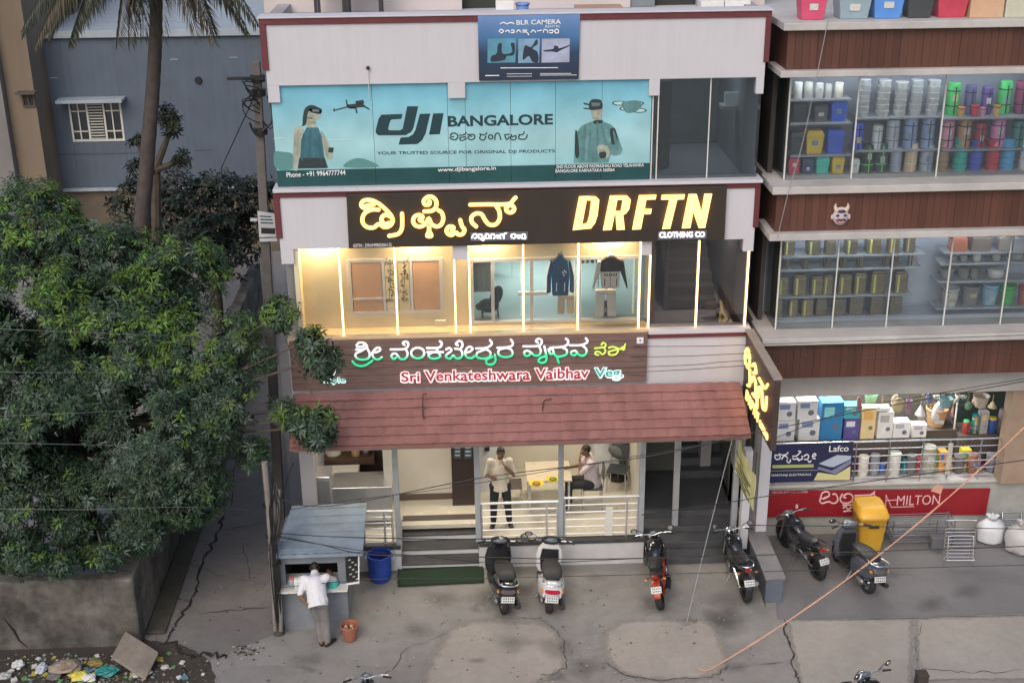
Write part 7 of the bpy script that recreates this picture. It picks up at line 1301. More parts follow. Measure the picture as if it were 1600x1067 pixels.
for i in range(4): a_, b_ = Vector(mq[i]), Vector(mq[(i+1) % 4]); a_.z = b_.z = .03; MB().beam(a_, b_, .03, .024).build('edge_binding', M('mat_edge', (.012, .025, .014), .9), T)
# ================================================================== things on the neighbour forecourt
b = G(1360, 872); T = thing('wheelie_bin', 'bright yellow wheeled rubbish bin standing against the red banner', 'bin', (b.x, b.y+.25, .01)); YB_ = M('yellow_bin', (.72, .40, .045), .4, var=.1, scale=4)
x, y, z = b.x, b.y+.28, .012; wb = .28
def rr(z_, w_, d_, yo=0): return [(x+w_*math.copysign(abs(cos(2*pi*k/16))**.3, cos(2*pi*k/16)), y+yo+d_*math.copysign(abs(sin(2*pi*k/16))**.3, sin(2*pi*k/16)), z+z_) for k in range(16)]
MB().loft([rr(.03, wb*.80, .2), rr(.3, wb*.88, .24), rr(.82, wb, .30), rr(.84, wb*1.06, .32), rr(.88, wb*1.06, .32)]).build('body', YB_, T, smooth=True)
MB().loft([rr(.885, wb*1.09, .335), rr(.92, wb*1.07, .33, .01), rr(1.02, wb*.92, .26, .05), rr(1.04, wb*.7, .2, .06)]).build('lid', YB_, T, smooth=True)
MB().tube([(x-wb*.8, y+.36, z+.98), (x+wb*.8, y+.36, z+.98)], .02, 8).build('handle', M('bin_handle', (.5, .24, .03), .5), T, smooth=True)
for sx in (-1, 1): MB().lathe([(.09, -.025), (.09, .025)], (x+sx*wb*.85, y+.22, z+.092), 14, (1, 0, 0)).build('wheel', RUBBER, T, smooth=True)
MB().hexa([(x-.10, y-.305, z+.66), (x+.10, y-.305, z+.66), (x+.10, y-.29, z+.72), (x-.10, y-.29, z+.72)], (0, .004, 0)).build('front_mark', BLACKP, T)
MB().tube([(x-.16, y-.21, z+.6), (x-.14, y-.18, z+.3)], .006, 5).build('seam', M('bin_handle'), T)
# steel stands
STB = M('bright_steel', (.72, .73, .74), .22, 1.0, var=.05)
def stand(label, px0, px1, py, H, heading, grp=None, n=9):
    a_, b_ = G(px0, py), G(px1, py); w_ = (b_.x-a_.x)/2; t = thing('steel_rack', label, 'rack', ((a_.x+b_.x)/2, a_.y, .0165), grp, True, (-.18, 0, heading))
    MB().tube(smooth_path([(-w_, 0, .01), (-w_*.98, 0, H*.9), (-w_*.8, 0, H), (w_*.8, 0, H), (w_*.98, 0, H*.9), (w_, 0, .01)], 4), .016, 8).build('rear_hoop', STB, t, smooth=True)
    MB().tube(smooth_path([(-w_*.84, -.1, H*.16), (-w_*.82, -.05, H*.62), (-w_*.7, -.04, H*.68), (w_*.7, -.04, H*.68), (w_*.82, -.05, H*.62), (w_*.84, -.1, H*.16)], 4), .014, 8).build('front_hoop', STB, t, smooth=True)
    for k in range(n): zz = H*(.2+.7*k/n); MB().tube([(-w_*.95, -.0, zz), (w_*.95, 0, zz)], .008, 6).build('rod', STB, t, smooth=True)
    MB().tube([(-w_*.95, -.1, H*.17), (w_*.95, -.1, H*.17)], .014, 8).build('cross_bar', STB, t, smooth=True)
    for sx in (-1, 1): MB().tube([(sx*w_*.9, -.1, H*.17), (sx*w_*.93, 0, H*.17)], .012, 6).build('side_link', STB, t, smooth=True)
    return t
stand('bright tubular steel shoe rack standing alone on the forecourt', 1474, 1521, 886, .92, -.06)
yw_ = NY0-.22
T = thing('steel_shelf_unit', 'low tarnished steel rod shelving along the plinth below the red banner', 'rack', (XP(1440, 840, yw_), yw_, .01)); TRN = M('tarnished_steel', (.28, .28, .29), .35, .8, var=.25, scale=8)
xa_, xb_ = XP(1384, 840, yw_), XP(1478, 836, yw_)
for x_ in (xa_, (xa_+xb_)/2+.25, xb_):
    for y_ in (yw_-.35, yw_): MB().tube([(x_, y_, .012), (x_, y_, .58)], .012, 6).build('upright', TRN, T, smooth=True)
for k in range(4):
    for j in range(5): z_ = .12+.14*k; MB().tube([(xa_, yw_-.35+.085*j, z_), (xb_, yw_-.35+.085*j, z_)], .007, 5).build('rod', TRN, T, smooth=True)
    for x_ in (xa_, xb_): MB().tube([(x_, yw_-.35, .12+.14*k), (x_, yw_, .12+.14*k)], .009, 5).build('end_bar', TRN, T, smooth=True)
item('box', 'grey_crate', 'dark ribbed crate on the forecourt between the rack and shelving', 'crate', 1467, 22, 856, 838, NY0-.75, (.09, .09, .10), .01)
def sack(label, px, py, w_, h, col, seed, name='filled_sack'):
    b = G(px, py); q = random.Random(seed); mb = MB(); prof = [(.72, 0), (.95, .08), (1.02, .3), (.98, .55), (.85, .72), (.5, .84), (.28, .9), (.36, 1.0)]; rings = []
    for i, (r_, z_) in enumerate(prof):
        rings.append([Vector((w_*r_*cos(2*pi*k/26)*(1+.05*sin(5*k+i)+q.uniform(-.035, .035)), w_*r_*.85*sin(2*pi*k/26)*(1+q.uniform(-.04, .04)), h*z_+(q.uniform(-.015, .015) if i else 0))) for k in range(26)])
    mb.loft(rings); t = thing(name, label, 'sack', (b.x, b.y+w_*.75, .01), 'sacks by the plinth', True); mb.build('sack_body', M('sack%d' % seed, col, .45, var=.12, scale=5, bump=.4, bs=12), t, smooth=True)
    MB().lathe([(w_*.33, h*.87), (w_*.36, h*.89), (w_*.33, h*.91)], (0, 0, 0), 14).build('tie', M('tie_cord', (.3, .28, .25), .8), t, smooth=True)
    for k in range(5): a_ = k*1.25; MB().ell((w_*.3*cos(a_), w_*.25*sin(a_), h*1.0), (w_*.2, w_*.06, h*.07), Matrix.Rotation(a_, 3, 'Z')).build('gathered_fold', M('sack%d' % seed), t, smooth=True)
sack('tied white plastic sack beside the steel rack', 1552, 853, .28, .55, (.62, .64, .68), 1); sack('large grey-white sack at the right frame edge', 1603, 870, .33, .62, (.46, .45, .46), 2)
stand('dark steel rack leaning behind the white sack', 1560, 1596, 828, .55, 0, None, 4)
item('pot', 'clay_pot', 'brown clay pot on the plinth at the right edge', 'pot', 1590, 22, 757, 735, NY0-.04+.1, (.3, .16, .09), zfl); item('can', 'pink_bottle', 'small pink container on the plinth near the railing end', 'bottle', 1582, 9, 757, 740, NY0+.1, (.5, .22, .32), zfl) if False else None
T = thing('bollard', 'short dark rusted bollard at the bottom edge of the pale cement', 'bollard', G(1437, 1082)); bp_ = G(1437, 1082); MB().loft([[bp_+Vector((sx*.09*f_, sy*.09*f_, z_)) for sx, sy in ((-1, -1), (1, -1), (1, 1), (-1, 1))] for f_, z_ in ((1, .0126), (.95, .36), (1.05, .37), (1.05, .40))]).build('shaft', M('rust_dark', (.06, .045, .04), .8, var=.3), T, bevel=.008); MB().box(bp_.x-.13, bp_.x+.13, bp_.y-.13, bp_.y+.13, .0126, .022).build('foot_plate', M('rust_dark'), T)
# ================================================================== restaurant furnishings
zf = ZF0-.003
def rbox(name, label, cat, px0, py0, px1, py1, Y, d, mat, z0=zf, extra=None, grp=None):
    a_, b_, c_, e_ = R(px0, py0, px1, py1, Y); t = thing(name, label, cat, ((a_+b_)/2, Y+d/2, z0), grp); return t, a_, b_, z0+.002, e_
T, a_, b_, z0, z1 = rbox('steel_counter', 'long stainless steel serving counter in the restaurant kitchen', 'counter', 520, 763, 612, 792, .75, .6, STEEL)
MB().box(a_, b_, .75, 1.35, z0+.1, z1).build('cabinet', KST, T, bevel=.012); MB().box(a_-.02, b_+.02, .72, 1.38, z1+.001, z1+.035).build('worktop', KST, T, bevel=.008)
for x_ in (a_+.06, b_-.06):
    for y_ in (.8, 1.3): MB().tube([(x_, y_, z0), (x_, y_, z0+.1)], .025, 8).build('leg', STEEL, T)
T, a_, b_, z0, z1 = rbox('steel_cabinet', 'tall stainless steel box at the left end of the kitchen counter', 'cabinet', 472, 746, 517, 792, .45, .5, STEEL)
MB().box(a_, b_, .45, .95, z0, z1).build('cabinet', KST, T, bevel=.012); MB().box(a_+.03, b_-.03, .44, .449, z0+.06, z1-.06).build('door', KST, T, bevel=.004); MB().tube([(b_-.08, .425, z0+.3), (b_-.08, .425, z0+.5)], .01, 6).build('handle', CHROME, T)
T, a_, b_, z0, z1 = rbox('white_appliance', 'white kitchen appliance with a black hose behind the steel counter', 'appliance', 514, 745, 560, 768, 1.42, .5, ALU)
MB().box(a_, b_, 1.42, 1.95, z0, z1).build('housing', ALU, T, bevel=.015); MB().tube(smooth_path([(a_+.15, 1.40, z1-.08), (a_+.3, 1.38, z1-.2), (a_+.5, 1.38, z1-.18), (a_+.5, 1.40, z1-.08), (a_+.25, 1.40, z1-.06)], 4), .012, 6).build('hose', BLACKP, T, smooth=True)
T, a_, b_, z0, z1 = rbox('kitchen_shelf', 'dark wooden wall shelf with jars high in the kitchen', 'shelf', 500, 716, 586, 742, 2.1, .3, WOODB)
zs_ = ZP(714, 2.1, 545); MB().box(a_, b_, 2.0, 2.39, zs_-.12, zs_).build('board', M('shelf_brown', (.10, .06, .045), .5), T)
for i, (px, c, lb) in enumerate(((520, (.5, .48, .42), 'cream tub on the kitchen shelf'), (556, (.45, .3, .15), 'amber jar on the kitchen shelf'), (572, (.08, .06, .05), 'dark jar on the kitchen shelf'))): item('can', 'kitchen_tub', lb, 'tub', px, 26 if i == 0 else 14, 714, 698, 2.1, c, zs_+.001, 'tubs on the kitchen shelf')
T = thing('notice_poster', 'two dark notices with white print on the brown pillar', 'poster', P(722, 718, 1.44))
for x0_, x1_ in ((709, 721), (725, 738)):
    MB().hexa([P(x0_, 688, 1.43), P(x1_, 687, 1.43), P(x1_, 716, 1.43), P(x0_, 717, 1.43)], (0, .01, 0)).build('poster', M('poster_dark', (.05, .07, .10), .4), T)
    for k in range(4): y_ = 692+k*6; MB().hexa([P(x0_+2, y_, 1.427), P(x1_-2, y_, 1.427), P(x1_-3, y_+2.5, 1.427), P(x0_+2, y_+2.5, 1.427)], (0, .002, 0)).build('printed_line', M('poster_pale', (.35, .45, .48), .5, var=0), T)
T, a_, b_, z0, z1 = rbox('white_partition', 'white panel with a wall telephone behind the standing person', 'panel', 748, 690, 784, 727, 2.0, .06, WHT)
MB().box(a_, b_, 2.0, 2.06, z0, ZP(688, 2.0, 765)+.3).build('panel', M('panel_white', (.62, .64, .66), .5), T, bevel=.006); MB().box(a_+.12, a_+.22, 1.96, 1.999, ZP(704, 2, 760), ZP(692, 2, 760)).build('telephone', BLACKP, T, bevel=.01)
# dining table
ty0 = 1.0; ztb = ZF0+.74
tx0, tx1 = XP(822, 760, 1.3), XP(892, 760, 1.3)
T = thing('dining_table', 'cream topped dining table with steel legs behind the railing', 'table', ((tx0+tx1)/2, 1.35, zf))
MB().box(tx0, tx1, ty0, 1.85, ztb-.035, ztb).build('table_top', M('table_cream', (.52, .46, .36), .3, var=.06), T, bevel=.008)
for x_ in (tx0+.06, tx1-.06):
    for y_ in (ty0+.06, 1.79): MB().box(x_-.02, x_+.02, y_-.02, y_+.02, zf+.002, ztb-.036).build('leg', STEEL, T)
    MB().box(x_-.015, x_+.015, ty0+.08, 1.77, zf+.25, zf+.28).build('foot_rail', STEEL, T)
def dish(label, px, py, r_, rim):
    b = G(px, py, ztb); t = thing('serving_dish', label, 'dish', (b.x, b.y, ztb+.001), 'yellow dishes on the table'); MB().lathe([(r_*.55, 0), (r_*.9, .02), (r_, .035), (r_*.95, .037), (r_*.5, .008), (0, .008)], (b.x, b.y, ztb+.002), 20).build('plate', M('yellow_leaf_plate', (.62, .5, .04), .5), t, smooth=True); MB().ell((b.x, b.y, ztb+.03), (r_*.55, r_*.5, .03)).build('food', M('food%s' % rim, (.30, .14, .03) if rim else (.16, .2, .03), .6, var=.4, scale=30), t, smooth=True)
dish('yellow plate with brown food nearest the standing person', 838, 757, .15, 1); dish('yellow plate with green food near the middle post', 864, 750, .14, 0)
def chair(label, x_, y_, heading, col, grp='restaurant chairs'):
    t = thing('dining_chair', label, 'chair', (x_, y_, zf), grp, True, (0, 0, heading)); m = PM(col)
    for sx in (-1, 1):
        for sy in (-1, 1): MB().tube([(sx*.2, sy*.2, .002), (sx*.18, sy*.18, .44)], .014, 6).build('leg', STEEL, t, smooth=True)
        MB().tube([(sx*.18, -.19, .44), (sx*.19, -.25, .90)], .014, 6).build('back_post', STEEL, t, smooth=True)
    MB().box(-.21, .21, -.2, .2, .44, .475).build('seat', m, t, bevel=.012); MB().hexa([(-.18, -.225, .62), (.18, -.225, .62), (.18, -.25, .90), (-.18, -.25, .90)], (0, .025, 0)).build('backrest', m, t, bevel=.008)
xs_ = XP(925, 790, 1.25)
chair('dark chair under the seated person at the table', xs_, 1.3, pi/2, (.03, .03, .035)); chair('black chair pushed in behind the seated person', XP(965, 790, 1.9), 1.95, pi*.9, (.03, .03, .032)); chair('dark chair on the left side of the dining table', XP(800, 790, 1.5), 1.45, -pi/2, (.05, .04, .04))
T, a_, b_, z0, z1 = rbox('coat_rack', 'grey bags and coats heaped on a stand at the right end of the restaurant', 'rack', 940, 725, 995, 790, 2.2, .5, DARK); xm_ = (a_+b_)/2
MB().tube([(xm_, 2.4, z0), (xm_, 2.4, z0+1.5)], .02, 8).build('pole', STEEL, T); MB().lathe([(.2, 0), (.2, .03)], (xm_, 2.4, z0), 14).build('foot', BLACKP, T, smooth=True)
for i, (dx, dz, rx, rz, c) in enumerate(((-.12, 1.15, .16, .34, (.10, .12, .11)), (.12, 1.1, .2, .36, (.16, .17, .18)), (.32, .95, .13, .28, (.42, .30, .30)), (.0, .7, .26, .16, (.12, .13, .13)))): MB().ell((xm_+dx, 2.34-.03*i, z0+dz), (rx, .12, rz), Matrix.Rotation(.25*(i-1), 3, 'Y'), 16, 10).build('hanging_coat', M('coat%d' % i, c, .85, var=.3, scale=6, bump=.5, bs=14), T, smooth=True)
T, a_, b_, z0, z1 = rbox('refrigerator', 'white refrigerator cabinet at the rear right of the restaurant', 'fridge', 928, 690, 968, 735, 2.5, .5, WHT)
MB().box(a_, b_, 2.5, 2.98, z0+.05, z0+1.75).build('cabinet', M('fridge_white', (.60, .62, .66), .35), T, bevel=.02); MB().box(a_+.01, b_-.01, 2.475, 2.499, z0+.07, z0+1.1).build('door', M('fridge_white'), T, bevel=.008); MB().box(a_+.01, b_-.01, 2.475, 2.499, z0+1.12, z0+1.73).build('door', M('fridge_white'), T, bevel=.008); MB().tube([(a_+.06, 2.45, z0+.8), (a_+.06, 2.45, z0+1.05)], .012, 6).build('handle', CHROME, T)
for x_ in (a_+.06, b_-.06): MB().tube([(x_, 2.56, z0), (x_, 2.56, z0+.05)], .025, 8).build('foot', BLACKP, T)
# ================================================================== people
SKIN = M('skin_brown', (.20, .105, .065), .55, var=.08); HAIR = M('hair_black', (.012, .010, .010), .6, var=.2)
def hand(mb, w_, d, side):
    """palm and five fingers at wrist w_, pointing along d"""
    w_, d = Vector(w_), Vector(d).normalized(); s_ = Vector(side)-Vector(side).project(d); s_.normalize(); n_ = d.cross(s_)
    for k in (-1, 0, 1): mb.cap(w_+s_*.016*k, w_+d*.085+s_*.024*k, .016, .014, 6)
    for k, L_ in ((-1.5, .06), (-.5, .075), (.5, .08), (1.5, .07)):
        a_ = w_+d*.085+s_*.019*k; m_ = a_+d*L_*.55+n_*.006; mb.cap(a_, m_, .0085, .008, 6); mb.cap(m_, m_+d*L_*.4+n_*.02, .008, .007, 6)
    t0 = w_+d*.02+s_*.035; t1 = t0+d*.035+s_*.03; mb.cap(t0, t1, .0105, .009, 6); mb.cap(t1, t1+d*.03+n_*.012, .009, .008, 6)
def person(label, root, pelvis, chest, neck, head, look, arms, legs, shirt, trousers, shoes, grp=None):
    """all joints relative to root; arms: (shoulder, elbow, wrist, handdir) x2; legs: (hip, knee, ankle, toe) x2"""
    V = lambda p: Vector(root)+Vector(p); t = thing('person', label, 'person', root); look = Vector(look).normalized(); up = Vector((0, 0, 1)); sd = look.cross(up).normalized(); hu = sd.cross(look).normalized()
    rot = Matrix((sd, look, hu)).transposed()
    pv, ch, nk, hd = V(pelvis), V(chest), V(neck), V(head); sh = [V(a[0]) for a in arms]; hp = [V(l[0]) for l in legs]
    b = MB(); b.cap(pv, ch, .125, .13, 12); b.cap(ch, nk, .11, .06, 12); b.cap(nk, hd-hu*.02, .056, .058, 10); b.ell(hd, (.074, .09, .108), rot, 16, 10); b.ell(hd+look*.035-hu*.05, (.055, .055, .06), rot, 12, 8)
    b.cap(hd+look*.09-hu*.005, hd+look*.108-hu*.03, .011, .016, 8)
    for s_ in (-1, 1): b.ell(hd+sd*.077*s_, (.014, .022, .03), rot, 8, 6)
    b.ell(hd+look*.088-hu*.062, (.024, .012, .009), rot, 8, 6)
    for a in arms:
        s0, e0, w0 = V(a[0]), V(a[1]), V(a[2]); b.cap(ch, s0, .075, .06, 8); b.cap(s0, e0, .05, .042, 10); b.cap(e0, w0, .042, .028, 10); hand(b, w0, a[3], a[4] if len(a) > 4 else look)
    for l in legs:
        h0, k0, a0, t0 = (V(p) for p in l); b.cap(pv, h0, .11, .1, 8); b.cap(h0, k0, .085, .055, 10); b.cap(k0, a0, .055, .036, 10); b.cap(a0-(t0-a0)*.25-Vector((0, 0, .02)), t0, .036, .03, 8)
    body = remesh(b, 'body', SKIN, t, .013, 2)
    c = MB(); c.cap(pv+(pv-ch)*.25, ch, .155, .155, 14); c.cap(ch, nk-(nk-ch)*.25, .135, .085, 12)
    for a in arms: s0, e0 = V(a[0]), V(a[1]); c.cap(ch, s0, .1, .08, 10); c.cap(s0, s0.lerp(e0, .92), .066, .056, 10)
    for s_ in (-1, 1): c.cap(pv+sd*.05*s_-look*.01, ch+sd*.06*s_, .125, .12, 10)
    sh_ = remesh(c, 'shirt', shirt, t, .017, 3); axd = (ch-pv).normalized()
    bm = bmesh.new(); bm.from_mesh(sh_.data); bmesh.ops.bisect_plane(bm, geom=bm.verts[:]+bm.edges[:]+bm.faces[:], plane_co=pv-axd*.10, plane_no=axd, clear_inner=True)
    for v in bm.verts:
        k_ = (v.co-(pv-axd*.10)).dot(axd)
        if k_ < .16: v.co += (v.co-(pv+axd*((v.co-pv).dot(axd))))*(.14*(1-k_/.16))+Vector((.006*sin(v.co.x*60+v.co.y*40), 0, 0))
    bm.to_mesh(sh_.data); bm.free()
    col_ = MB(); col_.lathe([(.066, -.02), (.07, .02), (.062, .022)], nk-(hd-nk)*.12, 14, (hd-nk)); col_.build('collar', shirt, sh_, smooth=True)
    c = MB()
    for l in legs: h0, k0, a0, t0 = (V(p) for p in l); c.cap(pv, h0, .13, .118, 10); c.cap(h0, k0, .105, .078, 12); c.cap(k0, k0.lerp(a0, .93), .076, .062, 12)
    remesh(c, 'trousers', trousers, t, .016, 3)
    for l in legs:
        a0, t0 = V(l[2]), V(l[3]); f = (t0-a0); f.z = 0; f.normalize(); z_ = Vector(root).z+l[3][2]-.03; p0 = Vector((a0.x, a0.y, 0))-f*.06; s_ = f.cross(up)
        MB().loft([[p0+f*y_+s_*(w_*cos(2*pi*k/12))+Vector((0, 0, z_+.004+h_*(.5+.5*sin(2*pi*k/12)))) for k in range(12)] for y_, w_, h_ in ((0, .025, .05), (.03, .038, .085), (.1, .042, .085), (.18, .047, .06), (.25, .038, .045), (.275, .018, .03))]).build('shoe', shoes, t, smooth=True)
    hm = MB(); hm.ell(hd+hu*.022-look*.016, (.081, .096, .098), rot, 18, 10); ho = hm.build('hair', HAIR, t, smooth=True)
    bm = bmesh.new(); bm.from_mesh(ho.data); bmesh.ops.delete(bm, geom=[f for f in bm.faces if (f.calc_center_median()-hd).dot(hu) < -.045 or ((f.calc_center_median()-hd).dot(look) > .045 and (f.calc_center_median()-hd).dot(hu) < .055)], context='FACES'); bm.to_mesh(ho.data); bm.free()
    for s_ in (-1, 1): MB().ell(hd+look*.083+sd*.03*s_+hu*.01, (.013, .008, .008), rot, 8, 6).build('eye', M('eye_white', (.55, .52, .5), .3, var=0), body, smooth=True); 
    for s_ in (-1, 1): MB().ell(hd+look*.09+sd*.03*s_+hu*.01, (.006, .004, .006), rot, 8, 6).build('iris', HAIR, body, smooth=True); MB().ell(hd+look*.086+sd*.03*s_+hu*.028, (.02, .006, .005), rot, 8, 6).build('eyebrow', HAIR, body, smooth=True)
    return t
SHW_ = M('white_shirt', (.66, .66, .70), .8, var=.08, scale=8, bump=.5, bs=18); SHC = M('cream_shirt', (.62, .56, .46), .8, var=.08, scale=8, bump=.5, bs=18); SHL = M('lilac_white_shirt', (.52, .45, .48), .8, var=.1, scale=8, bump=.5, bs=18)
TRG = M('grey_trousers', (.19, .18, .18), .85, var=.12, scale=9); TRB = M('black_trousers', (.02, .021, .026), .8, var=.15, scale=9); SHO = M('black_shoe', (.02, .018, .018), .5)
mg = G(511, 1008)
person('person in a white shirt and grey trousers leaning at the kiosk counter', (mg.x, mg.y, .017), (-.10, -.02, .90), (-.15, .20, 1.13), (-.17, .38, 1.23), (-.18, .52, 1.25), (-.1, 1, -.55),
       [((-.34, .24, 1.20), (-.42, .12, .95), (-.28, -.10, .90), (.9, -.3, -.1), (0, 0, 1)), ((.04, .26, 1.20), (.16, .44, 1.04), (.06, .62, 1.08), (-.4, 1, 0), (1, 0, 0))],
       [((-.19, 0, .86), (-.12, .06, .47), (-.10, .0, .08), (-.14, .13, .03)), ((-.01, 0, .86), (.02, .03, .47), (.02, -.03, .08), (.10, .08, .03))], SHW_, TRG, SHO)
sp = P(783, 838, .48); sp.z = ZF0
person('person in a cream shirt and black trousers standing behind the railing', (sp.x, .62, zf+.002), (0, 0, .92), (0, .0, 1.26), (0, -.02, 1.47), (.02, -.04, 1.60), (.1, -1, -.15),
       [((-.18, 0, 1.40), (-.26, .02, 1.12), (-.16, -.22, 1.16), (.6, -.6, .2), (0, 0, 1)), ((.18, 0, 1.40), (.27, -.06, 1.13), (.10, -.20, 1.38), (-.5, .1, .8), (0, -1, 0))],
       [((-.1, 0, .88), (-.13, -.03, .48), (-.14, .02, .08), (-.17, -.11, .03)), ((.1, 0, .88), (.14, -.02, .48), (.17, .03, .08), (.20, -.10, .03))], SHC, TRB, SHO)
person('person in a pale shirt seated at the table, hand raised to the face', (xs_, 1.3, zf+.002), (.0, 0, .56), (-.03, 0, .92), (-.09, 0, 1.10), (-.14, 0, 1.24), (-1, -.15, -.1),
       [((-.05, .19, 1.03), (-.24, .22, .80), (-.46, .12, .80), (-1, -.2, 0), (0, 0, 1)), ((-.05, -.19, 1.03), (-.26, -.22, .84), (-.26, -.08, 1.08), (.1, .2, .9), (0, -1, 0))],
       [((-.05, .1, .54), (-.46, .12, .53), (-.44, .12, .08), (-.57, .13, .03)), ((-.05, -.1, .54), (-.46, -.12, .53), (-.52, -.12, .08), (-.65, -.13, .03))], SHL, TRB, SHO)
# ================================================================== clothing shop
YJ = .30; zfc = ZF1+.013
def hanger(t, x_, z_): MB().tube(smooth_path([(x_, YJ, z_+.14), (x_+.03, YJ, z_+.12), (x_, YJ, z_+.08), (x_, YJ, z_+.04)], 4), .006, 5).build('hanger_hook', CHROME, t, smooth=True); MB().tube([(x_-.2, YJ, z_-.04), (x_, YJ, z_+.04), (x_+.2, YJ, z_-.04)], .009, 6).build('hanger_bar', M('hanger_wood', (.3, .2, .12), .5), t, smooth=True)
def jacket(label, px0, py0, px1, py1, mats, cropped=False):
    a_, b_, c_, e_ = R(px0, py0, px1, py1, YJ); cx = (a_+b_)/2; w_ = (b_-a_)/2; h = e_-c_; t = thing('hanging_jacket', label, 'jacket', (cx, YJ, c_), 'jackets hung in the showcase'); hanger(t, cx, e_-.06); main, slv, trim = mats
    def pc(name, pts, m, y=YJ-.05, d=.1): return MB().hexa([(cx+u*w_, y, c_+v*h) for u, v in pts], (0, d, 0)).build(name, m, t, bevel=.018)
    if not cropped:
        pc('body', [(-.55, .0), (.55, -.0), (.62, .5), (.52, .88), (.2, .97), (-.2, .97), (-.52, .88), (-.62, .5)], main)
        for s_ in (-1, 1): pc('sleeve', [(s_*.66, .08), (s_*.98, .06), (s_*.96, .5), (s_*.72, .86), (s_*.55, .88), (s_*.64, .5)][::s_], slv, YJ-.045, .08); pc('sleeve_stripe', [(s_*.94, .06), (s_*1.0, .06), (s_*.98, .5), (s_*.74, .87), (s_*.70, .86), (s_*.92, .5)][::s_], trim, YJ-.055, .08); pc('pocket_zip', [(s_*.28-.03, .12), (s_*.28+.03, .12), (s_*.28+.04, .34), (s_*.28-.02, .34)], trim, YJ-.056, .012)
        pc('collar', [(-.22, .95), (.22, .95), (.17, 1.04), (-.17, 1.04)], main, YJ-.06, .1); pc('zip', [(-.015, 0), (.015, 0), (.015, .95), (-.015, .95)], M('zip_dark', (.02, .04, .08), .5), YJ-.054, .01)
        for dx, dy in ((.12, .56), (.24, .60), (.34, .57), (.2, .50)): pc('chest_mark', [(dx, dy), (dx+.07, dy), (dx+.06, dy+.06), (dx-.01, dy+.05)], WHT, YJ-.055, .01)
    else:
        pc('body', [(-.50, .12), (-.2, .06), (0, .13), (.2, .06), (.50, .12), (.56, .55), (-.56, .55)], main); pc('yoke', [(-.58, .552), (.58, .552), (.52, .86), (.2, .97), (-.2, .97), (-.52, .86)], slv)
        for s_ in (-1, 1): pc('sleeve', [(s_*.60, .5), (s_*.97, .05), (s_*1.0, .12), (s_*.74, .84), (s_*.53, .86)][::s_], main if s_ < 0 else slv, YJ-.045, .08); pc('pocket_zip', [(s_*.34-.03, .16), (s_*.34+.02, .16), (s_*.34+.05, .38), (s_*.34, .38)], slv, YJ-.056, .012)
        pc('collar', [(-.2, .95), (.2, .95), (.14, 1.03), (-.14, 1.03)], trim, YJ-.06, .1); pc('zip', [(-.012, .12), (.012, .12), (.012, .95), (-.012, .95)], M('zip_dark'), YJ-.054, .01)
        for k in range(6): pc('chest_mark', [(-.36+.13*k, .44), (-.29+.13*k, .44), (-.28+.13*k, .51), (-.35+.13*k, .51)], slv, YJ-.055, .01)
    return t
CLB = M('blue_cloth', (.035, .10, .20), .8, var=.15, scale=6, bump=.5, bs=14); CLW = M('offwhite_cloth', (.56, .54, .50), .8, var=.1, scale=6, bump=.5, bs=14); CLK = M('black_cloth', (.03, .027, .027), .8, var=.15, scale=6, bump=.5, bs=14)
jacket('navy blue zipped track jacket hung in the lit showcase', 853, 399, 898, 461, (CLB, CLB, WHT)); jacket('cropped white and black jacket hung right of the blue one', 926, 398, 981, 455, (CLW, CLK, CLW), True)
def trousers(label, px0, py0, px1, py1, m, Y=.42):
    a_, b_, c_, e_ = R(px0, py0, px1, py1, Y); t = thing('hanging_trousers', label, 'trousers', ((a_+b_)/2, Y, c_), 'trousers hung in the showcase'); w_ = b_-a_
    MB().box(a_, b_, Y-.04, Y+.04, e_-.08, e_).build('waistband', m, t, bevel=.012)
    for k in range(2): x0_ = a_+w_*(.0 if k == 0 else .54); MB().hexa([(x0_, Y-.035, e_-.082), (x0_+w_*.46, Y-.035, e_-.082), (x0_+w_*(.42 if k == 0 else .5), Y-.03, c_), (x0_+w_*(.0 if k == 0 else .06), Y-.03, c_)], (0, .06, 0)).build('trouser_leg', m, t, bevel=.015)
trousers('beige trousers hanging below the blue track jacket', 871, 460, 897, 490, M('beige_cloth', (.42, .38, .31), .8, var=.1, bump=.4, bs=16)); trousers('white and green striped trousers hanging below the cropped jacket', 930, 452, 962, 494, M('pale_cloth', (.52, .50, .46), .8, var=.1, bump=.4, bs=16))
# racks, seat and bag inside
for px0, px1, Y, cols, lb in ((768, 800, 3.0, ((.05, .07, .07), (.1, .12, .12), (.03, .04, .04), (.4, .42, .42), (.06, .06, .07), (.12, .15, .16)), 'clothes rail with dark garments deep in the clothing shop'), (905, 935, 1.6, ((.4, .3, .26), (.5, .45, .4), (.12, .12, .13), (.3, .32, .36)), 'clothes rail with mixed garments at the right of the clothing shop')):
    xa_, xb_ = XP(px0, 450, Y), XP(px1, 450, Y); zt2 = ZF1+1.65; t = thing('clothes_rail', lb, 'clothes rail', ((xa_+xb_)/2, Y, zfc), 'clothes rails in the shop')
    MB().tube([(xa_, Y, zt2), (xb_, Y, zt2)], .014, 6).build('rail', CHROME, t)
    for x_ in (xa_, xb_): MB().tube([(x_, Y, zfc+.001), (x_, Y, zt2)], .014, 6).build('upright', CHROME, t)
    for k, c in enumerate(cols): x_ = xa_+(xb_-xa_)*(k+.5)/len(cols); MB().box(x_-.03, x_+.025, Y-.22, Y+.22, zt2-.85, zt2-.03).build('garment', M('garm%.2f%.2f' % c[:2], c, .85, var=.15), t, bevel=.015)
xb0 = XP(768, 505, .8); t = thing('lounge_chair', 'black padded lounge chair with cushions at the left of the shop door', 'chair', (xb0, .85, zfc))
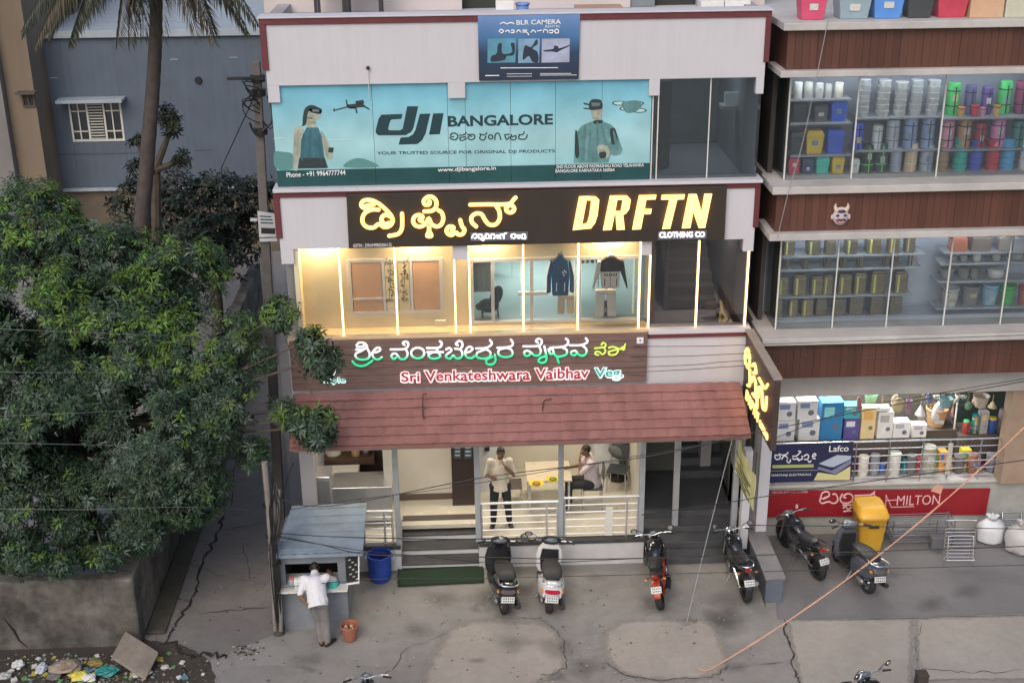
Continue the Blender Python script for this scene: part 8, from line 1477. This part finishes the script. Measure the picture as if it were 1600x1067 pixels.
MB().ell((xb0-.05, .85, zfc+.2), (.2, .2, .12)).build('seat_cushion', CLK, t, smooth=True); MB().ell((xb0+.1, .92, zfc+.36), (.11, .16, .2), Matrix.Rotation(.35, 3, 'Y')).build('back_cushion', CLK, t, smooth=True)
for dx in (-.17, .13):
    for dy in (-.12, .12): MB().tube([(xb0+dx, .85+dy, zfc+.001), (xb0+dx*.9, .85+dy*.9, zfc+.16)], .018, 6).build('leg', BLACKP, t)
MB().ell((xb0-.22, .8, zfc+.2), (.07, .08, .07)).build('arm_pad', M('brown_pad', (.1, .07, .06), .7), t, smooth=True)
xg = XP(946, 505, .42+.3); t = thing('black_bag', 'black shoulder bag with a pale label on the showcase floor', 'bag', (xg, .75, zfc)); MB().box(xg-.17, xg+.17, .68, .84, zfc+.001, zfc+.26).build('body', CLK, t, bevel=.03); MB().box(xg-.05, xg+.05, .672, .679, zfc+.08, zfc+.16).build('label_patch', WHT, t)
for s_ in (-1, 1): MB().tube(smooth_path([(xg+s_*.13, .72, zfc+.24), (xg+s_*.10, .72, zfc+.42), (xg+s_*.02, .72, zfc+.46)], 4), .012, 6).build('strap', CLK, t, smooth=True)
xc = XP(755, 440, .62); zt2 = dz1-.1; t = thing('door_curtain', 'grey pleated curtain at the left side of the shop door', 'curtain', (xc, .8, zfc))
for k in range(7): x_ = XP(741+k*4, 450, .8); MB().tube([(x_, .8+.02*(k % 2), zfc+.5), (x_+.01, .8+.02*(k % 2), (zfc+zt2)/2), (x_, .8, zt2)], .05, 8).build('pleat', M('curtain_grey', (.36, .35, .32), .85, var=.12), t, smooth=True)
MB().tube([(XP(739, 450, .8), .8, zt2+.02), (XP(768, 450, .8), .8, zt2+.02)], .015, 6).build('rod', CHROME, t)
# vine ornament on the cream wall and gilt grass by the stair glass
t = thing('leaf_ornament', 'pair of hanging leaf garlands in front of the cream window', 'garland', P(610, 470, YW-.06)); q = random.Random(8)
for px in (609, 631):
    MB().tube([P(px, 405, YW-.06), P(px+1, 440, YW-.06), P(px-1, 470, YW-.06)], .005, 5).build('stem', M('stem_brown', (.12, .09, .05), .8), t); mb = MB()
    for k in range(44): p_ = P(px+q.uniform(-5, 5), q.uniform(403, 470), YW-.06); leaf(mb, p_, Vector((q.uniform(-1, 1), q.uniform(-.6, .1), q.uniform(-1, .2))), Vector((0, -1, .1)), .06, .014)
    mb.build('leaves', M('garland_leaf', (.14, .13, .08), .7, var=.4, scale=30), t, recalc=False)['kind'] = 'stuff'
t = thing('gilt_grass', 'tuft of gilded ornamental grass behind the dark stair glass', 'ornament', P(1152, 513, .35))
for k in range(16): x_ = 1136+k*1.7+q.uniform(-2, 2); top_ = 455+k*3.3+q.uniform(-5, 5); MB().tube(smooth_path([P(x_+4, 513, .35), P(x_+2, (513+top_)/2, .33), P(x_-q.uniform(0, 5), top_, .3)], 3), [.008, .008, .007, .006, .005, .003, .002], 5).build('blade', M('gilt', (.7, .5, .2), .3, .8, var=.1), t, smooth=True)
MB().lathe([(.12, 0), (.15, .12), (.14, .12)], (P(1152, 513, .35).x, .35, ZF1+.0), 14).build('pot', BLACKP, t, smooth=True)
t = thing('bent_lamp', 'tan shaded reading lamp behind the dark stair glass', 'lamp', P(1120, 512, .6)); b = P(1118, 500, .6)
MB().ell(P(1112, 477, .6), (.16, .1, .08)).build('shade', M('tan_shade', (.22, .19, .13), .7), t, smooth=True); MB().tube([P(1117, 480, .6), P(1124, 508, .6)], .01, 6).build('stem', STEEL, t); MB().lathe([(.08, 0), (.08, .02)], (P(1124, 510, .6).x, .6, ZF1+.001), 12).build('foot', BLACKP, t, smooth=True)
